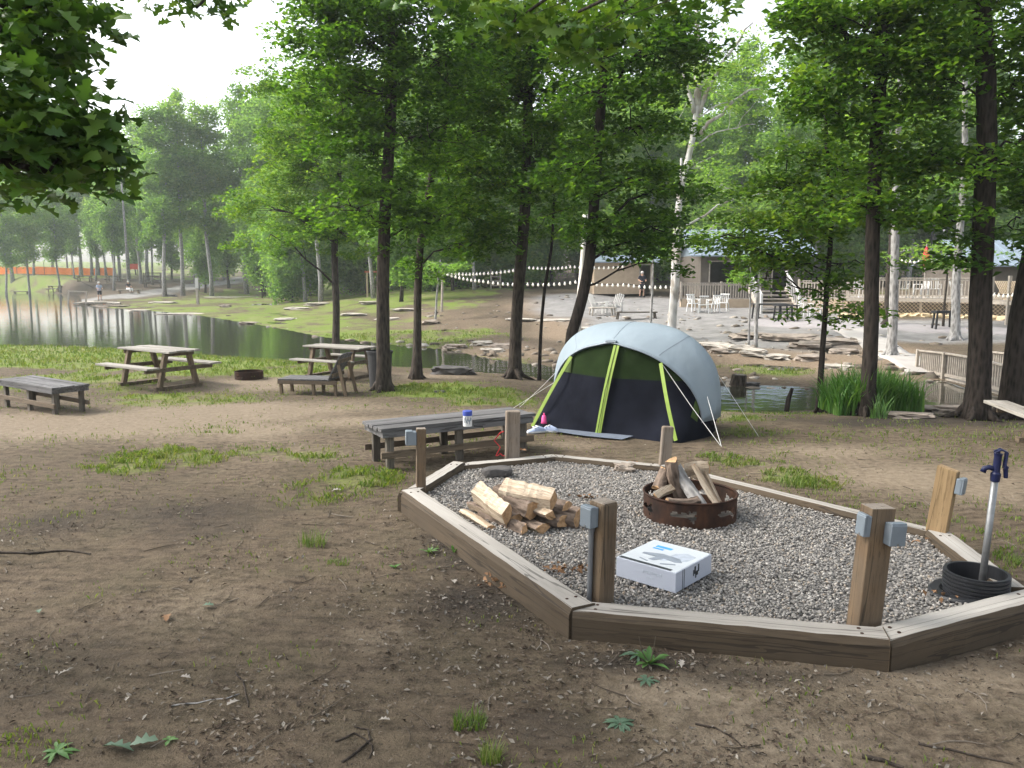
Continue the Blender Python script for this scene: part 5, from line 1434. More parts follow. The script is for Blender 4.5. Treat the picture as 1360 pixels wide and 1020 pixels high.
p = ground(452, 500); dup(pt, (p.x, p.y, p.z + .03), R(-28), 'picnic table half hidden behind the lounge chair and tall trunk', scale=.9)
p = ground(1448, 604); dup(pt, (p.x, p.y, p.z + .03), R(80), 'picnic table whose end pokes in at the right picture edge')
for px, py, yw, lb in [(26, 362, 20, 'far picnic table nearest the left picture edge under the trees'), (72, 363, -10, 'far picnic table second from the left edge under the trees'), (112, 364, 10, 'pale far picnic table under the trees before the orange net'), (150, 360, 0, 'far picnic table under the trees left of the light pole')]:
    p = at_depth(px, py, 112); dup(pt, (p.x, p.y, gz1(p.x, p.y)), R(yw), lb, scale=1.15)
# dark stacked tables under the trees
p = at_depth(203, 362, 104)
sk_ = thing('table_stack', 'dark stack of tables among the far trees right of the light pole', 'table stack', (p.x, p.y, gz1(p.x, p.y)), R(10))
b = MB()
for k in range(4): b.box((.2 * (k % 2), 0, .5 + .45 * k), (2.6 - .2 * k, 1.2, .12))
b.build('boards', M['dark_wall'], sk_); b = MB()
for sx in (-1, 1):
    for sy in (-1, 1): b.box((sx * 1.0, sy * .45, .95), (.12, .12, 1.9))
b.build('uprights', M['dark_wall'], sk_)

# ------------------------------------------------------------------ slatted lounge chair
p = ground(424, 523)
lc = thing('lounge_chair', 'weathered slatted lounge chair with raised fan back, facing the pond', 'lounge chair', (p.x, p.y, p.z), R(-8))
s = MB()
for k in range(9): s.box((-.66 + .118 * k, 0, .31), (.108, .62, .028))
s.build('seat', M['grey_x'], lc, bevel=.003)
f = MB()
for sy in (-1, 1): f.box((-.12, sy * .29, .262), (1.20, .035, .075))
f.build('side_rail', M['brown_x'], lc, bevel=.003)
for (x, y) in ((-.66, -.25), (-.66, .25), (.0, -.25), (.0, .25), (.44, -.25), (.44, .25)):
    MB().beam((x, y, -.03), (x - .02, y, .26), .07, .05, (1, 0, 0)).build('leg', M['brown_z'], lc, bevel=.003)
b = MB()
for k in range(8):
    y = -.30 + .0857 * k; b.beam((.30, y * .95, .30), (.58, y * 1.12, .80 + .02 * math.cos(y * 5)), .066, .022, (1, 0, 0))
b.build('backrest', M['grey_x'], lc, bevel=.003)
b = MB(); b.beam((.40, -.31, .40), (.40, .31, .40), .03, .07); b.beam((.545, -.34, .68), (.545, .34, .68), .03, .07); b.build('back_batten', M['brown_x'], lc)
for sy in (-1, 1): MB().beam((.52, sy * .30, .62), (.66, sy * .30, -.02), .06, .04, (0, 1, 0)).build('back_leg', M['brown_z'], lc, bevel=.003)

# small rusty ring beside the far table, and a bin behind the trunk
p = ground(331, 503); fire_ring((p.x, p.y, p.z), .31, .17, 'small rusty fire ring on the dirt between picnic table and lounge chair', 1.0, full=False)
p = at_depth(505, 500, ground(510, 519).y + .55)
bn = thing('trash_can', 'dark trash can hidden behind the tall mossy-footed trunk', 'trash can', (p.x, p.y, gz1(p.x, p.y)))
MB().lathe([(0, 0), (.22, 0), (.255, .70), (.265, .72), (.25, .72), (.22, .05)], 24).build('body', M['dark'], bn, smooth=False)
MB().lathe([(.255, .735), (.27, .70), (.275, .735), (.28, .75), (.26, .76)], 24).build('rim', M['dark'], bn)

# ------------------------------------------------------------------ stumps, rocks and sticks at the water
def stump(px, py, rad, h, label, m='bark_mid'):
    p = ground(px, py); 
    r = thing('tree_stump', label, 'stump', (p.x, p.y, p.z), 0)
    b = MB(); b.tube([(0, 0, -.6), (0, 0, 0), (.01, 0, h * .5), (.02, 0, h)], [rad * 1.2, rad * 1.12, rad * .95, rad * .9], 12, jit=.25, seed=px)
    b.build('stem', M[m], r, smooth=False); MB().tube([(.02, 0, h), (.02, 0, h + .006)], [rad * .84, rad * .80], 12).build('cut_face', M['grey_z'], r)
q_ = at_z(980, 513, WATER)
stump(980, 514, .18, .28, 'short grey stump standing in the creek')
sb = MB(); q = at_z(1043, 545, WATER); sb.tube([q - Vector((0, 0, .2)), q + Vector((.05, 0, .22)), q + Vector((.11, 0, .42))], [.05, .045, .03], 7, jit=.3)
tag(sb.build('dead_branch', M['bark_dark'], None), 'dark broken stub sticking up out of the creek', 'branch')
sb = MB(); q = at_depth(645, 563, 9.9)
k0 = 0
for px, py, w_, d_, h_, Y, m, lb in [
    (600, 497, 52, .5, .28, 0, 'rock_dark', 'dark wet rock at the near shore right of the slim tree'), (604, 463, 30, .5, .2, 0, 'rock', 'flat stone at the far waterline above the dark rock'),
    (1028, 546, 40, .4, .16, 0, 'rock_dark', 'dark flat rock at the foot of the creek stub'), (1252, 548, 52, .4, .16, 0, 'rock', 'long pale flat rock between reeds and thick right trunk'), (1210, 554, 60, .35, .1, 0, 'rock', 'low flat rock in front of the reeds'),
    (1270, 540, 30, .3, .2, 0, 'rock_pale', 'pale rock beside the thick right trunk'), (995, 512, 26, .3, .1, 0, 'rock_dark', 'dark stone in the water beside the stump'), (585, 521, 14, .15, .05, 0, 'rock_dark', 'small dark stone in the bright grass'),
    (950, 462, 40, .9, .22, 0, 'rock_pale', 'pale slab at the left end of the creek-bank slabs'), (975, 466, 40, 1.0, .25, 0, 'rock_pale', 'big pale slab on the creek bank behind the tent'), (1000, 470, 34, .9, .22, 0, 'rock_pale', 'pale slab right of the big one on the creek bank'), (935, 464, 24, .6, .2, 0, 'rock', 'brown slab touching the tent roof outline'),
    (955, 468, 26, .6, .16, 0, 'rock', 'brown lower slab under the pale creek-bank slabs'), (1030, 476, 30, .7, .16, 0, 'rock_pale', 'pale slab low on the reddish bank'), (1075, 478, 36, .7, .2, 0, 'rock', 'brown slab below the reddish mound'), (1110, 488, 40, .6, .12, 0, 'rock_pale', 'pale flat slab beside the small dark tree'),
    (1050, 450, 70, 1.4, .22, 0, 'rock', 'wide layered ledge at the edge of the patio'), (1100, 456, 60, 1.2, .22, 0, 'rock', 'layered ledge left of the concrete path'), (1000, 447, 60, 1.2, .2, 0, 'rock', 'layered ledge by the twin saplings'), (1075, 462, 50, 1.0, .3, 0, 'rock', 'reddish mound of rock on the bank'), (1120, 470, 34, .7, .24, 0, 'rock', 'reddish rock next to the small tree trunk'),
    (420, 405, 26, 1.1, .22, 0, 'rock_pale', 'pale slab at the foot of the grey tree on the rocky bank'), (395, 410, 30, 1.2, .14, 0, 'rock_pale', 'pale flat slab left on the rocky bank'), (493, 403, 30, 1.0, .2, 0, 'rock_pale', 'pale bench-like slab between the two far grey trunks'), (470, 418, 30, 1.0, .12, 0, 'rock_pale', 'flat pale slab in the middle of the rocky bank'), (540, 412, 36, 1.0, .14, 0, 'rock_pale', 'flat pale slab under the leaning pale tree'),
    (515, 424, 30, .8, .12, 0, 'rock_pale', 'low pale slab behind the tall mossy-footed trunk'), (380, 424, 26, .9, .1, 0, 'rock_pale', 'low pale slab on the grass left of the slender trunk'), (640, 458, 26, .6, .2, 0, 'rock_pale', 'pale slab on the waterline left of the thick dark tree'), (670, 462, 34, .7, .2, 0, 'rock', 'brown slab just left of the thick dark tree'), (655, 467, 30, .5, .16, 0, 'rock_pale', 'low pale slab at the water left of the thick dark tree'),
    (572, 430, 22, .7, .24, 0, 'rock', 'brown jagged rock on the bank right of the slim tree'), (735, 426, 44, 1.0, .12, 0, 'rock_pale', 'long pale slab behind the thin sapling'), (775, 438, 40, .9, .16, 0, 'rock_pale', 'pale slab behind the left tent shoulder'), (690, 425, 36, .9, .1, 0, 'rock_pale', 'pale slab behind the thick dark tree'),
    (218, 402, 30, 1.4, .14, 0, 'rock_pale', 'pale flat rock in the far grass right of the seated person'), (228, 394, 14, .6, .4, 0, 'rock_dark', 'dark boulder in the far grass'), (310, 395, 70, 1.6, .12, 0, 'rock_pale', 'long pale slab right of the marker post'), (300, 408, 14, .6, .26, 0, 'rock', 'small grey boulder in the far grass'),
    (185, 413, 30, 1.0, .12, 0, 'rock_pale', 'pale flat rock on the waterline near the angler'), (240, 418, 50, 1.2, .14, 0, 'rock_pale', 'large pale flat rock on the far waterline'), (150, 407, 40, 1.0, .14, 0, 'rock', 'grey rock step at the feet of the angler'), (330, 430, 20, .7, .14, 0, 'rock', 'grey rock at the far waterline')]:
    g = ground(px, py); s_ = g.y / F_PX
    rock('rock', lb, 'rock', (g.x, g.y, g.z + h_ * .22), (w_ * s_, d_, h_), rng.uniform(-.25, .25), M[m], int(px * 3 + py), 'rocks and slabs round the pond', sub=3)
# bare paved bits beside the pond at left foreground grey patch
# ------------------------------------------------------------------ reeds
def blades(name, label, cat, px0, px1, py, n, h0, h1, dep, m, wd=.022, group=None, seed=3):
    rg = np.random.default_rng(seed); a = ground((px0 + px1) / 2, py); s_ = a.y / F_PX
    X = rg.uniform((px0 - (px0 + px1) / 2) * s_, ((px1 - px0) / 2) * s_, n) * .92; Yy = rg.uniform(0, dep, n)
    u = np.abs(X) / ((px1 - px0) / 2 * s_)
    H = rg.uniform(h0, h1, n) * (1 - .35 * u ** 3)
    th = rg.random(n) * 6.283; ln = rg.uniform(.15, .75, n) * H
    wv = wd * rg.uniform(.6, 1.2, n)
    K = 5; V = []
    for k in range(K):
        t = k / (K - 1)
        cx = X + np.cos(th) * ln * t ** 2.2; cyy = Yy + np.sin(th) * ln * t ** 2.2; cz = H * (t - .18 * (ln / H) * t ** 3)
        w_ = wv * (1 - t ** 2 * .95) / 2
        V += [np.stack([cx - np.sin(th) * w_, cyy + np.cos(th) * w_, cz], 1), np.stack([cx + np.sin(th) * w_, cyy - np.cos(th) * w_, cz], 1)]
    V = np.stack(V, 1).reshape(-1, 3)
    base = np.arange(n)[:, None] * (2 * K)
    F = np.concatenate([base + np.array([[2 * k, 2 * k + 1, 2 * k + 3, 2 * k + 2]]) for k in range(K - 1)])
    o = np_mesh(name, V, F, m); o.location = (a.x, a.y, a.z - .02); return tag(o, label, cat, group)
blades('reed_clump', 'broad dark green clump of strap-leaved reeds around the right-hand trunk at the creek', 'plant', 1108, 1232, 552, 1500, .45, .85, .9, M['leaf_reed'], .03)
blades('reed_clump', 'small yellow-green tuft of blades in front of the big reed clump', 'plant', 1158, 1182, 556, 40, .25, .48, .1, M['leaf_weed'], .02, seed=5)
def loc_at(px, Y, py=365):
    p = at_depth(px, py, Y); return Vector((p.x, p.y, gz1(p.x, p.y)))

# ------------------------------------------------------------------ footbridge with picket rails
fa, fb = at_depth(1219, 497, 20.6), at_depth(1338, 530, 16.2)
fa.z = gz1(fa.x, fa.y) + .05
def bridge():
    a = Vector((fa.x, fa.y, 0)); b = Vector((fb.x, fb.y, 0)); d = (b - a); d.normalize(); b = b + d * 1.6; L = (b - a).length
    z0 = at_depth(1219, 499, 20.6).z; z1 = at_depth(1338, 532, 16.2).z
    zb = -0.46
    r = thing('footbridge', 'weathered wooden footbridge with picket rails crossing the creek at right', 'bridge', (a.x, a.y, zb), math.atan2(d.y, d.x))
    rise = lambda x: .10 * math.sin(min(1, x / L) * PI)
    dk = MB(); n = int(L / .16)
    for k in range(n): x = .16 * k + .08; dk.box((x, .75, rise(x)), (.145, 1.5, .045))
    dk.build('deck_boards', M['rail_wood'], r)
    bm_ = MB()
    for s in (0, 1.4):
        pts = [Vector((L * k / 10, s - .05, rise(L * k / 10) - .10)) for k in range(11)]
        for p, q in zip(pts, pts[1:]): bm_.beam(p, q, .08, .16)
    bm_.build('beam', M['brown_x'], r)
    for s in (0, 1.5):
        h = .62
        rl = MB()
        pts = [Vector((L * k / 10, s, rise(L * k / 10) + h)) for k in range(11)]
        for p, q in zip(pts, pts[1:]): rl.beam(p, q, .09, .035); rl.beam(p - Vector((0, 0, h - .1)), q - Vector((0, 0, h - .1)), .035, .07)
        np_ = int(L / .105)
        for k in range(np_): x = .105 * k + .05; rl.box((x, s + .03, rise(x) + h / 2 + .02), (.036, .03, h - .06))
        o = rl.build('railing', M['rail_wood'], r)
        for k in range(5):
            x = L * k / 4; MB().box((x, s - .04, rise(x) + h / 2 - .25), (.085, .06, h + .56)).build('rail_post', M['rail_wood'], r)
bridge()

# ------------------------------------------------------------------ deck with lattice skirt and picket rail
DY = 36.0
d0, d1 = loc_at(1120, DY + 2.5), loc_at(1345, DY - 1.0)
dz = at_depth(1250, 397, DY).z; gzz = -.05
dv = Vector((d1.x - d0.x, d1.y - d0.y, 0)); DL = dv.length; dyaw = math.atan2(dv.y, dv.x)
dk = thing('deck', 'raised wooden deck with white picket rail and diamond lattice skirt at right', 'deck', (d0.x, d0.y, gzz), dyaw)
top = dz - gzz
def rail_on(r, x0, x1, y, z, h=.92, n=None, step=.14, name='railing', m='rail_wood', y1=None):
    b = MB(); y1 = y if y1 is None else y1
    p, q = Vector((x0, y, z)), Vector((x1, y1, z)); L = (q - p).length
    b.beam(p + Vector((0, 0, h)), q + Vector((0, 0, h)), .12, .04); b.beam(p + Vector((0, 0, .12)), q + Vector((0, 0, .12)), .05, .07); b.beam(p + Vector((0, 0, h - .09)), q + Vector((0, 0, h - .09)), .04, .07)
    for k in range(int(L / step)):
        c = p.lerp(q, (k + .5) * step / L); b.box(c + Vector((0, 0, h / 2)), (.042, .042, h - .05))
    o = b.build(name, M[m], r)
    for k in range(int(L / 2.2) + 2):
        c = p.lerp(q, min(1, k * 2.2 / L)); MB().box(c + Vector((0, 0, h / 2 + .03)), (.10, .10, h + .12)).build('rail_post', M[m], r)
        if k * 2.2 >= L: break
MB().box((DL / 2, 3.0, top - .03), (DL, 6.0, .06)).build('floor', M['rail_wood'], dk)
MB().box((DL / 2, .02, top - .10), (DL, .05, .12)).build('fascia', M['rail_wood'], dk)
MB().box((DL / 2, 1.2, top / 2 - .2), (DL - .2, .1, top - .2)).build('back_wall', M['dark_wall'], dk)
lt = MB(); hL = top - .17; st = .17; n = int((DL + hL) / st)
for k in range(n):
    for s in (-1, 1):
        xa = k * st - (hL if s > 0 else 0); xb = xa + hL * s * 1.0 if s > 0 else xa - hL
        za, zb = 0.0, hL
        def clipx(xa, za, xb, zb):
            if xa == xb: return None
            pts = []
            for (x, z, x2, z2) in ((xa, za, xb, zb), (xb, zb, xa, za)):
                if x < 0: t = (0 - x) / (x2 - x); z = z + (z2 - z) * t; x = 0
                if x > DL: t = (DL - x) / (x2 - x); z = z + (z2 - z) * t; x = DL
                pts.append((x, z))
            return pts
        if max(xa, xb) <= 0 or min(xa, xb) >= DL: continue
        c = clipx(xa, za, xb, zb)
        if c: lt.beam((c[0][0], .03 + .012 * s, c[0][1] + .03), (c[1][0], .03 + .012 * s, c[1][1] + .03), .055, .010, (0, 0, 1)) if False else lt.beam((c[0][0], .03 + .012 * s, c[0][1] + .03), (c[1][0], .03 + .012 * s, c[1][1] + .03), .012, .055, (0, 1, 0))
lt.build('lattice', M['lattice_wood'], dk)
rail_on(dk, 0, DL - 1.2, .03, top)
for k in range(7): MB().box((DL * k / 6 + (.05 if k == 0 else -.05), .09, top / 2 - .3), (.1, .1, top + .5)).build('deck_post', M['rail_wood'], dk)
# porch corner at the far right: lattice panel above a beam
p1 = loc_at(1322, 33.5); p2 = loc_at(1352, 32.0)
po_ = thing('porch', 'small raised porch with lattice rail beside the metal roof, far right', 'porch', (p1.x, p1.y, gzz), math.atan2(p2.y - p1.y, p2.x - p1.x))
PL = (p2 - p1).length + 2.0
zt = at_depth(1335, 402, 33).z - gzz
MB().box((PL / 2, .8, zt), (PL, 1.8, .14)).build('floor', M['rail_wood'], po_)
b = MB(); hl = .9
for k in range(int(PL / .13) - 6):
    for s in (-1, 1):
        x = .5 + k * .13; b.beam((x - s * .38, -.05 + .012 * s, zt + .12), (x + s * .38, -.05 + .012 * s, zt + .12 + hl * .85), .01, .05, (0, 1, 0))
b.build('lattice', M['lattice_wood'], po_)
for k in range(4): MB().box((PL * k / 3, -.09, (zt + 1) / 2 - .2), (.11, .11, zt + 1.6)).build('porch_post', M['rail_wood'], po_)
# sandstone footing under the deck
for k in range(16):
    x = DL * (k + .5) / 16; wp = Vector((d0.x, d0.y, 0)) + Vector((math.cos(dyaw), math.sin(dyaw), 0)) * x + Vector((math.sin(dyaw), -math.cos(dyaw), 0)) * .35
    rock('rock', 'tan sandstone block in the row along the foot of the lattice', 'rock', (wp.x, wp.y, gz1(wp.x, wp.y) + .03), (DL / 16 * 1.1, .6, .22 + .1 * rng.random()), dyaw, mat_sand if k else globals().setdefault('mat_sand', mat_plain('sandstone', (.50, .39, .24), .9, .3, 4, bstr=.7)), 200 + k, 'sandstone blocks along the deck', sub=2)

# ------------------------------------------------------------------ buildings
def building(name, label, cat, x0, x1, Y, zbase, wall_h, roof_h, depth, wall_m, yaw=0.0, over=.5, openings=(), ridges=True):
    a = at_depth(x0, 365, Y); b = at_depth(x1, 365, Y); L = b.x - a.x
    r = thing(name, label, cat, (a.x, Y, zbase), yaw)
    w_ = MB(); xs = [0]
    ops = sorted(openings); cur = 0
    for (u0, u1, z0, z1) in ops:
        w_.box(((cur + u0) / 2, 0, wall_h / 2), (u0 - cur, .16, wall_h)); 
        if z0 > 0: w_.box(((u0 + u1) / 2, 0, z0 / 2), (u1 - u0, .16, z0))
        if z1 < wall_h: w_.box(((u0 + u1) / 2, 0, (z1 + wall_h) / 2), (u1 - u0, .16, wall_h - z1))
        cur = u1
    w_.box(((cur + L) / 2, 0, wall_h / 2), (L - cur, .16, wall_h))
    for x in (.08, L - .08): w_.box((x, depth / 2 + .08, wall_h / 2), (.16, depth, wall_h))
    w_.box((L / 2, depth + .16, wall_h / 2), (L, .16, wall_h)); w_.build('wall', M[wall_m], r)
    MB().box((L / 2, depth / 2, .03), (L - .4, depth - .2, .06)).build('floor', M['dark_wall'], r)
    for (u0, u1, z0, z1) in ops:
        nm = 'door_frame' if z0 == 0 else 'window'
        f = MB(); t = .07
        f.box((u0 + t / 2, -.1, (z0 + z1) / 2), (t, .05, z1 - z0)); f.box((u1 - t / 2, -.1, (z0 + z1) / 2), (t, .05, z1 - z0)); f.box(((u0 + u1) / 2, -.1, z1 - t / 2), (u1 - u0 - 2 * t, .05, t))
        f.build(nm, M['rail_wood'], r)
    rf = MB(); e = over; run = depth / 2 + e + .1; mid = depth / 2
    for s in (-1, 1):
        p = [Vector((-e, mid + s * run, wall_h - .12)), Vector((L + e, mid + s * run, wall_h - .12)), Vector((L + e, mid, wall_h + roof_h)), Vector((-e, mid, wall_h + roof_h))]
        up = Vector((0, 0, .07)); vs = p + [v + up for v in p]
        rf.add(vs, [(0, 1, 2, 3), (7, 6, 5, 4), (0, 4, 5, 1), (1, 5, 6, 2), (2, 6, 7, 3), (3, 7, 4, 0)])
        if ridges:
            for k in range(int((L + 2 * e) / .45)):
                x = -e + .2 + .45 * k; rf.beam((x, mid + s * run, wall_h - .03), (x, mid, wall_h + roof_h + .09), .05, .06)
    rf.add([(0, 0.0, wall_h), (0, depth, wall_h), (0, mid, wall_h + roof_h - .1)], [(0, 1, 2)]); rf.add([(L, 0.0, wall_h), (L, depth, wall_h), (L, mid, wall_h + roof_h - .1)], [(0, 2, 1)])
    rf.build('roof', M['roof_metal'], r); return r, L
building('house', 'house with pale blue metal roof and dark porch opening behind the white chairs', 'house', 930, 1062, 49, .75, 2.55, 1.6, 6, 'dark_wall', openings=[(.5, 3.6, .9, 2.2), (4.3, 5.3, 0, 2.1)], over=.8)
building('building', 'low building with ribbed grey-blue metal roof at the far right edge', 'building', 1292, 1440, 44, .9, 1.75, 1.35, 5, 'dark_wall', openings=[(2.5, 3.6, .6, 1.5)], over=.6)
building('shed', 'tan plank shed with low roof left of the house, behind the tent', 'shed', 789, 868, 53, .85, 2.15, .35, 3.4, 'tan_wall', openings=[(2.95, 3.75, 0, 1.95)], over=.45, ridges=False)
# white walls beyond the rail (raised terrace with a parapet)
# porch rail in front of the house
h0, h1 = loc_at(905, 44), loc_at(1010, 44); hr = thing('fence', 'weathered picket fence on the low wall in front of the house', 'fence', (h0.x, h0.y, .35), 0)
rail_on(hr, 0, h1.x - h0.x, 0, .35, .95); MB().box(((h1.x - h0.x) / 2, .1, .05), ((h1.x - h0.x), .3, .75)).build('plinth', M['tan_wall'], hr)
# steps between fence and deck
s0 = loc_at(1012, 40); stp = thing('stairs', 'wooden stairs with sloping white handrail between fence and deck', 'stairs', (s0.x, s0.y, s0.z), 0)
for k in range(6): MB().box((.95, .35 * k + .15, .19 * k + .12), (1.9, .36, .05)).build('tread', M['rail_wood'], stp); 
for x in (0, 1.9): 
    MB().beam((x, -.1, .02), (x, 2.1, 1.2), .06, .26).build('stringer', M['rail_wood'], stp)
    b = MB(); b.beam((x, -.1, .95), (x, 2.1, 2.1), .08, .06)
    for k in range(8): b.box((x, .25 * k + .1, .60 + .14 * k), (.04, .04, .9))
    b.box((x, -.1, .45), (.1, .1, 1.1)); b.build('handrail', M['white_paint'], stp)
c0, c1 = loc_at(1062, 40.5), loc_at(1128, 39); hr2 = thing('fence', 'weathered picket fence behind the small tree, joining stairs and deck', 'fence', (c0.x, c0.y, .25), math.atan2(c1.y - c0.y, c1.x - c0.x))
rail_on(hr2, 0, (c1 - c0).length, 0, .6, .95); MB().box(((c1 - c0).length / 2, .1, .1), ((c1 - c0).length, .3, 1.1)).build('plinth', M['tan_wall'], hr2)

# ------------------------------------------------------------------ patio furniture
def patio_chair(label, loc, yaw):
    r = thing('patio_chair', label, 'chair', loc, yaw, 'white plastic chairs on the patio')
    b = MB(); b.box((0, 0, .42), (.48, .46, .03)); b.build('seat', M['white_plastic'], r, bevel=.006)
    k = MB()
    for i in range(5): k.beam((-.18 + .09 * i, .21, .44), (-.19 + .095 * i, .33, .85), .055, .018, (1, 0, 0))
    k.beam((-.23, .335, .86), (.23, .335, .86), .05, .06); k.build('backrest', M['white_plastic'], r)
    for s in (-1, 1):
        a = MB(); a.box((s * .25, .02, .64), (.05, .50, .025)); a.box((s * .25, -.2, .53), (.04, .04, .22)); a.build('armrest', M['white_plastic'], r)
        for y in (-.2, .2): MB().beam((s * .25, y * 1.15, 0), (s * .22, y, .42), .045, .045, (1, 0, 0)).build('leg', M['white_plastic'], r)
    return r
pc = None
for px, py, yw, lb in [(921, 414, 20, 'white plastic chair leftmost of its row in front of the fence'), (934, 416, 170, 'white plastic chair second from the left in the row before the fence'), (947, 415, 200, 'white plastic chair third from the left in the row before the fence'), (960, 413, -30, 'white plastic chair rightmost of the row before the fence'),
                        (1070, 421, 10, 'white plastic chair between stairs and the small dark tree'), (1083, 422, 150, 'white plastic chair just left of the small dark trunk')]:
    g = ground(px, py)
    if pc is None: pc = patio_chair(lb, tuple(g), R(yw))
    else: dup(pc, tuple(g), R(yw), lb)
def up_deck(px, Y): p = at_depth(px, 365, Y); return (p.x, p.y, dz + .0)
for px, Y, yw, lb in [(1145, 38.4, 10, 'white chair on the deck next to the tall dark trunk'), (1200, 37.6, 170, 'white chair on the deck right of the grey trunk'), (1225, 37.4, 200, 'white chair in the middle of the deck behind the rail'), (1242, 37.6, -20, 'white chair on the deck left of the thick right trunk'), (1272, 37, 60, 'white chair on the deck close to the thick right trunk')]:
    dup(pc, up_deck(px, Y), R(yw), lb, 'white chairs on the deck')
def adirondack(label, loc, yaw):
    r = thing('garden_chair', label, 'chair', loc, yaw, 'slanted garden chairs on the patio'); b = MB()
    for i in range(5): b.beam((-.22 + .11 * i, -.35, .40), (-.22 + .11 * i, .22, .26), .10, .02, (1, 0, 0))
    b.build('seat', M['white_paint'], r); b = MB()
    for i in range(5): b.beam((-.2 + .1 * i, .2, .26), (-.24 + .12 * i, .52, .98 - .04 * abs(i - 2)), .095, .02, (1, 0, 0))
    b.build('backrest', M['white_paint'], r)
    for s in (-1, 1):
        a = MB(); a.box((s * .33, -.05, .55), (.12, .72, .025)); a.build('armrest', M['white_paint'], r)
        MB().box((s * .30, -.34, .27), (.04, .09, .55)).build('leg', M['white_paint'], r); MB().beam((s * .29, .28, .0), (s * .29, .22, .55), .04, .09, (0, 1, 0)).build('leg', M['white_paint'], r)
    return r
g = ground(795, 416); ad = adirondack('pale slanted garden chair left of its twin behind the tent roof', tuple(g), R(60))
g = ground(816, 415); dup(ad, tuple(g), R(-40), 'pale slanted garden chair right of its twin behind the tent roof')
def side_table(name, label, loc, yaw, L, Wd, H, m, group=None, t=.05, cat='table'):
    r = thing(name, label, cat, loc, yaw, group); MB().box((0, 0, H - t / 2), (L, Wd, t)).build('tabletop', M[m], r)
    for sx in (-1, 1):
        for sy in (-1, 1): MB().beam((sx * (L / 2 - .05), sy * (Wd / 2 - .05), 0), (sx * (L / 2 - .1), sy * (Wd / 2 - .08), H - t), .06, .06, (1, 0, 0)).build('leg', M[m], r)
    return r
g = ground(800, 419); side_table('low_table', 'low pale table between the slanted garden chairs', tuple(g), .2, 1.3, .6, .4, 'rail_wood')
g = ground(845, 424); side_table('low_table', 'long dark low bench behind the tent top', tuple(g), .1, 1.9, .4, .35, 'dark_wall')
g = ground(1022, 424); side_table('patio_table', 'dark patio table at the foot of the stairs', tuple(g), .1, 1.5, .8, .72, 'dark', 'dark patio tables')
g = ground(1043, 427); side_table('patio_table', 'dark thin-legged patio table right of its twin by the stairs', tuple(g), .0, .95, .8, .74, 'dark', 'dark patio tables')
g = ground(1252, 437); side_table('stand', 'black two-legged stand on the drive in front of the lattice', tuple(g), .1, .85, .35, .72, 'dark', cat='stand', t=.09)
g = ground(958, 409); b = thing('fire_box', 'small black box grill behind the white patio chairs', 'grill', tuple(g + Vector((0, .4, 0))), 0)
MB().box((0, 0, .65), (.7, .4, .5)).build('body', M['dark'], b, bevel=.02)
for sx in (-1, 1): MB().box((sx * .28, 0, .2), (.06, .3, .4)).build('leg', M['dark'], b)
# closed red parasol on the terrace behind the deck
p = at_depth(1228, 368, 46); b = thing('parasol', 'closed red parasol on a pale pole behind the deck rail', 'parasol', (p.x, p.y, gz1(p.x, p.y)), 0); hz = at_depth(1228, 352, 46).z - b.location.z
MB().tube([(0, 0, 0), (0, 0, hz + 1.2)], .03, 8).build('pole', M['rail_wood'], b); MB().lathe([(.02, hz + 1.05), (.10, hz + .85), (.12, hz + .75), (.20, hz + .5), (.16, hz + .2), (.06, hz - .15), (.0, hz - .2)], 14).build('canopy', M['red_cloth'], b, smooth=True)
# sign / board pole by the pond: light pole, marker post
p = loc_at(170, 97); b = thing('lamp_post', 'tall thin pale light pole at the far end of the pond', 'lamp post', tuple(p)); hp = at_depth(168, 222, 97).z - p.z
MB().tube([(0, 0, -.3), (0, 0, hp * .5), (-.1, 0, hp)], [.16, .14, .10], 10).build('pole', M['bark_grey'], b, smooth=True)
MB().tube([(-.1, 0, hp - .25), (.5, 0, hp - .1), (.8, 0, hp - .15)], .04, 6).build('arm', M['galv'], b); MB().lathe([(0, .12), (.1, .1), (.18, -.02), (.2, -.1), (0, -.12)], 12, (.85, 0, hp - .2)).build('lamp_head', M['galv'], b, smooth=True)
g = ground(263, 404); b = thing('marker_post', 'pale square marker post standing in the far grass', 'post', tuple(g)); hh = at_depth(263, 369, g.y).z - g.z
MB().box((0, 0, hh / 2 - .2), (.20, .20, hh + .4)).build('shaft', M['rail_wood'], b, bevel=.01); MB().box((0.02, -.11, hh * .80), (.26, .03, hh * .38)).build('board', M['white_paint'], b)
# orange safety net
A, B = loc_at(-120, 134), loc_at(152, 131); n = 30; b = thing('safety_fence', 'bright orange plastic net fence beyond the far trees at left', 'fence', tuple(A), 0); net = MB(); rs = random.Random(4)
vs = []; fs = []
for k in range(n + 1):
    q = A.lerp(B, k / n) - A; zz = gz1(A.x + q.x, A.y + q.y) - A.z; y_ = .12 * math.sin(k * 1.7); s_ = .25 * rs.random()
    vs += [(q.x, q.y + y_, zz + .05), (q.x, q.y + y_ * .5, zz + 1.35 - s_)]
for k in range(n): fs.append((2 * k, 2 * k + 2, 2 * k + 3, 2 * k + 1))
solidify(net.add(vs, fs).build('net', M['orange_net'], b), .02)
for k in range(0, n + 1, 4):
    q = A.lerp(B, k / n) - A; zz = gz1(A.x + q.x, A.y + q.y) - A.z; MB().tube([(q.x, q.y - .15, zz - .2), (q.x, q.y - .15, zz + 2.1)], .04, 6).build('stake', M['dark_wall'], b)
p = at_depth(176, 345, 133); b = thing('safety_fence', 'short red barrier piece between light pole and far trees', 'fence', (p.x, p.y, gz1(p.x, p.y)))
MB().box((0, 0, 1.5), (1.6, .12, .9)).build('panel', mat_plain('red_orange', (.8, .1, .04), .7, .1), b); 
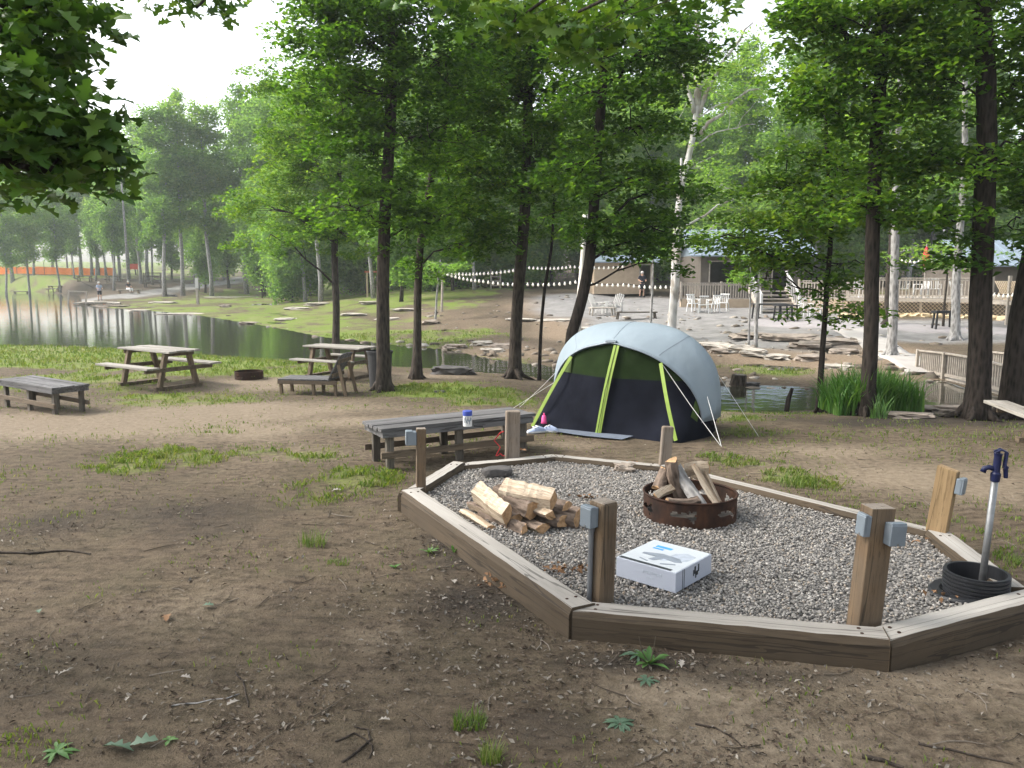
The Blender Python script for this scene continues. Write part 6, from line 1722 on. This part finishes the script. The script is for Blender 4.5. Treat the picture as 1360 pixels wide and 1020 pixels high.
for x in (-.7, .7): MB().box((x, .1, .7), (.1, .1, 1.9)).build('stake', M['dark_wall'], b)
# horizontal red-brown rail deep behind the trunk
p, q = at_depth(484, 361, 66), at_depth(536, 359, 66); b = thing('swing_frame', 'low wooden frame with reddish crossbar beyond the far bank', 'frame', (p.x, p.y, gz1(p.x, p.y))); z_ = p.z - b.location.z
MB().beam((0, 0, z_), (q.x - p.x, 0, z_), .14, .14).build('crossbar', mat_plain('redwood', (.36, .12, .06), .8, .2), b)
for x in (.2, q.x - p.x - .2): MB().box((x, .0, z_ / 2 - .1), (.14, .12, z_ + .05)).build('upright', M['tan_wall'], b)
# firewood rack / ladder pieces under the bulbs
p = at_depth(652, 380, 60); b = thing('ladder', 'pale wooden ladder frame under the bulb strings', 'ladder', (p.x, p.y, gz1(p.x, p.y)))
for x in (0, .7): MB().box((x, 0, .7), (.1, .1, 1.5)).build('rail', M['rail_wood'], b)
for k in range(4): MB().box((.35, -.02, .25 + .33 * k), (.6, .06, .08)).build('rung', M['rail_wood'], b)
p = at_depth(620, 382, 64); b = thing('woodpile', 'long dark heap of cut logs under the bulb strings', 'woodpile', (p.x, p.y, gz1(p.x, p.y))); rs = random.Random(9); wp = MB()
for k in range(60):
    x = rs.uniform(-1.5, 5.5); z = rs.uniform(.1, 1.0) * (1 - abs(x - 2) / 6); wp.tube([(x, -.3 + rs.uniform(-.2, .2), z), (x + rs.uniform(-.6, .6), .4, z + rs.uniform(-.2, .2))], .13, 7)
wp.build('logs', M['brown_x'], b)['kind'] = 'stuff'
# dock of worn planks with the angler on it
g = ground(137, 404)
dkk = thing('landing', 'low landing of worn planks and rocks under the angler', 'landing', (g.x, g.y, WATER + .12), .2)
for k in range(6): MB().box((-1.6 + .55 * k, .3 * math.sin(k * 2), .06 * math.sin(k)), (.5, 3.4, .12), (0, 0, .3 * math.sin(k * 1.7))).build('plank', M['rail_wood'], dkk)
b = MB(); b.beam((-2.6, -.6, -.4), (-2.5, -.5, 1.1), .1, .1, (1, 0, 0)); b.beam((-1.2, -.8, -.4), (-1.0, -.8, 1.0), .1, .1, (1, 0, 0)); b.beam((-2.6, -.5, 1.0), (-1.0, -.8, .95), .08, .1); b.build('rail_frame', M['rail_wood'], dkk)

# ------------------------------------------------------------------ people
def skinned(name, J, E, m, parent, root=0, sub=2):
    me = bpy.data.meshes.new(name); me.from_pydata([j[0] for j in J], E, []); me.update(); me.materials.append(m)
    o = bpy.data.objects.new(name, me); link(o); o.parent = parent
    o.modifiers.new('skin', 'SKIN')
    sv = me.skin_vertices[0].data if me.skin_vertices else None
    if sv is not None:
        for i, j in enumerate(J):
            r = j[1] if hasattr(j[1], '__len__') else (j[1], j[1]); sv[i].radius = r
        sv[root].use_root = True
    s = o.modifiers.new('smooth', 'SUBSURF'); s.levels = sub; s.render_levels = sub
    return o
def person(label, loc, yaw, pose, shirt, pants, hair, scale=1.0):
    r = thing('person', label, 'person', loc, yaw); r.scale = (scale,) * 3
    J, E, sh, pa = pose()
    body = skinned('body', J, E, M['skin'], r)
    skinned('shirt', sh[0], sh[1], M[shirt], r); skinned('trousers', pa[0], pa[1], M[pants], r)
    hd = Vector(J[3][0]); hb = MB(); hb.lathe([(.0, .135), (.055, .125), (.095, .085), (.108, .03), (.10, -.03), (.07, -.05)], 14, hd + Vector((0, .015, .01))); hb.build('hair', M[hair], r, smooth=True)
    fc_ = MB(); fc_.box(hd + Vector((0, -.105, -.015)), (.025, .035, .045)); fc_.build('nose', M['skin'], r, bevel=.006)
    sw = MB()
    for s_ in (0, 1):
        q = Vector(J[pa[2][s_]][0]); sw.box(q + Vector((0, -.07, -.02)), (.09, .26, .08))
    sw.build('shoes', M['dark'], r, bevel=.02)
    return r
def hand(J, E, w_, dirv):
    """palm, four fingers, thumb on a wrist joint w_"""
    p = Vector(J[w_][0]); d = Vector(dirv).normalized(); s = d.cross(Vector((0, 0, 1)));  s = s.normalized() if s.length > .1 else Vector((1, 0, 0))
    k = len(J); J.append((tuple(p + d * .08), (.04, .018))); E.append((w_, k))
    for i in range(4):
        a = p + d * .10 + s * (.027 - .018 * i); c = a + d * (.04 + .006 * (i in (1, 2))) + Vector((0, 0, -.012)); n = len(J)
        J.append((tuple(a), .009)); J.append((tuple(c), .008)); E.append((k, n)); E.append((n, n + 1))
    n = len(J); J.append((tuple(p + d * .04 + s * .05), .010)); J.append((tuple(p + d * .075 + s * .058), .008)); E.append((w_, n)); E.append((n, n + 1))
def standing():
    J = [((0, 0, .95), (.15, .11)), ((0, .01, 1.20), (.14, .10)), ((0, .0, 1.47), (.06, .06)), ((0, -.02, 1.63), (.085, .105)),
         ((-.19, .01, 1.40), .055), ((-.26, -.05, 1.15), .045), ((-.16, -.28, 1.08), .032), ((.19, .01, 1.40), .055), ((.26, -.05, 1.15), .045), ((.15, -.30, 1.10), .032),
         ((-.10, 0, .86), .085), ((-.12, -.02, .48), .06), ((-.13, .03, .08), .04), ((.10, 0, .86), .085), ((.12, -.02, .48), .06), ((.13, .03, .08), .04), ((-.13, -.10, .04), .035), ((.13, -.10, .04), .035), ((0, 0, 1.40), (.12, .09))]
    E = [(0, 1), (1, 18), (18, 2), (2, 3), (18, 4), (4, 5), (5, 6), (18, 7), (7, 8), (8, 9), (0, 10), (10, 11), (11, 12), (0, 13), (13, 14), (14, 15), (12, 16), (15, 17)]
    sh = ([((0, 0, .88), (.175, .135)), ((0, .01, 1.18), (.165, .125)), ((0, 0, 1.41), (.13, .10)), ((-.19, .01, 1.41), .075), ((-.25, -.03, 1.20), .068), ((.19, .01, 1.41), .075), ((.25, -.03, 1.20), .068)], [(0, 1), (1, 2), (2, 3), (3, 4), (2, 5), (5, 6)])
    pa = ([((0, 0, .93), (.16, .125)), ((-.10, 0, .84), .105), ((-.12, -.02, .52), .088), ((.10, 0, .84), .105), ((.12, -.02, .52), .088)], [(0, 1), (1, 2), (0, 3), (3, 4)], (12, 15))
    hand(J, E, 6, (.3, -1, 0)); hand(J, E, 9, (-.3, -1, 0))
    return J, E, sh, pa
def sitting():
    J = [((0, 0, .48), (.15, .12)), ((0, .03, .72), (.14, .10)), ((0, .0, 1.00), (.06, .06)), ((0, -.03, 1.16), (.085, .105)),
         ((-.19, .01, .93), .055), ((-.25, -.10, .70), .045), ((-.14, -.34, .62), .032), ((.19, .01, .93), .055), ((.25, -.10, .70), .045), ((.14, -.34, .62), .032),
         ((-.11, -.06, .47), .085), ((-.13, -.46, .48), .062), ((-.13, -.42, .08), .04), ((.11, -.06, .47), .085), ((.13, -.46, .48), .062), ((.13, -.42, .08), .04), ((-.13, -.54, .04), .035), ((.13, -.54, .04), .035), ((0, .02, .93), (.12, .09))]
    E = [(0, 1), (1, 18), (18, 2), (2, 3), (18, 4), (4, 5), (5, 6), (18, 7), (7, 8), (8, 9), (0, 10), (10, 11), (11, 12), (0, 13), (13, 14), (14, 15), (12, 16), (15, 17)]
    sh = ([((0, 0, .46), (.175, .145)), ((0, .03, .72), (.165, .125)), ((0, .02, .94), (.13, .10)), ((-.19, .01, .94), .075), ((-.25, -.06, .76), .066), ((.19, .01, .94), .075), ((.25, -.06, .76), .066)], [(0, 1), (1, 2), (2, 3), (3, 4), (2, 5), (5, 6)])
    pa = ([((0, 0, .46), (.16, .13)), ((-.11, -.06, .47), .105), ((-.13, -.46, .48), .085), ((-.13, -.43, .2), .07), ((.11, -.06, .47), .105), ((.13, -.46, .48), .085), ((.13, -.43, .2), .07)], [(0, 1), (1, 2), (2, 3), (0, 4), (4, 5), (5, 6)], (12, 15))
    hand(J, E, 6, (.3, -1, 0)); hand(J, E, 9, (-.3, -1, 0))
    return J, E, sh, pa
def fit(px, ytop, ybot, Y): return (at_depth(px, ytop, Y).z - at_depth(px, ybot, Y).z)
g = ground(133, 402)
pz = WATER + .22
pa_ = person('person in light blue shirt and dark shorts standing at the far water edge, fishing', (g.x, g.y, pz), R(55), standing, 'cloth_blue', 'cloth_navy', 'hair_grey', fit(133, 377, 402, g.y) / 1.75)
rod = MB(); rod.tube([(0, 0, 0), (-2.2, -.6, 1.3)], [.018, .006], 5); 
tag(rod.build('fishing_rod', M['dark'], None, loc=(g.x - .25, g.y - .3, pz + 1.1)), 'thin fishing rod held by the person in light blue', 'rod')
g = ground(171, 390)
bnk = thing('bench', 'pale plank seat under the sitting person by the far bank', 'bench', (g.x, g.y + .15, g.z), R(60)); MB().box((0, 0, .43), (3.0, .45, .08)).build('seat', M['rail_wood'], bnk)
for x in (-1.2, 1.2): MB().box((x, 0, .19), (.1, .4, .40)).build('leg', M['brown_z'], bnk)
person('person in white with dark top sitting by the far water edge', (g.x, g.y, g.z + .02), R(60), sitting, 'cloth_navy', 'cloth_white', 'hair_grey', fit(171, 374, 391, g.y) / 1.30)
g = loc_at(853, 51.8); person('person in dark clothes standing in the shade at the shed door', tuple(g), R(10), standing, 'cloth_navy', 'cloth_navy', 'hair_grey', .95)

# ------------------------------------------------------------------ bulb strings
M['bulb'] = mat_plain('bulb', (.95, .90, .80), .35, .03)
def lights(label, pts, n, Y0, Y1, sag=.25):
    P = [at_depth(a, b, Y0 + (Y1 - Y0) * i / (len(pts) - 1)) for i, (a, b) in enumerate(pts)]
    r = thing('string_lights', label, 'string lights', P[0], 0, 'strings of cream bulbs'); Q = []
    for i in range(len(P) - 1):
        for k in range(12):
            t = k / 12; Q.append(P[i].lerp(P[i + 1], t) - Vector((0, 0, 4 * sag * .3 * t * (1 - t))) - P[0])
    Q.append(P[-1] - P[0]); MB().tube(Q, .018, 5).build('cable', M['dark'], r)
    bulb = None
    for k in range(n):
        t = (k + .5) / n * (len(Q) - 1); i = int(t); q = Q[i].lerp(Q[min(i + 1, len(Q) - 1)], t - i)
        if bulb is None:
            b = MB(); b.lathe([(0, -.15), (.04, -.135), (.062, -.09), (.052, -.04), (.03, -.01), (.026, .03), (0, .03)], 8); bulb = b.build('bulb', M['bulb'], r, smooth=True, loc=q)
        else:
            c = bulb.copy(); link(c); c.parent = r; c.location = q
    return r
lights('upper string of cream bulbs from the pale sapling to the shed', [(588, 360), (640, 362), (700, 354), (760, 353), (830, 353)], 44, 42, 50)
lights('lower string of cream bulbs sagging before the shed and above the patio', [(592, 362), (640, 372), (700, 376), (765, 373), (830, 377), (895, 379)], 46, 41, 41)
lights('string of cream bulbs above the deck, behind the red parasol', [(1195, 344), (1240, 345), (1300, 344)], 16, 40, 40)
lights('short string of cream bulbs along the porch at far right', [(1318, 389), (1355, 388)], 6, 32.5, 31.5)
sp_ = loc_at(586, 42); b = MB(); b.tube([(0, 0, -.2), (.05, 0, 1.5), (.1, 0, at_depth(588, 356, 42).z - sp_.z)], [.07, .06, .05], 7); tag(b.build('light_post', M['rail_wood'], None, loc=sp_), 'thin pale stake holding the left ends of the bulb strings', 'post')
# ------------------------------------------------------------------ grass: tufts where the ground is green
def grass_blades(x, y, h, wd, rg):
    n = len(x); th = rg.random(n) * 6.283; ln = rg.uniform(.2, .8, n) * h; z = gz(x, y)
    V = np.stack([np.stack([x - np.sin(th) * wd / 2, y + np.cos(th) * wd / 2, z - .01], 1), np.stack([x + np.sin(th) * wd / 2, y - np.cos(th) * wd / 2, z - .01], 1),
                  np.stack([x + np.cos(th) * ln * .35 + np.sin(th) * wd * .35, y + np.sin(th) * ln * .35 - np.cos(th) * wd * .35, z + h * .6], 1), np.stack([x + np.cos(th) * ln, y + np.sin(th) * ln, z + h * (1 - .25 * ln / h)], 1)], 1).reshape(-1, 3)
    b = np.arange(n)[:, None] * 4
    F = np.concatenate([b + np.array([[0, 1, 2]]), b + np.array([[0, 2, 3]])]); return V, F
rg = np.random.default_rng(77)
def scatter(n, r0, r1, a0, a1):
    r = np.exp(rg.uniform(math.log(r0), math.log(r1), n)); a = np.radians(rg.uniform(a0, a1, n)); return r * np.sin(a), r * np.cos(a), r
VV, FF = [], []; off = 0
x, y, r = scatter(900000, 3.0, 34, -42, 42)
g = masks(x, y)[0]; clump = vnoise(x, y, .13, 5) ; keep = (rg.random(len(x)) < g * sstep(.25, .8, clump) * .75) & (poly_sd(x, y, PITA) > .05) & (pond_sd(x, y) > .15)
# nothing grows under the tent floor
tl = (tent_m.inverted().to_3x3()); ti = tent_m.inverted()
lxx = x * ti[0][0] + y * ti[0][1] + ti[0][3]; lyy = x * ti[1][0] + y * ti[1][1] + ti[1][3]
keep &= ~((np.abs(lxx) < hw + .1) & (lyy > -.1) & (lyy < D + .4))
x, y, r, g = x[keep], y[keep], r[keep], g[keep]
h = rg.uniform(.018, .055, len(x)) * (.5 + .9 * g) * (1 + .02 * r); wd = .004 + .00075 * r
V, F = grass_blades(x, y, h, wd, rg); VV.append(V); FF.append(F); off = len(V)
# sparse sprigs in the worn ground
x, y, r = scatter(9000, 2.3, 20, -42, 42); k = (vnoise(x, y, .5, 8) > .66) & (poly_sd(x, y, PITA) > .05) & (pond_sd(x, y) > .15); x, y, r = x[k], y[k], r[k]
V, F = grass_blades(x, y, rg.uniform(.015, .04, len(x)), .004 + .0006 * r, rg); VV.append(V); FF.append(F + off)
go_ = np_mesh('grass', np.concatenate(VV), np.concatenate(FF), M['grass']); tag(go_, 'patchy short grass growing out of the soil', kind='stuff')
print('grass blades', len(go_.data.polygons) // 2)

# ------------------------------------------------------------------ leaf litter, crumbs, twigs
n = 60000; x, y, r = scatter(n, 1.9, 14, -44, 44); mk_ = masks(x, y)
pit = poly_sd(x, y, PITA)
prob = .03 + .75 * mk_[2] * sstep(.35, .6, vnoise(x, y, .3, 15)) + .6 * np.exp(-np.maximum(pit, 0) / .25) + .55 * sstep(.58, .75, vnoise(x, y, .4, 14)); prob *= (1 - .8 * mk_[0])
k = (rg.random(n) < prob * sstep(13, 6, r)) & (pit > .03) & (y < 13); x, y, r = x[k], y[k], r[k]
C = np.stack([x, y, gz(x, y) + .006 + .006 * rg.random(len(x))], 1)
V, F = leaf_arrays(C, rg.uniform(.008, .042, len(x)), .45, .38, rg)
tag(np_mesh('leaf_litter', V, F, M['litter']), 'dry grey-brown leaf litter scattered on the soil', kind='stuff')
n = 26000; x, y, r = scatter(n, 1.8, 9, -44, 44); k = (poly_sd(x, y, PITA) > .04) & (rg.random(n) < .2 + .9 * (vnoise(x, y, .6, 18) > .5)); x, y = x[k], y[k]
V, F = pebbles(x, y, gz(x, y) + .001, .002, .0065, .5)
tag(np_mesh('soil_crumbs', V, F, mat_island('crumb', [(0, (.04, .03, .024)), (.5, (.085, .068, .052)), (.85, (.135, .11, .085)), (1, (.2, .175, .145))])), 'loose crumbs of soil and grit', kind='stuff')
tw = MB(); rs = random.Random(3)
for k in range(420):
    rr = math.exp(rs.uniform(math.log(2.0), math.log(11))); a = rs.uniform(-R(42), R(42)); x0, y0 = rr * math.sin(a), rr * math.cos(a)
    if poly_sd([x0], [y0], PITA)[0] < .12: continue
    L = rs.uniform(.05, .28); t = rs.uniform(0, 6.28); pts = []; ra = rs.uniform(.0015, .0042)
    for i in range(4):
        pts.append((x0, y0, gz1(x0, y0) + ra + .004)); t += rs.uniform(-.5, .5); x0 += L / 3 * math.cos(t); y0 += L / 3 * math.sin(t)
    tw.tube(pts, [ra, ra * .9, ra * .8, ra * .5], 5)
tag(tw.build('twigs', M['twig'], None), 'small fallen twigs on the soil', kind='stuff')
def stick(pp, ra, label):
    pts = [ground(a, b) + Vector((0, 0, ra * .8)) for a, b in pp]; fine = []
    for a, b in zip(pts, pts[1:]):
        for t in (0, .5): fine.append(a.lerp(b, t) + Vector((rs.uniform(-.006, .006), rs.uniform(-.006, .006), 0)))
    fine.append(pts[-1]); tag(MB().tube(fine, [ra * (1 - .5 * i / len(fine)) for i in range(len(fine))], 7).build('stick', M['bark_grey'] if ra < .005 else M['bark_mid'], None), label, 'stick', 'fallen sticks')
stick([(1222, 990), (1260, 996), (1300, 1006), (1345, 1016)], .006, 'long thin stick lying in the lower right corner')
stick([(1143, 1006), (1170, 1012), (1200, 1022)], .011, 'thick short stick at the bottom edge right of the middle')
stick([(312, 893), (322, 905), (328, 925), (330, 940)], .005, 'short crooked stick on the dark soil, lower left')
stick([(225, 938), (262, 934), (300, 928), (318, 922)], .004, 'pale thin stick pointing right, lower left')
stick([(0, 735), (40, 736), (90, 732), (120, 737)], .010, 'dark root-like stick at the left edge')
stick([(455, 1012), (475, 1000), (490, 985), (488, 970), (470, 966)], .006, 'curled root-like stick at the bottom, left of the middle')
stick([(445, 985), (470, 975), (495, 990), (490, 1008)], .005, 'second curled stick tangled at the bottom')
stick([(922, 962), (950, 968), (970, 978), (985, 992)], .005, 'forked thin stick right of the grey-green rosette')

# ------------------------------------------------------------------ weeds
def weed(px, py, name, label, nl, L, wd, up, m, seed, cat='plant', stalk=0):
    g = ground(px, py); r_ = thing(name, label, cat, tuple(g)); rq = random.Random(seed); b = MB()
    for i in range(nl):
        t = i * 2.4 + rq.uniform(-.3, .3); l = L * rq.uniform(.6, 1.1); e = up * rq.uniform(.5, 1.2); w_ = wd * rq.uniform(.7, 1.2); vs = []; fs = []
        d = Vector((math.cos(t), math.sin(t), 0)); s = Vector((-d.y, d.x, 0)); K = 6
        for k in range(K):
            u = k / (K - 1); c = d * l * u * math.cos(e) + Vector((0, 0, l * (math.sin(e) * u - .35 * u * u) + .005)); ww = w_ * (.25 + 1.5 * u * (1.05 - u) * 1.6 if u < 1 else .05) / 1.4 * (1 + .2 * math.sin(k * 2.5))
            if u == 1: ww = .002
            vs += [c - s * ww / 2 + Vector((0, 0, .12 * ww)), c, c + s * ww / 2 + Vector((0, 0, .12 * ww))]
        for k in range(K - 1): fs += [(3 * k, 3 * k + 1, 3 * k + 4, 3 * k + 3), (3 * k + 1, 3 * k + 2, 3 * k + 5, 3 * k + 4)]
        b.add(vs, fs)
    b.build('leaves', m, r_, smooth=True)
    for i in range(stalk):
        MB().tube([(0.01 * i, 0, 0), (.02 - .06 * i, .0, .08), (.03 - .09 * i, -.01, .17)], [.003, .003, .002], 5).build('stalk', M['twig'], r_)
    return r_
M['leaf_bluish'] = mat_leaf('leaf_bluish', [(.1, (.05, .10, .055)), (.6, (.085, .14, .09)), (1, (.14, .2, .14))], .2, tint=(1.2, 1.2, .9))
weed(862, 884, 'weed', 'tall green broad-leaved weed growing against the front timber', 16, .15, .045, .9, M['leaf_weed'], 1, stalk=2)
weed(848, 872, 'weed', 'low bluish weed with toothed leaves touching the taller green weed', 10, .12, .03, .5, M['leaf_bluish'], 7)
weed(858, 905, 'weed', 'small green weed just below the tall one at the front timber', 8, .08, .03, .4, M['leaf_bluish'], 8)
weed(823, 962, 'weed', 'grey-green flat rosette alone on bare soil, bottom centre', 16, .085, .03, .3, M['leaf_bluish'], 2)
weed(570, 735, 'weed', 'small yellow-green weed left of the long left timber', 9, .10, .03, .8, M['leaf_weed'], 3)
weed(603, 735, 'weed', 'small weed touching the long left timber, right of its neighbour', 7, .11, .028, 1.0, M['leaf_weed'], 4)
weed(525, 755, 'weed', 'tiny yellowish weed in the leaf litter left of the long timber', 7, .07, .026, .8, M['leaf_weed'], 5)
weed(225, 985, 'weed', 'tiny bright green sprout, bottom left', 5, .045, .025, .5, M['leaf_weed'], 6)
weed(75, 1000, 'weed', 'low green weed patch at the bottom left corner', 14, .10, .03, .4, M['leaf_weed'], 9)
weed(822, 765, 'weed', 'tiny green sprig in the gravel behind the carton', 4, .03, .02, .6, M['leaf_weed'], 10).location.z += .1
blades('grass_tuft', 'dense dark green grass tuft on bare soil, bottom centre left', 'grass tuft', 597, 648, 972, 170, .05, .11, .12, M['grass'], .006, 'grass tufts', 11)
blades('grass_tuft', 'grass tuft cut by the bottom edge below its twin', 'grass tuft', 636, 668, 1018, 130, .05, .12, .1, M['grass'], .006, 'grass tufts', 12)
blades('grass_tuft', 'wispy thin grass tuft in the dark soil left of the long timber', 'grass tuft', 392, 432, 728, 120, .08, .2, .15, M['grass'], .005, 'grass tufts', 13)
blades('grass_tuft', 'short bright grass tuft below the wispy one', 'grass tuft', 430, 465, 752, 110, .03, .07, .12, M['grass'], .006, 'grass tufts', 14)
blades('grass_tuft', 'bushy grass tuft behind the far right timber', 'grass tuft', 1035, 1098, 650, 260, .06, .17, .4, M['grass'], .008, 'grass tufts', 15)
blades('grass_tuft', 'grass tuft at the far right beyond the hydrant', 'grass tuft', 1335, 1372, 752, 120, .04, .1, .3, M['grass'], .007, 'grass tufts', 16)
M['paper_leaf'] = mat_plain('paper_leaf', (.26, .235, .205), .9, .2, 40)
# fallen green oak leaf, pale leaf, scrap of paper
def fallen(px, py, L, yaw, m, label):
    g = ground(px, py); V, F = leaf_arrays(np.array([[0, 0, 0.0]]), np.array([L]), .6, .12, np.random.default_rng(px), 'oak')
    o = np_mesh('fallen_leaf', V, F, m); o.location = (g.x, g.y, g.z + .018); o.rotation_euler = (0, 0, yaw); tag(o, label, 'leaf', 'fallen leaves')
fallen(158, 997, .15, 1.0, M['leaf_bluish'], 'large grey-green fallen oak leaf near the bottom left')
fallen(190, 990, .13, 2.4, M['leaf_bluish'], 'grey-green fallen oak leaf overlapping the larger one near the bottom left')
fallen(52, 815, .07, .3, M['leaf_bluish'], 'small pale fallen leaf at the left on the brown soil')
fallen(276, 807, .08, .1, M['leaf_bluish'], 'small green fallen leaf on the soil left of the middle')
fallen(222, 823, .10, 2.0, M['brown_leaf'], 'brown curled fallen leaf at left on the soil')
fallen(447, 653, .10, .5, M['paper_leaf'], 'pale scrap lying in the short grass')
for px, py, L in [(85, 897, .06), (247, 903, .06), (310, 937, .07), (170, 932, .05), (603, 775, .09), (591, 798, .06), (510, 960, .06), (735, 742, .06), (905, 885, .07)]: 
    fallen(px, py, L, px * 1.3, M['paper_leaf'] if 'paper_leaf' in M else M.setdefault('paper_leaf', mat_plain('paper_leaf', (.26, .235, .205), .9, .2, 40)), {85: 'pale dry fallen leaf at far left of the bottom', 247: 'pale star-shaped fallen leaf lower left', 310: 'pale fallen leaf under the crooked stick', 170: 'pale small fallen leaf near the bottom left weeds', 603: 'large pale fallen leaf beside the long left timber', 591: 'pale fallen leaf below the large one at the long timber', 510: 'pale fallen leaf above the curled sticks', 735: 'pale fallen leaf inside the pit on the timber side', 905: 'pale fallen leaf right of the tall weed'}[px])

# loose broken stone on the far bank and along the creek
n = 40000; x, y, r = scatter(n, 17, 62, -32, 34); rz_ = zsum(RED_Z, x, y) + .5 * zsum(PATIO_Z, x, y); sdp = pond_sd(x, y)
farb = y > np.interp(x / y, _na, _ns[:, 1]) + 2.5
k = (rg.random(n) < .10 * np.clip(rz_, 0, 1.2) * sstep(.35, .7, vnoise(x, y, 1.6, 41)) + .10 * np.exp(-np.abs(sdp) / .5)) & (sdp > -.25) & farb; x, y, r = x[k], y[k], r[k]
V, F = pebbles(x, y, np.maximum(gz(x, y), WATER - .02), .04, .24, .35)
tag(np_mesh('rubble', V, F, mat_island('rubble', [(0, (.10, .08, .062)), (.5, (.21, .175, .14)), (.85, (.32, .285, .24)), (1, (.40, .37, .33))], bscale=8)), 'broken stones strewn over the far bank and waterline', kind='stuff')
print('rubble', len(x))
# ------------------------------------------------------------------ haze
HAZE = 0.0007
if HAZE:
    m, nt, out = new_mat('haze'); pv = nt.nodes.new('ShaderNodeVolumePrincipled'); pv.inputs['Color'].default_value = (.86, .93, .95, 1); pv.inputs['Density'].default_value = HAZE; pv.inputs['Anisotropy'].default_value = .3
    nt.links.new(pv.outputs[0], out.inputs['Volume'])
    o = MB().box((0, 0, 18.0), (900, 900, 46)).build('haze', m); tag(o, 'pale damp air fading the far trees', kind='stuff')
